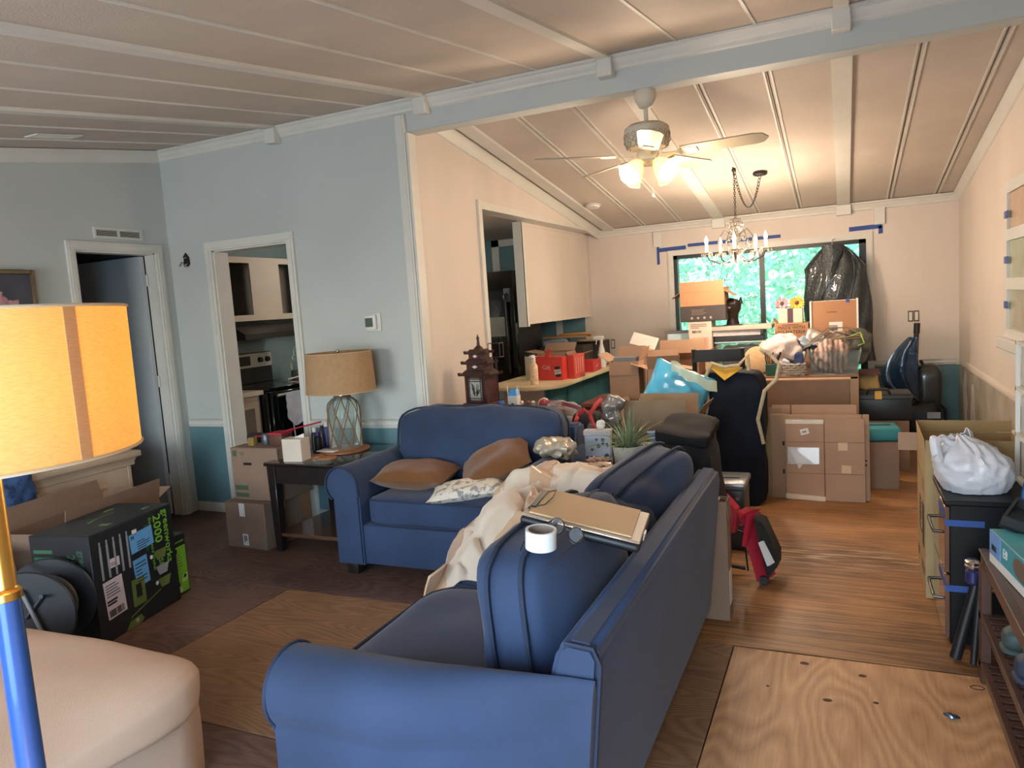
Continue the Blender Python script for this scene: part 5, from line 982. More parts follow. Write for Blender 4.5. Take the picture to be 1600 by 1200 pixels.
for k in range(5):
    a = 2*pi*k/5-.25; d = V((cos(a), sin(a), 0)); c = V((HX, HY, 0))
    b = B(); b.tube([c+d*.015+V((0, 0, 1.83)), c+d*.08+V((0, 0, 1.765)), c+d*.16+V((0, 0, 1.755)), c+d*.235+V((0, 0, 1.79)), c+d*.255+V((0, 0, 1.835))], .006, 8); ar = t('arm', b, iron)
    b = B(); b.tube([c+d*.02+V((0, 0, 1.98)), c+d*.10+V((0, 0, 2.03)), c+d*.15+V((0, 0, 1.96)), c+d*.12+V((0, 0, 1.90))], .0035, 6); t('scroll', b, iron, ar)
    e = c+d*.255
    b = B(); b.lathe([(.012, 1.832), (.035, 1.838), (.048, 1.85), (.045, 1.851), (.012, 1.842)], e, 20); t('drip_pan', b, crysm, ar)
    b = B(); b.lathe([(.013, 1.845), (.013, 1.92), (.006, 1.922)], e, 14); t('candle_sleeve', b, mat('candle_ivory', 'd8c7a6', .5), ar)
    b = B(); b.lathe([(.006, 1.92), (.015, 1.94), (.013, 1.96), (.004, 1.985), (.001, 1.995)], e, 14); t('bulb', b, flame, ar); point('candle_light', e+d*.035+V((0, 0, 1.955)), 13, WARM, .03)
    for j in range(6): q = 2*pi*j/6; crystal(e+V((.044*cos(q), .044*sin(q), 1.846)), 1, ar)
    for j in range(3): crystal(c+d*(.09+.05*j)+V((0, 0, 1.755+.008*j)), 1, ar)
    crystal(c+d*.15+V((0, 0, 1.955)), 1.2, ar); crystal(c+d*.12+V((0, 0, 1.90)), 1.2, ar)
for z0, r, n in ((2.12, .045, 8), (2.09, .06, 10), (2.06, .05, 8), (1.97, .075, 10), (1.86, .06, 10), (1.80, .05, 8)):
    b = B(); b.torus((HX, HY, z0), r, .002, n=24, k=4); rg = t('crystal_ring', b, iron)
    for j in range(n): q = 2*pi*j/n; crystal((HX+r*cos(q), HY+r*sin(q), z0), 1, rg)
crystal((HX, HY, 1.715), 1.6)


t = T('added_dome_lamp', 'white dome lamp added on the ceiling to brighten the kitchen', 'lamp', (-4.1, 6.1, 2.3)); b = B(); b.lathe([(.17, 2.334), (.17, 2.315), (.16, 2.31)], (-4.1, 6.1, 0), 28); t('base', b, trimw); b = B(); b.lathe([(.155, 2.312), (.14, 2.27), (.09, 2.24), (.001, 2.23)], (-4.1, 6.1, 0), 28); t('dome', b, mat('dome_glow', 'fff4e0', .4, emit=2.5))  # dome lamp is an added fixture that brightens the kitchen
point('kitchen_fill', (-4.1, 6.1, 2.1), 20, (1, .92, .8), .12)  # fill light for the kitchen, hung under the added dome
point('chandelier_fill', (HX, HY-.02, 1.69), 46, WARM, .06)  # added fill lamp under the column, where the chandelier has no bulb
# ================================================================ DINING END
# --- table, chair
t = T('dining_table', 'wooden dining table buried under moving clutter', 'table', (-.68, 7.2, 0))
b = B(); b.box((-1.62, 6.58, .725), (.10, 7.72, .758), .006, 2); t('table_top', b, woodm)
b = B(); b.box((-1.55, 6.66, .64), (.03, 6.69, .725)); b.box((-1.55, 7.61, .64), (.03, 7.64, .725)); b.box((-1.55, 6.69, .64), (-1.52, 7.61, .725)); b.box((.0, 6.69, .64), (.03, 7.61, .725)); t('apron', b, woodm)
for x in (-1.52, .0):
    for y in (6.69, 7.61): b = B(); b.obox((x, y, .3625), (.07, .07, .725), (0, 0, 0), .006, 1); t('leg', b, woodm)
t = T('dining_chair', 'black ladder-back dining chair facing the table', 'chair', (-.94, 6.32, 0))
for x in (-1.13, -.75):
    b = B(); b.tube([(x, 6.12, 0), (x, 6.14, .45), (x, 6.08, 1.05)], .02, 8); t('rear_leg', b, black); b = B(); b.tube([(x, 6.52, 0), (x, 6.52, .43)], .02, 8); t('front_leg', b, black)
b = B(); b.box((-1.15, 6.12, .43), (-.73, 6.54, .465), .012, 2); t('seat', b, black)
for z0, z1 in ((.945, 1.045), (.76, .83), (.62, .66)): b = B(); b.prism([(-1.14, 6.10-(z0-.45)*.06, z0), (-.74, 6.10-(z0-.45)*.06, z0), (-.74, 6.10-(z1-.45)*.06, z1), (-1.14, 6.10-(z1-.45)*.06, z1)], (0, .022, 0)); t('back_slat', b, black)
z = .759
# --- stack at the left end of the table
t = T('printed_carton', 'tall pale carton with black and orange print on the dining table', 'box', (-1.28, 7.38, z))
pale = mat('pale_carton', 'cbb6a5', .7, var=.06)
b = B(); b.box((-1.39, 7.25, z), (-1.17, 7.52, z+.475), .003, 1); t('body', b, pale); rows(t, 'fine_print', '-y', (-1.29, 7.249, z+.43), .16, .05, 3, ink, None, 0, 2, .3); bars(t, 'printed_word', '-y', (-1.31, 7.249, z+.375), .09, .024, 6, ink); plate(t, 'printed_panel', '-y', (-1.28, 7.2485, z+.24), .16, .16, mat('peach_print', 'c8a388', .7)); rows(t, 'fine_print', '-y', (-1.28, 7.2475, z+.1), .14, .08, 4, mat('peach_print', 'c8a388', .7), None, 0, 3, .4)
t = T('dark_carton', 'black flat box with pale print on the tall pale carton', 'box', (-1.24, 7.40, z+.476)); b = B(); b.box((-1.46, 7.24, z+.476), (-1.03, 7.56, z+.625), .004, 1); t('body', b, mat('charcoal_carton', '3a3432', .7)); rows(t, 'fine_print', '-y', (-1.25, 7.239, z+.565), .2, .06, 4, mat('grey_print2', '6f5f57', .7), None, 0, 4, .4)
for k in range(4): b = B(); b.lathe([(.012, 0), (.012, .001)], (-1.35+.06*k, 7.239, z+.51), 12, rot=(pi/2, 0, 0)); t('printed_icon', b, mat('grey_print3', '968c84', .7))
t = carton('open_carton', 'orange-brown carton with drooping open flaps on the black flat box', (.42, .30, .135), (-1.25, 7.40, z+.626), 0, flaps={'-x': -.55, '+x': -.6, '+y': .35, '-y': 1.6}, m=cardo, fl=.10)
# --- stack of trays carrying the bronze bust
t = T('storage_bin', 'clear storage bin under the flat boards on the table', 'bin', (-.93, 7.45, z)); b = B(); b.box((-1.13, 7.3, z), (-.68, 7.6, z+.006)); b.box((-1.14, 7.29, z), (-1.13, 7.61, z+.25)); b.box((-.68, 7.29, z), (-.67, 7.61, z+.25)); b.box((-1.13, 7.29, z), (-.68, 7.295, z+.25)); b.box((-1.13, 7.605, z), (-.68, 7.61, z+.25)); t('body', b, milky); b = B(); b.box((-1.15, 7.28, z+.25), (-.66, 7.62, z+.265), .003, 1); t('lid', b, mat('bin_lid_grey', '9fb0b4', .4)); b = B(); b.cushion((-.9, 7.45, z+.11), (.40, .26, .2), p=5, n=6, nz=.03, nf=12); t('contents', b, mat('bin_contents', '7c8a90', .8, var=.4, ns=12))
slab('dark_tray', 'black shallow tray on the clear bin on the table', 'tray', (-.92, 7.44, z+.266), (.46, .3, .05), 0, black, .006)
slab('folder_stack', 'pale stack of folders between black tray and top board', 'folders', (-.95, 7.45, z+.317), (.44, .28, .055), .02, mat('folder_mix', 'b9b6b4', .6, var=.3, ns=30, stretch=(1, 1, 12)), .003)
slab('flat_board', 'long pale flat box topping the stack of trays', 'box', (-.92, 7.45, z+.373), (.60, .34, .04), 0, mat('board_putty', 'b8a594', .6), .004)
t = T('bronze_bust', 'dark bronze cat-eared bust standing on the long pale flat box', 'sculpture', (-.97, 7.42, z+.414))
brz = mat('dark_bronze', '2e2420', .3, metal=.6, var=.3, ns=20)
b = B(); b.box((-1.07, 7.40, z+.414), (-.93, 7.5, z+.424), .003, 1); t('plinth', b, brz)
b = B(); b.tube([(-1.0, 7.45, z+.42), (-1.0, 7.45, z+.48), (-1.005, 7.45, z+.52), (-1.01, 7.44, z+.57), (-1.0, 7.44, z+.63), (-.985, 7.45, z+.665)], [.05, .04, .05, .072, .07, .04], 16); b.ball((-1.02, 7.385, z+.58), .035, (1, .8, 1)); b.ball((-1.045, 7.385, z+.615), .014); b.ball((-.99, 7.38, z+.618), .014); t('head', b, brz)
for x in (-1.06, -.945): b = B(); b.tube([(x, 7.45, z+.62), (x+(.01 if x > -1 else -.01), 7.45, z+.69)], [.022, .003], 8); t('ear', b, brz)
for o_ in list(t.o.children):
    for v_ in o_.data.vertices: v_.co.x = v_.co.x*1.3+.015
# --- boxes and flowers
t = T('recycled_carton', 'orange-brown carton printed MADE WITH LESS MATERIAL on the table', 'box', (-.44, 7.35, z)); b = B(); b.box((-.59, 7.22, z), (-.30, 7.5, z+.415), .003, 1); t('body', b, cardo); b = B(); b.obox((-.585, 7.36, z+.43), (.08, .27, .004), (0, .9, 0)); t('flap', b, cardo); b = B(); b.obox((-.28, 7.36, z+.435), (.06, .27, .004), (0, -.9, 0)); t('flap', b, cardo)
write(t, 'MADE WITH', .042, '-y', (-.445, 7.2185, z+.375), ink); write(t, 'LESS MATERIAL', .042, '-y', (-.445, 7.2185, z+.335), ink); rows(t, 'fine_print', '-y', (-.445, 7.2185, z+.402), .16, .01, 1, ink)
t = T('striped_box', 'small pale box with dark centre stripe holding silk flowers', 'box', (-.45, 7.36, z+.416)); b = B(); b.box((-.56, 7.27, z+.416), (-.35, 7.46, z+.55), .003, 1); t('body', b, pale); plate(t, 'printed_stripe', '-y', (-.455, 7.269, z+.486), .05, .13, mat('plum_stripe', '4a2f3b', .6))
yel = mat('sunflower_yellow', 'd9a233', .7, var=.15); pnk = mat('silk_pink', 'c97f8f', .7, var=.2)
for k, (x, c_, n_, l) in enumerate(((-.40, yel, 14, 'yellow silk sunflower in the pale striped box'), (-.53, pnk, 10, 'pink silk flower in the pale striped box'))):
    t = T('silk_flower', l, 'flower', (x, 7.36, z+.55)); c = V((x, 7.36, z+.60)); b = B(); b.tube([(x, 7.36, z+.47), c], .004, 6); t('stem', b, grn)
    for i in range(n_):
        a = 2*pi*i/n_; d = V((cos(a), -.35+.1*(i % 2), sin(a)*.7)).normalized(); s_ = d.cross(V((0, 1, 0))).normalized()*.014; b = B(); b.prism([c+d*.015, c+d*.045+s_, c+d*.075, c+d*.045-s_], (0, .003, 0)); t('petal', b, c_)
    b = B(); b.ball(c+V((0, -.012, 0)), .02, (1, .5, 1)); t('flower_centre', b, mat('flower_centre', '5a3a20', .8))
    for s_ in (-.05, .05): b = B(); b.prism([(x, 7.36, z+.555), (x+s_*.6, 7.35, z+.58), (x+s_*1.4, 7.35, z+.565), (x+s_*.6, 7.36, z+.55)], (0, .003, 0)); t('leaf', b, grn)
t = T('tall_carton', 'open white-edged carton with shipping label standing before the hanging coat', 'box', (-.08, 7.32, z))
b = B(); b.box((-.27, 7.2, z), (.10, 7.212, z+.60)); t('front_panel', b, cardo); b = B(); b.box((-.285, 7.19, z), (-.27, 7.46, z+.605)); b.box((.10, 7.19, z), (.115, 7.46, z+.61)); b.box((-.27, 7.45, z), (.10, 7.46, z+.6)); t('white_edge', b, paper)
s = plate(t, 'shipping_label', '-y', (-.07, 7.199, z+.34), .11, .14, paper); bars(t, 'barcode', '-y', (-.09, 7.1975, z+.36), .05, .07, 6, ink, s, pi/2); rows(t, 'fine_print', '-y', (-.05, 7.1975, z+.30), .06, .05, 4, ink, s); rows(t, 'fine_print', '-y', (-.10, 7.199, z+.50), .09, .008, 1, ink)
plate(t, 'tape_tab', '-y', (.03, 7.198, z+.595), .03, .03, blue_tape)
# --- heap at the front of the table
b = B(); b.cushion((-.51, 6.96, z+.155), (.36, .30, .30), p=3, n=16, nz=.05, nf=14, seed=3); solo('plastic_bag', 'crumpled white plastic bag behind the green pencil cup', 'bag', b, mat('bag_pinkwhite', 'd3c0b8', .5, var=.08, ns=8, bump=.4, bs=25), (-.51, 6.96, z))
t = T('pencil_cup', 'green pencil cup full of pens at the table front', 'cup', (-.58, 6.65, z)); b = B(); b.box((-.625, 6.61, z), (-.535, 6.69, z+.10), .004, 1); t('cup', b, mat('cup_green', '1f5b47', .5)); rr = random.Random(9)
for i in range(12): x, y = rr.uniform(-.615, -.545), rr.uniform(6.62, 6.68); c_ = rr.choice(['a33a3f', '7a4a2f', '2f3c6e', 'c2a15a', '6d3f5c', '333333']); b = B(); b.tube([(x, y, z+.05), (x+rr.uniform(-.03, .04), y, z+rr.uniform(.15, .21))], .0055, 6); t('pen', b, mat('pen_'+c_, c_, .5))
b = B(); b.tube([(-.615, 6.62, z+.1), (-.63, 6.62, z+.22)], .004, 6); b.tube([(-.54, 6.63, z+.09), (-.50, 6.63, z+.2)], .009, 8); t('scissors', b, black)
t = T('round_hat', 'beige round woven lid leaning at the left of pencil cup', 'hat', (-.72, 6.74, z)); b = B(); b.lathe([(.001, 0), (.10, .0), (.125, .012), (.11, .02), (.001, .025)], (-.70, 6.80, z+.125), 32, rot=(1.15, 0, .25)); t('disc', b, mat('straw', 'c2a27a', .8, var=.1, ns=40))
t = T('wicker_basket', 'grey wicker basket of cables and blue pouches on the table front', 'basket', (-.38, 6.66, z)); wk = mat('wicker_grey', 'a39a8c', .8, var=.25, ns=50)
for i in range(5): b = B(); b.tube([(-.40+.10*cos(2*pi*k/40)*(1+.06*sin(k*2+i)), 6.675+.085*sin(2*pi*k/40)*(1+.06*sin(k*2+i)), z+.012+.02*i+.004*sin(k*pi/2+i*pi)) for k in range(40)], .012, 6, closed=True); t('wicker_strand', b, wk)
b = B(); b.box((-.49, 6.60, z), (-.31, 6.75, z+.008)); t('bottom', b, wk)
for k, (x, y, zz, d, c_, l) in enumerate(((-.36, 6.67, .13, (.08, .05, .11), '2c3d66', 'blue pouch'), (-.43, 6.68, .115, (.12, .05, .035), '1c1d22', 'cable'), (-.33, 6.69, .13, (.03, .06, .12), 'a9a6a4', 'card'), (-.46, 6.66, .10, (.06, .06, .05), 'b9c0cc', 'tissue'))): b = B(); b.cushion((x, y, z+zz), d, (.1*k, .2, .1*k), p=4, n=6, nz=.01, nf=20, seed=k); t('contents', b, mat('basket_%d' % k, c_, .6))
t = T('plastic_bin', 'clear plastic bin with striped scarves at right of the table', 'bin', (-.06, 6.75, z))
b = B(); b.prism([(-.26, 6.62, z), (.08, 6.62, z), (.12, 6.60, z+.20), (-.29, 6.60, z+.20)], (0, .004, 0)); b.prism([(-.26, 6.92, z), (.08, 6.92, z), (.12, 6.94, z+.2), (-.29, 6.94, z+.2)], (0, .004, 0)); b.prism([(.08, 6.62, z), (.08, 6.92, z), (.12, 6.94, z+.2), (.12, 6.60, z+.2)], (.004, 0, 0)); b.prism([(-.26, 6.62, z), (-.26, 6.92, z), (-.29, 6.94, z+.2), (-.29, 6.60, z+.2)], (.004, 0, 0)); b.box((-.26, 6.62, z), (.08, 6.92, z+.004)); t('bin', b, milky)
sc = striped('striped_scarf', 'c0a08f', '6a5a58', 8, 0, .8, 4)
b = B(); b.cushion((-.11, 6.78, z+.14), (.26, .26, .26), (.2, .3, .5), p=3, n=12, nz=.05, nf=14, seed=6); solo('striped_scarf', 'pink and grey striped scarf heaped in the clear plastic bin', 'scarf', b, sc, (-.11, 6.78, z+.02))
sv = mat('silver_bag', '8d8782', .3, metal=.5, var=.4, ns=9, bump=.5, bs=18)
for k, (c, d, r, l, m_) in enumerate((((-.12, 7.02, z+.27), (.40, .22, .10), (.35, .2, .2), 'crinkled silver bag lying over the heap on the table', sv), ((-.26, 6.90, z+.245), (.26, .16, .05), (.3, .35, -.3), 'pale blue-grey envelope sliding off the heap', mat('blue_grey_film', '8795a0', .3, var=.3, ns=10)), ((.08, 7.03, z+.20), (.22, .2, .26), (.1, .2, .4), 'olive and grey bag at the right end of the heap', mat('olive_bag', '55544a', .5, var=.5, ns=9)))):
    b = B(); b.cushion(c, d, r, p=3, n=12, nz=.05, nf=13, seed=k+20); solo('soft_bag', l, 'bag', b, m_, (c[0], c[1], z))
wr = mat('champagne_wire', 'a8967c', .3, metal=.7)
t = T('wire_rack', 'folded champagne wire rack lying on top of the table heap', 'rack', (-.10, 6.87, z+.26)); 
for i in range(5): b = B(); b.tube([(-.30+.06*i, 6.80, z+.22+.015*i), (-.12+.06*i, 6.90, z+.36-.02*i), (.02+.03*i, 6.93, z+.30)], .006, 6); t('wire', b, wr)
b = B(); b.tube([(-.32, 6.80, z+.22), (-.05, 6.79, z+.29), (.14, 6.92, z+.30), (.02, 6.95, z+.37), (-.14, 6.9, z+.37)], .006, 6, closed=True); t('rim', b, wr)
for k, (c_, p_, l) in enumerate((('8fb04a', [(.05, 6.86, z+.3), (.12, 6.83, z+.33), (.15, 6.8, z+.24), (.10, 6.8, z+.22)], 'lime green cord over the right end of the heap'), ('1b1c20', [(-.33, 6.83, z+.2), (-.26, 6.80, z+.235), (-.16, 6.82, z+.2), (-.22, 6.79, z+.17)], 'thick black strap over the middle of the heap'))): b = B(); b.tube(p_, .006+.008*k, 7); solo('loop_cord' if not k else 'black_belt', l, 'cord' if not k else 'belt', b, mat('cord_'+c_, c_, .6), p_[0])
# --- flattened carton leaning on the table front, and things under the right end
t = T('leaning_carton', 'big flat brown carton standing on edge against the table front', 'box', (-.28, 6.45, 0))
b = B(); b.box((-.70, 6.38, 0), (.03, 6.50, .745), .003, 1); t('body', b, cardd); b = B(); b.box((.035, 6.375, 0), (.095, 6.505, .75), .003, 1); t('side_flap', b, card); b = B(); b.box((-.70, 6.376, .74), (.09, 6.505, .75)); t('top_flap', b, card)
t = T('yellow_sack', 'yellowish sack on the stool beside the table right end', 'sack', (.17, 6.98, .55)); b = B(); b.cushion((.17, 6.98, .64), (.17, .3, .17), p=4, n=10, nz=.03, nf=10); t('body', b, mat('sack_yellow', 'b79a5f', .8, var=.1)); b = B(); b.box((.105, 6.80, .73), (.27, 7.14, .745), .003, 1); t('maroon_board', b, mat('maroon', '5d2f35', .6))
t = T('storage_stool', 'pale plain stool carrying the yellowish sack', 'stool', (.18, 7.0, 0)); b = B(); b.box((.105, 6.84, .52), (.26, 7.16, .55), .004, 1); t('seat', b, trimw)
for x in (.12, .245):
    for y in (6.855, 7.145): b = B(); b.box((x-.012, y-.012, 0), (x+.012, y+.012, .52)); t('leg', b, trimw)
t = carton('brown_carton', 'brown carton under the black tool case', (.36, .34, .40), (.27, 6.60, 0), 0, m=cardd)
t = T('tool_case', 'black tool case with yellow tag near the vacuum cleaner', 'case', (.27, 6.60, .401)); b = B(); b.box((.06, 6.44, .401), (.47, 6.76, .615), .015, 2); t('body', b, black); b = B(); b.box((.05, 6.43, .57), (.48, 6.77, .60), .01, 2); t('lid_edge', b, mat('case_grey', '2d3033', .5)); b = B(); b.tube([(.15, 6.44, .615), (.17, 6.42, .655), (.30, 6.42, .655), (.32, 6.44, .615)], .012, 8); t('handle', b, black); b = B(); b.box((.21, 6.428, .575), (.26, 6.434, .64)); b.box((.215, 6.43, .61), (.255, 6.50, .645)); t('tag', b, mat('tag_yellow', 'd6a021', .5))
t = carton('small_carton', 'brown carton with white side labels beside the flattened cartons', (.35, .30, .345), (.165, 5.98, 0), .02, m=cardd)
for zz, h in ((.26, .06), (.07, .05)): plate(t, 'label_sticker', '-y', (-.09, -.1515, zz), .04, h, paper)
t = T('teal_case', 'teal plastic case lying on the small brown carton', 'case', (.165, 5.98, .346), .1); b = B(); b.obox((0, 0, .05), (.38, .28, .10), (0, 0, 0), .03, 3); t('body', b, mat('case_teal', '2e7f8a', .4, var=.08)); b = B(); b.box((-.15, -.02, .099), (.13, .03, .106), .004, 1); t('handle_groove', b, mat('case_teal_dark', '1f4f58', .5))
# --- upright vacuum under a plastic bag
t = T('upright_vacuum', 'black upright vacuum cleaner with shiny blue-black bag by the far wall', 'vacuum', (.58, 8.0, 0))
b = B(); b.cushion((.66, 7.98, .17), (.34, .34, .32), p=4, n=8, puff=(0, 0, .1)); t('motor_base', b, black); b = B(); b.cushion((.73, 8.02, .46), (.22, .2, .42), p=4, n=8); t('dust_canister', b, mat('smoke_plastic', '2c3032', .25, coat=.4))
b = B(); b.tube([(.62, 8.0, .25), (.62, 8.05, .75), (.635, 8.08, 1.0)], [.03, .026, .022], 10); b.tube([(.635, 8.08, .98), (.64, 8.08, 1.08)], .028, 10); b.tube([(.66, 8.05, .72), (.70, 8.05, .66), (.71, 8.05, .5)], .015, 8); t('handle', b, black)
b = B(); b.tube([(.80, 8.0, .32), (.86, 8.0, .25), (.87, 8.0, .1), (.86, 8.0, .0)], .014, 8); t('power_cord', b, black); plate(t, 'label_sticker', '-y', (.75, 7.806, .22), .11, .06, mat('label_grey', 'a7a8a8', .5))
shb = mat('bag_blue_sheen', '22405f', .22, var=.6, ns=5, coat=.6, bump=.6, bs=14); b = B(); b.sheet(lambda u, v: (.625-.30*v*sin(pi*min(1, u*.95+.05))**.8+.012*sin(16*v), 7.90-.07*sin(pi*v)-.02*sin(13*v+3*u), .96-.60*u-.10*v*sin(pi*u)), 28, 20, .01); t('bag_cover', b, shb)  # blue sheen of the blue-black cover is painted into its colour
b = B(); b.cushion((.52, 7.95, .46), (.30, .14, .52), (0, -.15, 0), p=3, n=10, nz=.04, nf=9); t('cloth_bag', b, mat('vac_bag_black', '17191c', .35, var=.3, coat=.4))
t = T('chrome_pole', 'blue and black pole standing left of the vacuum', 'pole', (.45, 7.75, 0)); b = B(); b.cyl((.45, 7.75, 0), (.45, 7.75, .40), .022); t('tube', b, black); b = B(); b.cyl((.49, 7.74, 0), (.49, 7.74, .40), .016); t('blue_tube', b, mat('pole_blue', '34608f', .25, metal=.4))
# --- hanging garment bag at the window
croc = mat('croc_black_vinyl', '20282a', .36, var=.25, ns=12, bump=.9, bs=55, coat=.3)
t = T('garment_bag', 'black textured vinyl garment bag hanging in front of the glass door', 'garment bag', (-.08, 8.2, .7))
def gar(u, v):
    a = 2*pi*u; h = v; w = (.075+.22*min(1, h/.2)**.8 if h < .2 else .295-.015*sin(h*9)+.0*h)*(1 if h < .35 else 1+.12*(h-.35)); d = .05+.05*min(1, h/.25)
    f = 1+.045*sin(5*a+3*h)*h
    return (-.08+w*cos(a)*f+.045*h*h, 8.2+d*sin(a)*f+.012*sin(9*a+14*h), 1.90-1.18*h-.05*(1-abs(cos(a)))*0)
b = B(); b.sheet(gar, 48, 26, .006); t('body', b, croc, ang=80)
b = B(); b.sheet(lambda u, v: (-.20+.17*u+.02*sin(5*v), 8.10-.02*sin(pi*u), 1.90-.20*v-.35*v*(1-u)), 8, 10, .008); t('shoulder_fold', b, croc, ang=80)
b = B(); b.tube([(-.10, 8.19, 1.88), (-.10, 8.19, 1.935), (-.09, 8.2, 1.955), (-.07, 8.24, 1.965), (-.07, 8.392, 1.965)], .004, 6); t('hook', b, chrome)
b = B(); b.tube([(.08+.02*sin(k), 8.11, 1.78-.1*k) for k in range(10)], .006, 6); t('zip_piping', b, mat('vinyl_piping', '3a4442', .3))
# --- cartons left of the table on a dark trunk
t = T('storage_chest', 'dark reddish wooden trunk under the open cartons by the counter', 'trunk', (-1.62, 6.2, 0)); b = B(); b.box((-2.05, 5.92, .03), (-1.22, 6.5, .60), .006, 1); t('body', b, mat('trunk_red', '5b3030', .5, var=.2, ns=6)); b = B(); b.box((-2.07, 5.9, .60), (-1.20, 6.52, .635), .006, 2); t('lid', b, mat('trunk_lid', '6d4039', .4, var=.2))
t = carton('open_carton', 'small open carton with a grey item near the counter end', (.26, .30, .325), (-1.75, 6.30, .636), .02, flaps={'-x': .6, '+x': 1.25, '+y': 1.2, '-y': -1.45}, m=card, fl=.12); b = B(); b.box((-.10, -.11, .2), (.10, .0, .36), .004, 1); t('grey_item', b, mat('grey_item', '77777a', .6, var=.2))
carton('open_carton', 'wide open carton with raised back flap beside the blue plastic pillow', (.44, .30, .17), (-1.44, 6.95, z+.0005), -.04, flaps={'-x': .75, '+x': .5, '+y': 1.3, '-y': .35}, m=card, fl=.15)
carton('tilted_carton', 'carton with torn white flap sticking up on the trunk', (.27, .30, .26), (-1.42, 6.24, .637), .22, flaps={'-x': .35, '+x': -.2, '+y': 1.1, '-y': .9}, m=card, mi=mat('white_liner', 'c3b6ad', .8), fl=.15)
b = B(); b.obox((-1.70, 6.72, 1.10), (.24, .15, .004), (.75, .30, .1)); solo('carton_flap', 'pale cardboard sheet lying over the open cartons by the counter', 'cardboard', b, mat('white_liner', 'c3b6ad', .8), (-1.70, 6.72, 1.05))
t = T('framed_picture', 'silver picture frame leaning among the cartons by the glass door', 'frame', (-1.50, 7.30, z), (-.2, 0, 0)); b = B(); 
for p, q in (((-.15, -.01, 0), (-.12, .01, .40)), ((.12, -.01, 0), (.15, .01, .40)), ((-.12, -.01, .37), (.12, .01, .40)), ((-.12, -.01, 0), (.12, .01, .03))): b.box(p, q, .004, 1)
t('frame', b, mat('frame_silver', '77706c', .4, metal=.3)); b = B(); b.box((-.12, 0, .03), (.12, .004, .37)); t('picture', b, mat('print_paleblue', 'bcd3d6', .3))
# --- passage: open tall box, blue pillow bag, navy tote
carton('open_moving_box', 'tall open moving box behind the side table with raised flaps', (.40, .34, .66), (-1.09, 4.66, 0), -.03, flaps={'-y': 1.62, '+x': 1.0, '-x': 1.2, '+y': 1.3}, m=mat('cardboard_shade', '83705a', .85), fl=.2)
carton('carton', 'closed brown carton supporting the blue air pillow bag', (.50, .40, .64), (-1.08, 5.18, 0), 0, m=cardd)
bl = mat('blue_poly', '4aa6cf', .22, var=.22, ns=6, bump=.5, bs=16, coat=.6)
b = B(); b.pillow((-1.08, 5.12, .83), (.44, .38, .20), (1.15, .42, .1), n=20, nz=.03, seed=4); solo('air_pillow_bag', 'shiny light blue plastic bag propped on the brown carton', 'bag', b, bl, (-1.08, 5.12, .66))
b = B(); b.sheet(lambda u, v: (-1.09+.30*u, 5.02+.02*sin(9*u), 1.02-.16*u+.075*(v-.5)+.012*sin(14*u)), 16, 5, .003); solo('clear_film', 'clear crinkled film band across the light blue bag', 'film', b, glassy('film_pale', 'd5dcc0', .55, .15, body=1), (-1.0, 5.02, .9))
nv = mat('tote_navy', '101826', .85, var=.2, ns=8, spec=.2); rp = mat('tote_rope', 'b3a68c', .9, var=.2, ns=50)
t = T('tote_bag', 'tall navy tote bag with white straps and yellow lining', 'bag', (-.74, 5.32, 0)); b = B(); b.cushion((-.72, 5.32, .47), (.40, .24, .97), p=11, n=12, puff=(.03, .2, 0), nz=.025, nf=5, seed=7); t('body', b, nv)
b = B(); b.sheet(lambda u, v: (-.88+.24*u, 5.21-.012-.02*v, 1.01-.10*v*(1-abs(2*u-1))-.03*u), 10, 6, .006); t('yellow_lining', b, mat('lining_yellow', 'd2a23a', .8, var=.1))
for P in ([(-.90, 5.20, .20), (-.915, 5.19, .45), (-.88, 5.19, .75), (-.89, 5.19, .92), (-.84, 5.17, 1.02), (-.76, 5.16, .99), (-.66, 5.17, 1.0), (-.60, 5.18, 1.07), (-.60, 5.19, .96)], [(-.52, 5.2, .45), (-.55, 5.19, .62), (-.50, 5.18, .82), (-.42, 5.15, .90), (-.40, 5.15, 1.0), (-.47, 5.17, 1.08), (-.52, 5.19, 1.10)]):
    b = B(); b.tube(P, .013, 8); t('strap', b, rp)
t = T('black_case', 'black padded case with folded top standing behind the large sofa', 'bag', (-.69, 3.60, 0)); b = B(); b.cushion((-.68, 3.58, .415), (.24, .40, .83), (.0, -.05, 0), p=6, n=10, puff=(.1, .1, .02), nz=.02, nf=5); t('body', b, blackf); b = B(); b.cushion((-.705, 3.575, .845), (.25, .42, .055), (0.08, .12, 0), p=8, n=8, nz=.015, nf=8); t('top_flap', b, mat('black_leatherette', '17181a', .8, var=.2, spec=.15)); b = B(); b.tube([(-.575, 3.4, .75), (-.565, 3.4, .5), (-.56, 3.42, .2)], .006, 6); t('zip', b, black)
# --- flattened cartons
def flat(label, x0, x1, y, h, z_tilt, folds, m=card, seed=0, th=.012, layers=2):
    t = T('flattened_carton', label, 'cardboard', (x0, y, .002), (-z_tilt, 0, 0), 'flattened cartons leaning in the passage'); w = x1-x0
    xs_ = [0]+[f*w for f in folds]+[w]
    for a, c in zip(xs_, xs_[1:]): b = B(); b.box((a+.002, 0, 0), (c-.002, th, h), .002, 1); t('panel', b, m)
    return t, w, h
t, w, h = flat('tall flattened carton at the back left of the leaning stack', -.84, -.42, 5.54, .64, .14, (.16,), card); plate(t, 'handle_hole', '-y', (.13, -.001, .54), .012, .05, ink); b = B(); b.box((.07, -.003, .42), (.42, -.0005, .424)); t('crease', b, cardin); b = B(); b.sheet(lambda u, v: (.24+.025*sin(pi*v)*(u-.2), -.012, .18+.26*v), 3, 10, .002); t('torn_paper', b, paper)
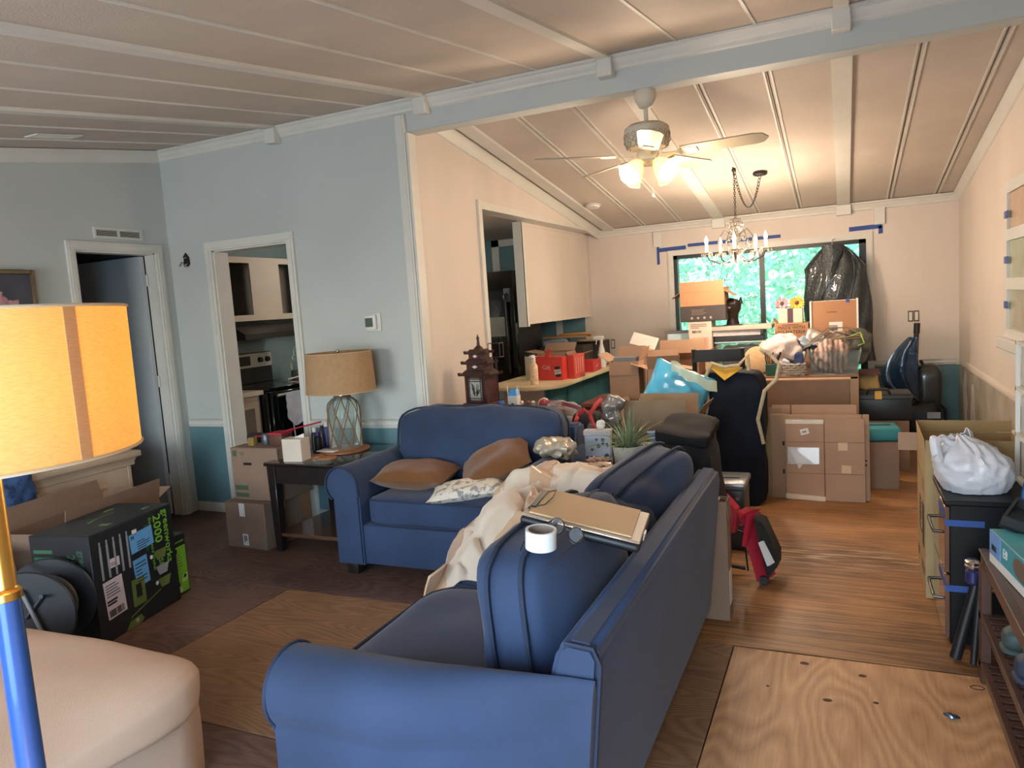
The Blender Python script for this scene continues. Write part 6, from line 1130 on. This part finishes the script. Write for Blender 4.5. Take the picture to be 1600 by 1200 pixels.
t, w, h = flat('wide flattened carton behind the front sheet of the stack', -.50, .07, 5.56, .655, .14, (.24,), card); plate(t, 'dark_edge', '-y', (.13, -.001, .62), .004, .07, ink)
t, w, h = flat('narrow flattened carton at the left of the front sheet', -.58, -.40, 5.50, .60, .13, (.5,), cardg)
t, w, h = flat('back sheet of the front flattened carton pair', -.50, .145, 5.47, .60, .12, (.93,), card)
for x, zz in ((.62, .28), (.605, .265), (.62, .25)): plate(t, 'printed_dot', '-y', (x, -.001, zz), .012, .012, ink)
t, w, h = flat('front flattened carton with clear pouch and tape squares', -.40, .115, 5.43, .575, .12, (.5,), card)
for zz, in ((.19,), (.41,)): b = B(); b.box((.004, -.0022, zz), (w-.004, -.0004, zz+.003)); t('crease', b, cardin)
plate(t, 'tape_strip', '-y', (.13, -.001, .555), .25, .03, tapec); plate(t, 'label_sticker', '-y', (.09, -.0022, .562), .08, .012, paper); plate(t, 'tape_strip', '-y', (.13, -.001, .02), .26, .035, tapec, roll=-.06)
s = plate(t, 'white_sticker', '-y', (.13, -.001, .485), .055, .04, paper, roll=.25); rows(t, 'fine_print', '-y', (.13, -.002, .485), .035, .015, 2, ink, s, .25)
plate(t, 'tape_square', '-y', (.375, -.001, .385), .06, .06, mat('tan_tape_square', 'c6a47a', .5, var=.03)); plate(t, 'tape_square', '-y', (.395, -.001, .225), .06, .055, mat('tan_tape_square', 'c6a47a', .5, var=.03), roll=-.06)
s = plate(t, 'clear_pouch', '-y', (.12, -.0015, .315), .21, .12, mat('pouch_film', '9a8474', .25, var=.05, coat=.5)); b = B(); b.prism([(.03, -.003, .36), (.06, -.003, .365), (.20, -.003, .25), (.12, -.003, .26), (.09, -.003, .22)], (0, .001, 0)); t('pouch_glare', b, mat('pouch_glare_pale', 'b5a89c', .3), s); b = B(); b.box((.015, -.003, .255), (.225, -.002, .258)); b.box((.015, -.003, .372), (.225, -.002, .375)); b.box((.015, -.003, .255), (.018, -.002, .375)); b.box((.222, -.003, .255), (.225, -.002, .375)); t('pouch_seam', b, paper, s)  # the pale streak on the pouch is glare painted as a flat shape
for zz in (.40, .20): plate(t, 'printed_mark', '-y', (-.012, -.001, zz), .014, .03, ink)
# --- printer, red cart, tall box behind the sofa
t = T('paper_shredder', 'small black shredder with silver top behind the red cart', 'shredder', (-.63, 4.42, 0)); b = B(); b.box((-.78, 4.28, 0), (-.545, 4.56, .36), .015, 2); t('bin', b, mat('shredder_grey', '2a2e33', .35)); b = B(); b.box((-.79, 4.27, .36), (-.535, 4.57, .40), .012, 2); t('head', b, mat('shredder_silver', '8b9097', .3, metal=.5)); b = B(); b.box((-.75, 4.40, .399), (-.58, 4.42, .402)); t('slot', b, black); plate(t, 'logo_mark', '-y', (-.58, 4.2785, .31), .02, .02, greyp)
t = T('wheeled_cart', 'folded red and black wheeled tote cart leaning behind the sofa', 'cart', (-.50, 3.95, 0))
b = B(); b.prism([(-.52, 3.82, .37), (-.455, 3.86, .33), (-.385, 3.80, .02), (-.43, 3.77, .02)], (.035, .10, .0)); t('red_frame', b, red); b = B(); b.prism([(-.505, 3.80, .34), (-.48, 3.79, .37), (-.455, 3.84, .36), (-.49, 3.85, .33)], (.05, .02, .02)); b.prism([(-.475, 3.81, .36), (-.45, 3.80, .375), (-.48, 3.77, .20), (-.50, 3.78, .20)], (.015, .05, 0)); t('red_edge', b, mat('red_bright', 'c4243c', .6))
b = B(); b.prism([(-.635, 3.84, .41), (-.60, 3.86, .44), (-.53, 3.85, .36), (-.545, 3.83, .24), (-.60, 3.82, .27)], (.02, .05, .01)); bmesh.ops.bevel(b.b, geom=[e for e in b.b.edges], offset=.008, segments=2, affect='EDGES'); t('folded_panel', b, mat('red_bright', 'c4243c', .6)); b = B(); b.obox((-.585, 3.83, .415), (.03, .012, .008), (0, .6, 0)); t('handle_slot', b, black)
b = B(); b.prism([(-.44, 3.80, .34), (-.40, 3.84, .31), (-.335, 3.86, .14), (-.335, 3.85, .08), (-.38, 3.80, .03)], (.01, .12, 0)); t('mesh_pocket', b, mat('mesh_black', '202321', .8, var=.3, ns=40)); b = B(); b.prism([(-.42, 3.79, .22), (-.405, 3.79, .23), (-.355, 3.79, .12), (-.38, 3.79, .10)], (.012, .01, 0)); t('paper_tag', b, paper)
b = B(); b.tube([(-.58, 3.86, .36), (-.59, 3.9, .18), (-.62, 3.9, .05), (-.50, 3.9, .04)], .012, 8); b.tube([(-.50, 3.84, .30), (-.48, 3.84, .05)], .005, 6); b.tube([(-.52, 3.82, .30), (-.47, 3.80, .29)], .004, 6); b.tube([(-.52, 3.82, .27), (-.47, 3.80, .26)], .004, 6); t('frame_tube', b, black)
for y in (3.79, 3.9): b = B(); b.lathe([(.008, -.01), (.022, -.01), (.024, 0), (.022, .01), (.008, .01)], (-.40, y, .024), 20, rot=(pi/2, 0, 0)); t('wheel', b, black)
t = carton('tall_carton', 'tall brown carton squeezed directly behind the sofa back', (.17, .10, .56), (-.585, 3.365, 0), 0, flaps={'+x': -1.5, '-x': 1.4}, m=cardd, fl=.09)
plate(t, 'label_sticker', '+x', (.0857, 0, .15), .07, .16, paper); b = B(); b.obox((.03, -.02, .575), (.05, .05, .003), (0, .5, 0)); t('paper_sheet', b, mat('pink_paper', 'd9b9b0', .7))
# ================================================================ RIGHT SIDE
t = T('filing_cabinet', 'black two-drawer filing cabinet with blue tape by the shoe rack', 'cabinet', (.60, 3.55, 0))
x0, x1, y0, y1 = .375, .84, 3.34, 3.76
glossb = mat('cabinet_floor_reflection', '6a4a3c', .14, var=.1, coat=.7)  # brown reflection of the floor, put into the drawer fronts' base colour
b = B(); b.box((x0, y0, .0), (x1, y1, .585), .003, 1); t('body', b, mat('cabinet_black', '0e0f12', .45, var=.15, spec=.25)); b = B(); b.box((x0-.02, y0-.004, .585), (x1, y1+.004, .605), .003, 1); t('top', b, mat('cabinet_black', '131418', .35))
for z0, z1 in ((.30, .575), (.02, .29)):
    b = B(); b.box((x0-.018, y0+.004, z0), (x0, y1-.004, z1), .003, 1); d = t('drawer', b, glossb); zc = z1-.12
    b = B(); b.tube([(x0-.018, y0+.06, zc+.0), (x0-.05, y0+.065, zc), (x0-.052, y0+.11, zc), (x0-.052, y0+.24, zc), (x0-.05, y0+.285, zc), (x0-.018, y0+.29, zc)], .007, 8); t('handle', b, mat('handle_pewter', '3c3733', .3, metal=.8), d)
    b = B(); b.box((x0-.0195, y0+.004, z1-.05), (x0-.018, y0+.20, z1-.02)); t('blue_tape', b, blue_tape, d)
for zz, w in ((.51, .12), (.235, .10)): b = B(); b.box((x0-.018, y0-.0015, zz-.012), (x0+w, y0-.0003, zz+.014)); t('blue_tape', b, blue_tape)
t = T('plastic_bag', 'full white plastic bag knotted on top of the filing cabinet', 'bag', (.49, 3.55, .607))
bw = mat('bag_white', 'cfcdd2', .35, var=.08, ns=6, bump=.35, bs=30, sheen=.2)
def bagf(u, v):
    a = 2*pi*u; h = v; r = (.30*sin(min(1, h*2.2+.45)*pi/2)**.5 if h < .45 else .30-.30*((h-.45)/.55)**1.6*.86)/2
    q = V((cos(a)*1.4, sin(a)*1.4, h*1.5)); fold = abs(noise.noise(q*1.7))*.045*(h+.3)+abs(noise.noise(q*4+V((3, 0, 0))))*.018
    r = r*(1+.05*cos(3*a+1))-fold*.8+.012
    return (.485+r*cos(a)*.92-.06*h*h, 3.555+r*sin(a)*1.02-.02*h, .6085+.235*(h**.85)-fold*.5*h)
b = B(); b.sheet(bagf, 72, 36, .0025); t('body', b, bw, ang=80)
b = B(); b.lathe([(.001, .6086), (.06, .6086), (.10, .6087)], (.485, 3.555, 0), 24, caps=False); t('bottom', b, bw)
def ear(u, v): return (.40-.055*u-.03*sin(pi*u)+.02*sin(9*v), 3.50-.04*u+.035*(v-.5)*(1+u), .80+.05*sin(pi*u*.8)-.035*u*u*2+.012*sin(14*v+3*u))
b = B(); b.sheet(ear, 14, 14, .003); t('knot_ear', b, bw, ang=80)
b = B(); b.sheet(lambda u, v: (.43+.05*v+.02*u, 3.53+.05*u, .82+.05*(1-abs(2*v-1))-.02*u+.01*sin(12*v)), 10, 14, .003); t('knot_ear', b, bw, ang=80)
# --- clear drawers on the cabinet
t = T('drawer_tower', 'white frame tower of clear plastic drawers taped shut on filing cabinet', 'drawers', (.76, 3.56, .606))
x0, x1, y0, y1, zb = .665, .98, 3.40, 3.74, .607
b = B()
for x in (x0, x1-.016):
    for y in (y0, y1-.016): b.box((x, y, zb), (x+.016, y+.016, 1.21))
for zz in (zb, .80, 1.0, 1.195): b.box((x0, y0, zz), (x1, y1, zz+.016))
t('frame', b, whitep)
for zz in (.628, .82, 1.02):
    b = B(); b.box((x0+.018, y0-.008, zz), (x1-.018, y0-.004, zz+.165)); b.box((x0+.018, y0-.004, zz), (x0+.022, y1-.02, zz+.165)); b.box((x0+.018, y0-.004, zz), (x1-.018, y1-.02, zz+.004)); d = t('drawer', b, milky)
    b = B(); b.box((x0-.002, y0-.0105, zz+.06), (x1, y0-.009, zz+.10)); t('blue_tape', b, blue_tape, d)
    b = B(); b.cushion(((x0+x1)/2, (y0+y1)/2, zz+.07), (.24, .27, .12), p=4, n=6, nz=.03, nf=14, seed=int(zz*99)); t('contents', b, mat('drawer_stuff', '8a7a6a', .8, var=.5, ns=14), d)
# --- white wall cabinet with glass doors
t = T('display_cabinet', 'white wall cabinet with pale panels and blue tape on right wall', 'cabinet', (.98, 4.95, 1.08))
b = B(); xa = .93
b.box((xa, 5.50, 1.10), (xa+.03, 5.58, 2.06)); b.box((xa, 4.2, 1.10), (xa+.03, 4.28, 2.06))
for zz in (1.10, 1.40, 1.70, 1.99): b.box((xa, 4.28, zz), (xa+.03, 5.50, zz+.07 if zz != 1.10 else 1.155))
b.box((xa+.03, 4.2, 1.1), (XR-.001, 4.22, 2.06)); b.box((xa+.03, 5.56, 1.1), (XR-.001, 5.58, 2.06)); t('frame', b, whitep)
b = B(); b.box((xa-.04, 4.16, 1.03), (XR-.001, 5.62, 1.10), .005, 1); b.box((xa-.015, 4.18, .99), (XR-.001, 5.58, 1.03)); t('ledge', b, whitep)
for z0, z1, c_ in ((1.155, 1.40, 'b3b09c'), (1.47, 1.70, 'b7b99f'), (1.77, 1.99, 'c9a98c')): b = B(); b.box((xa+.016, 4.28, z0), (xa+.020, 5.50, z1)); t('panel', b, mat('pane_'+c_, c_, .25, var=.15, ns=3))
for zz in (1.28, 1.56, 1.84): b = B(); b.box((xa-.0015, 5.455, zz), (xa-.0003, 5.56, zz+.045)); b.box((xa-.0015, 5.58, zz), (xa+.03, 5.5815, zz+.045)); t('blue_tape', b, blue_tape)
t = T('low_bookcase', 'low white-topped bookcase against right wall under the wall cabinet', 'bookcase', (.95, 4.95, 0)); b = B(); b.box((.89, 4.45, 0), (XR-.004, 5.5, .46), .003, 1); t('body', b, mat('bookcase_beige', 'b5a98f', .7)); b = B(); b.box((.875, 4.43, .46), (XR-.004, 5.52, .50), .004, 1); t('top', b, whitep)
# --- tall tan carton
t = carton('wardrobe_carton', 'tall open tan carton with black print beside the filing cabinet', (.42, .54, .70), (.545, 4.08, 0), -.02, flaps={'+y': 1.52, '-y': 1.45, '-x': 1.5}, m=cardg, fl=.06)
X = -.2115
b = B(); b.box((-.30, .262, .60), (-.21, .268, .695)); t('side_flap', b, card)
b = B(); b.box((X-.0005, -.1, .55), (X, .26, .553)); t('fold', b, cardin); rows(t, 'fine_print', '-x', (X, .02, .33), .16, .18, 8, ink, None, 0, 3, .35); plate(t, 'printed_panel', '-x', (X, -.14, .32), .09, .21, mat('print_dark', '3e342b', .8)); plate(t, 'printed_square', '-x', (X, -.14, .52), .06, .06, mat('print_brown', '8c6f45', .8)); bars(t, 'printed_word', '-x', (X, -.12, .10), .16, .04, 7, mat('print_brown2', '6e5332', .8)); plate(t, 'printed_panel', '-x', (X, .16, .10), .08, .04, mat('print_red', '7a3b2b', .8))
# --- slatted shoe rack in the right foreground
t = T('shoe_rack', 'dark brown slatted wooden shoe rack at the lower right', 'rack', (.60, 2.2, 0)); rk = mat('rack_walnut', '4b2f24', .45, var=.25, ns=8, stretch=(1, 6, 1), coat=.2)
y0, y1, x0, x1 = 1.30, 3.07, .435, .78
for y in (y0, y1):
    for x in (x0, x1): b = B(); b.obox((x+.018*(1 if x == x0 else -1), y-.025*(1 if y == y1 else -1), .25), (.036, .05, .50), (0, 0, 0), .004, 1); t('leg', b, rk)
b = B(); b.box((x0, y0, .455), (x0+.03, y1, .502), .003, 1); b.box((x1-.03, y0, .455), (x1, y1, .502), .003, 1); t('top_rail', b, rk); b = B(); b.box((x0+.03, y0, .488), (x1-.03, y1, .50), .002, 1); t('top_board', b, rk)
for zz in (.27, .085):
    b = B(); b.box((x0, y0, zz-.03), (x0+.022, y1, zz), .002, 1); b.box((x1-.022, y0, zz-.03), (x1, y1, zz), .002, 1); t('side_rail', b, rk)
    n = 34; sb = B(); sb.box((x0+.022, -.016, -.012), (x1-.022, .016, 0), .001, 1); sm = None
    for i in range(n):
        y = y0+.06+(y1-y0-.12)*i/(n-1)
        if sm is None: sm = mesh_of(sb, 'slat', rk, (-.60, 0, 0))
        o = put('slat', sm, t.o); o.location = (0, y-2.2, zz-.001)
# things on and by the rack
t = T('picture_box', 'teal and white pictured box on the shoe rack top', 'box', (.58, 2.62, .503), .12); b = B(); b.box((-.09, -.33, 0), (.10, .33, .115), .003, 1); t('body', b, mat('picture_teal', '3f8f99', .5, var=.2, ns=5)); b = B(); b.box((-.0915, -.33, .0), (-.09, .33, .03)); t('white_band', b, paper); b = B(); b.box((-.0915, .22, .03), (-.09, .33, .115)); t('blue_band', b, mat('picture_blue', '6c94c8', .5)); b = B(); b.cushion((-.09, .02, .07), (.004, .16, .06), p=3, n=5); t('printed_figure', b, mat('picture_brown', '6d5a4a', .6)); write(t, 'E8', .045, '-x', (-.0918, .17, .075), paper); bars(t, 'printed_word', '-x', (-.0925, .28, .06), .05, .02, 4, ink); b = B(); b.ball((-.0915, -.1, .055), .02, (.06, 1, 1)); t('printed_dot', b, red)
t = T('black_tray', 'black angled tray lying across the far end of the shoe rack', 'tray', (.62, 2.98, .503), (.10, .30, -.35)); b = B(); b.box((-.15, -.10, .10), (.22, .10, .112)); b.box((-.15, -.10, .10), (-.14, .10, .145)); b.box((-.14, -.10, .10), (.22, -.09, .145)); b.box((-.14, .09, .10), (.22, .10, .145)); t('tray', b, black); b = B(); b.box((.05, -.05, .112), (.12, .02, .135), .006, 1); t('contents', b, whitep)
t = T('tripod', 'folded black tripod leaning between cabinet and shoe rack', 'tripod', (.40, 3.19, 0)); b = B(); b.tube([(.375, 3.19, .012), (.455, 3.2, .36)], [.022, .018], 12); t('leg', b, black); b = B(); b.tube([(.445, 3.26, .012), (.475, 3.23, .36)], [.012, .014], 10); t('leg', b, black); b = B(); b.tube([(.43, 3.15, .012), (.46, 3.18, .36)], [.012, .014], 10); t('leg', b, black); b = B(); b.lathe([(.02, 0), (.028, .01), (.028, .05), (.02, .06)], (.437, 3.2, .315), 20); t('collar', b, mat('tripod_blue', '262a55', .3, coat=.4))
b = B(); b.lathe([(.026, 0), (.03, .006), (.03, .012), (.026, .016), (.03, .022), (.03, .028), (.02, .036), (.001, .038)], (.437, 3.2, .378), 20); t('head_ring', b, chrome); b = B(); b.tube([(.45, 3.18, .34), (.49, 3.12, .318)], .007, 8); t('lever', b, mat('lever_chrome', 'b9a98f', .25, metal=.9))
b = B(); b.tube([(.555, 3.262, .0), (.575, 3.262, .45), (.645, 3.29, .80)], [.012, .013, .013], 8); solo('blue_pole', 'thin blue metal pole leaning against the filing cabinet', 'pole', b, mat('pole_blue2', '2f5f94', .25, metal=.5), (.555, 3.262, 0))
b = B(); b.tube([(.60, 3.25, 0), (.62, 3.25, .4), (.68, 3.28, .82)], [.02, .024, .024], 10); solo('black_pole', 'thick black pole leaning beside the blue metal pole', 'pole', b, black, (.6, 3.25, 0))
for k, (x, y, c_, l) in enumerate(((.575, 2.72, '3c4a46', 'dark green rubber clog at the far end of the rack shelf'), (.575, 2.52, '2c3648', 'navy rubber clog on the rack shelf'), (.575, 2.34, '22252b', 'black rubber clog nearest on the rack shelf'))):
    t = T('rubber_clog', l, 'shoe', (x, y, .27)); b = B(); b.cushion((x, y, .285), (.26, .10, .025), p=4, n=7); t('sole', b, mat('clog_sole%d' % k, c_, .7)); b = B(); b.cushion((x-.05, y, .32), (.15, .095, .075), p=3, n=8, puff=(0, 0, .2)); t('upper', b, mat('clog_%d' % k, c_, .6)); b = B(); b.tube([(x-.02, y-.045, .335), (x+.09, y-.045, .35), (x+.12, y, .355), (x+.09, y+.045, .35), (x-.02, y+.045, .335)], .007, 6); t('heel_strap', b, mat('clog_%d' % k, c_, .6))
# --- backpack, green box, zip bag between loveseat and side table
t = T('strapped_backpack', 'black backpack with bright red straps between loveseat and side table', 'backpack', (-1.53, 4.42, 0)); b = B(); b.cushion((-1.50, 4.42, .40), (.20, .20, .80), p=5, n=10, puff=(.1, .1, 0), nz=.02, nf=6); t('body', b, blackf); b = B(); b.cushion((-1.45, 4.31, .66), (.07, .03, .16), (0, .1, 0), p=4, n=6); t('grey_pocket', b, mat('pocket_grey', '77777b', .8))
rs = mat('strap_red', 'c23a35', .6, var=.1)
for P in ([(-1.58, 4.31, .44), (-1.585, 4.305, .56), (-1.56, 4.30, .66), (-1.55, 4.31, .76), (-1.55, 4.36, .80)], [(-1.53, 4.31, .80), (-1.49, 4.30, .83), (-1.45, 4.29, .80), (-1.41, 4.29, .86), (-1.37, 4.30, .90)], [(-1.45, 4.29, .80), (-1.43, 4.28, .74), (-1.38, 4.28, .66)], [(-1.58, 4.31, .60), (-1.55, 4.305, .50), (-1.53, 4.305, .42)]):
    b = B(); b.tube(P, .014, 8, flat=.35, upv=(0, 1, 0)); t('strap', b, rs)
t = T('grey_pouch', 'shiny grey plastic pouch behind the red backpack straps', 'pouch', (-1.30, 4.36, .70)); b = B(); b.cushion((-1.345, 4.40, .80), (.13, .06, .20), (0, .3, 0), p=3, n=9, nz=.03, nf=20, seed=3); t('body', b, mat('grey_shine', '77716c', .25, var=.4, ns=12, coat=.5)); t = T('tall_bin', 'narrow dark bin behind the backpack carrying the grey pouch', 'bin', (-1.37, 4.50, 0))
b = B(); b.box((-1.39, 4.36, 0), (-1.31, 4.44, .70), .006, 1); t('body', b, black)
t = T('green_carton', 'dark green carton beside the loveseat back corner', 'box', (-1.66, 4.52, 0)); b = B(); b.box((-1.68, 4.42, 0), (-1.62, 4.6, .71), .004, 1); t('body', b, mat('carton_green', '27312d', .6)); b = B(); b.box((-1.682, 4.418, .71), (-1.618, 4.602, .722)); t('pale_rim', b, paper)
t = T('zip_bag', 'clear zip bag with red seal standing by the loveseat corner', 'bag', (-1.69, 4.49, .723)); b = B(); b.cushion((-1.69, 4.50, .785), (.24, .05, .13), p=4, n=8, nz=.03, nf=14); t('film', b, zipm); b = B(); b.sheet(lambda u, v: (-1.82+.25*u, 4.48+.01*sin(6*u), .855-.045*u*u+.024*(v-.5)), 12, 3, .003); t('red_seal', b, mat('seal_red', '9c4450', .4)); b = B(); b.cushion((-1.70, 4.50, .74), (.14, .03, .03), p=4, n=4); t('contents', b, paper)
# small foil scrap and knots on the fresh plywood sheet
b = B(); b.ball((.31, 2.74, .008), .016, (1.3, .7, .45), 10, 6, .8, 9); solo('foil_scrap', 'crumpled foil scrap on the fresh plywood near the shoe rack', 'foil', b, mat('foil_blue', '7f96ad', .2, metal=.9), (.31, 2.74, 0))
kn = mat('knot_brown', '3f2414', .7, var=.3, ns=60); rr = random.Random(6)
for x, y, r in ((-.17, 3.0, .018), (.04, 2.96, .016), (-.08, 2.74, .017), (.08, 2.77, .011), (-.29, 2.78, .008)):
    b = B(); b.prism([(x+r*cos(a)*rr.uniform(.75, 1.1), y+.75*r*sin(a)*rr.uniform(.75, 1.1), .0) for a in [2*pi*i/12 for i in range(12)]], (0, 0, .0006)); put('knot', mesh_of(b, 'knot', kn), floor)
b = B(); b.torus((.42, 2.985, .0005), .022, .0022, n=20, k=4, sc=(1, .65)); put('knot', mesh_of(b, 'knot', kn), floor)
# ================================================================ OUTSIDE
b = B(); b.box((-14, 8.7, -.6), (14, 26, -.35)); solo('garden_ground', 'green ground outside behind the glass door', 'ground', b, mat('garden_soil', '6f8a58', .9, var=.3, ns=2), kind='structure')
leafA = translucent('leaf_teal', '98dcca', .35, 'a8ecd0', 3, .35); leafB = translucent('leaf_green', '7fc06a', .4, 'b0e878', 3, .3); leafC = translucent('leaf_pale', 'b4e8d8', .3, 'c0f0d8', 3, .3)
def foliage(n, rx, ry, rz, size, seed):
    rr = random.Random(seed); vs = []; fs = []
    for i in range(n):
        a, u = rr.uniform(0, 2*pi), rr.uniform(-1, 1); k = rr.uniform(.55, 1)**.5; q = (1-u*u)**.5
        c = V((rx*k*q*cos(a), ry*k*q*sin(a), rz*(1+k*u))); l = size*rr.uniform(.6, 1.4); E_ = Euler((rr.uniform(-1.2, 1.2), rr.uniform(-1.2, 1.2), rr.uniform(0, 6.3))).to_matrix()
        j = len(vs)
        for p in ((-.5, 0, 0), (0, -.24, .05), (.5, 0, -.06), (0, .24, .05)): vs.append(E_ @ (V(p)*l)+c)
        fs.append((j, j+1, j+2)); fs.append((j, j+2, j+3))
    me = bpy.data.meshes.new('foliage'); me.from_pydata([tuple(v) for v in vs], [], fs); return me
bark = mat('bark', '5b4a38', .9)
def bush(label, x, y, z, s, me, m, cat='bush', name='garden_bush'):
    t = T(name, label, cat, (x, y, z)); k = me.copy(); k.materials.append(m); f = put('foliage', k, t.o, 'stuff'); f.scale = s if isinstance(s, tuple) else (s, s, s)
    b = B(); h = (s[2] if isinstance(s, tuple) else s)
    for i in range(4):
        a = i*1.7; b.tube([(x+.03*cos(a), y+.03*sin(a), z), (x+.2*cos(a), y+.2*sin(a), z+h*.5), (x+.35*cos(a), y+.35*sin(a), z+h*1.1)], [.03, .02, .008], 6)
    t('stem', b, bark)
FA = foliage(5200, 1.3, .8, 1.15, .085, 1); FB = foliage(2600, 1.0, .7, .9, .14, 2); FC = foliage(6500, 1.6, 1.0, 1.6, .1, 3)
bush('teal leafy thicket filling the left of the view outside', -2.6, 12.2, -.35, 1.35, FC, leafA)
bush('dense pale thicket behind the middle of the glass door', -.9, 12.8, -.35, 1.4, FC, leafC)
bush('dense teal thicket behind the covered coat outside', .9, 12.4, -.35, 1.35, FC, leafA)
bush('tall thicket outside at far left of the glass door', -4.8, 12.8, -.35, 1.5, FC, leafC)
bush('tall thicket outside at far right of the glass door', 3.2, 12.9, -.35, 1.5, FC, leafA)
bush('bright green low bush outside behind the stacked boxes', -1.75, 10.2, -.35, .62, FB, leafB)
bush('bright green low bush outside right of the bronze bust', -.55, 10.4, -.35, .6, FB, leafB)
bush('broad tree crown above the thicket on the left outside', -2.2, 15.5, .8, 1.9, FC, leafC, 'tree', 'garden_tree')
bush('broad tree crown above the thicket on the right outside', 1.6, 15.8, .8, 1.9, FC, leafA, 'tree', 'garden_tree')
bush('far tree crown seen between the two nearer crowns outside', -.4, 18.5, 1.2, 2.2, FC, leafC, 'tree', 'garden_tree')
def fan_plant(label, x, y, z, r, n, seed):
    t = T('garden_palm', label, 'plant', (x, y, -.35)); rr = random.Random(seed); b = B(); b.tube([(x, y, -.35), (x+.05, y, z*.5), (x, y, z)], [.025, .02, .012], 6); t('stem', b, bark)
    for i in range(n):
        a = 2*pi*i/n+rr.uniform(-.2, .2); e = rr.uniform(.1, .7); d = V((cos(a)*cos(e), sin(a)*cos(e), sin(e))); c = V((x, y, z)); s_ = d.cross(V((0, 0, 1))).normalized()*r*.09
        b = B(); b.sheet(lambda u, v: c+d*r*u+V((0, 0, -r*.5*u*u))+s_*(v-.5)*2*(sin(pi*min(1, u*.9+.08))), 5, 2, .002); t('leaf', b, leafB)
fan_plant('star-shaped bright palm outside right of the middle frame', -.5, 9.9, 1.05, .5, 11, 3)
fan_plant('star-shaped bright palm outside just right of the bust', -.98, 9.7, .95, .4, 11, 5)
fan_plant('tall star-shaped palm outside left of the hanging coat', -.33, 10.3, 1.45, .5, 10, 8)
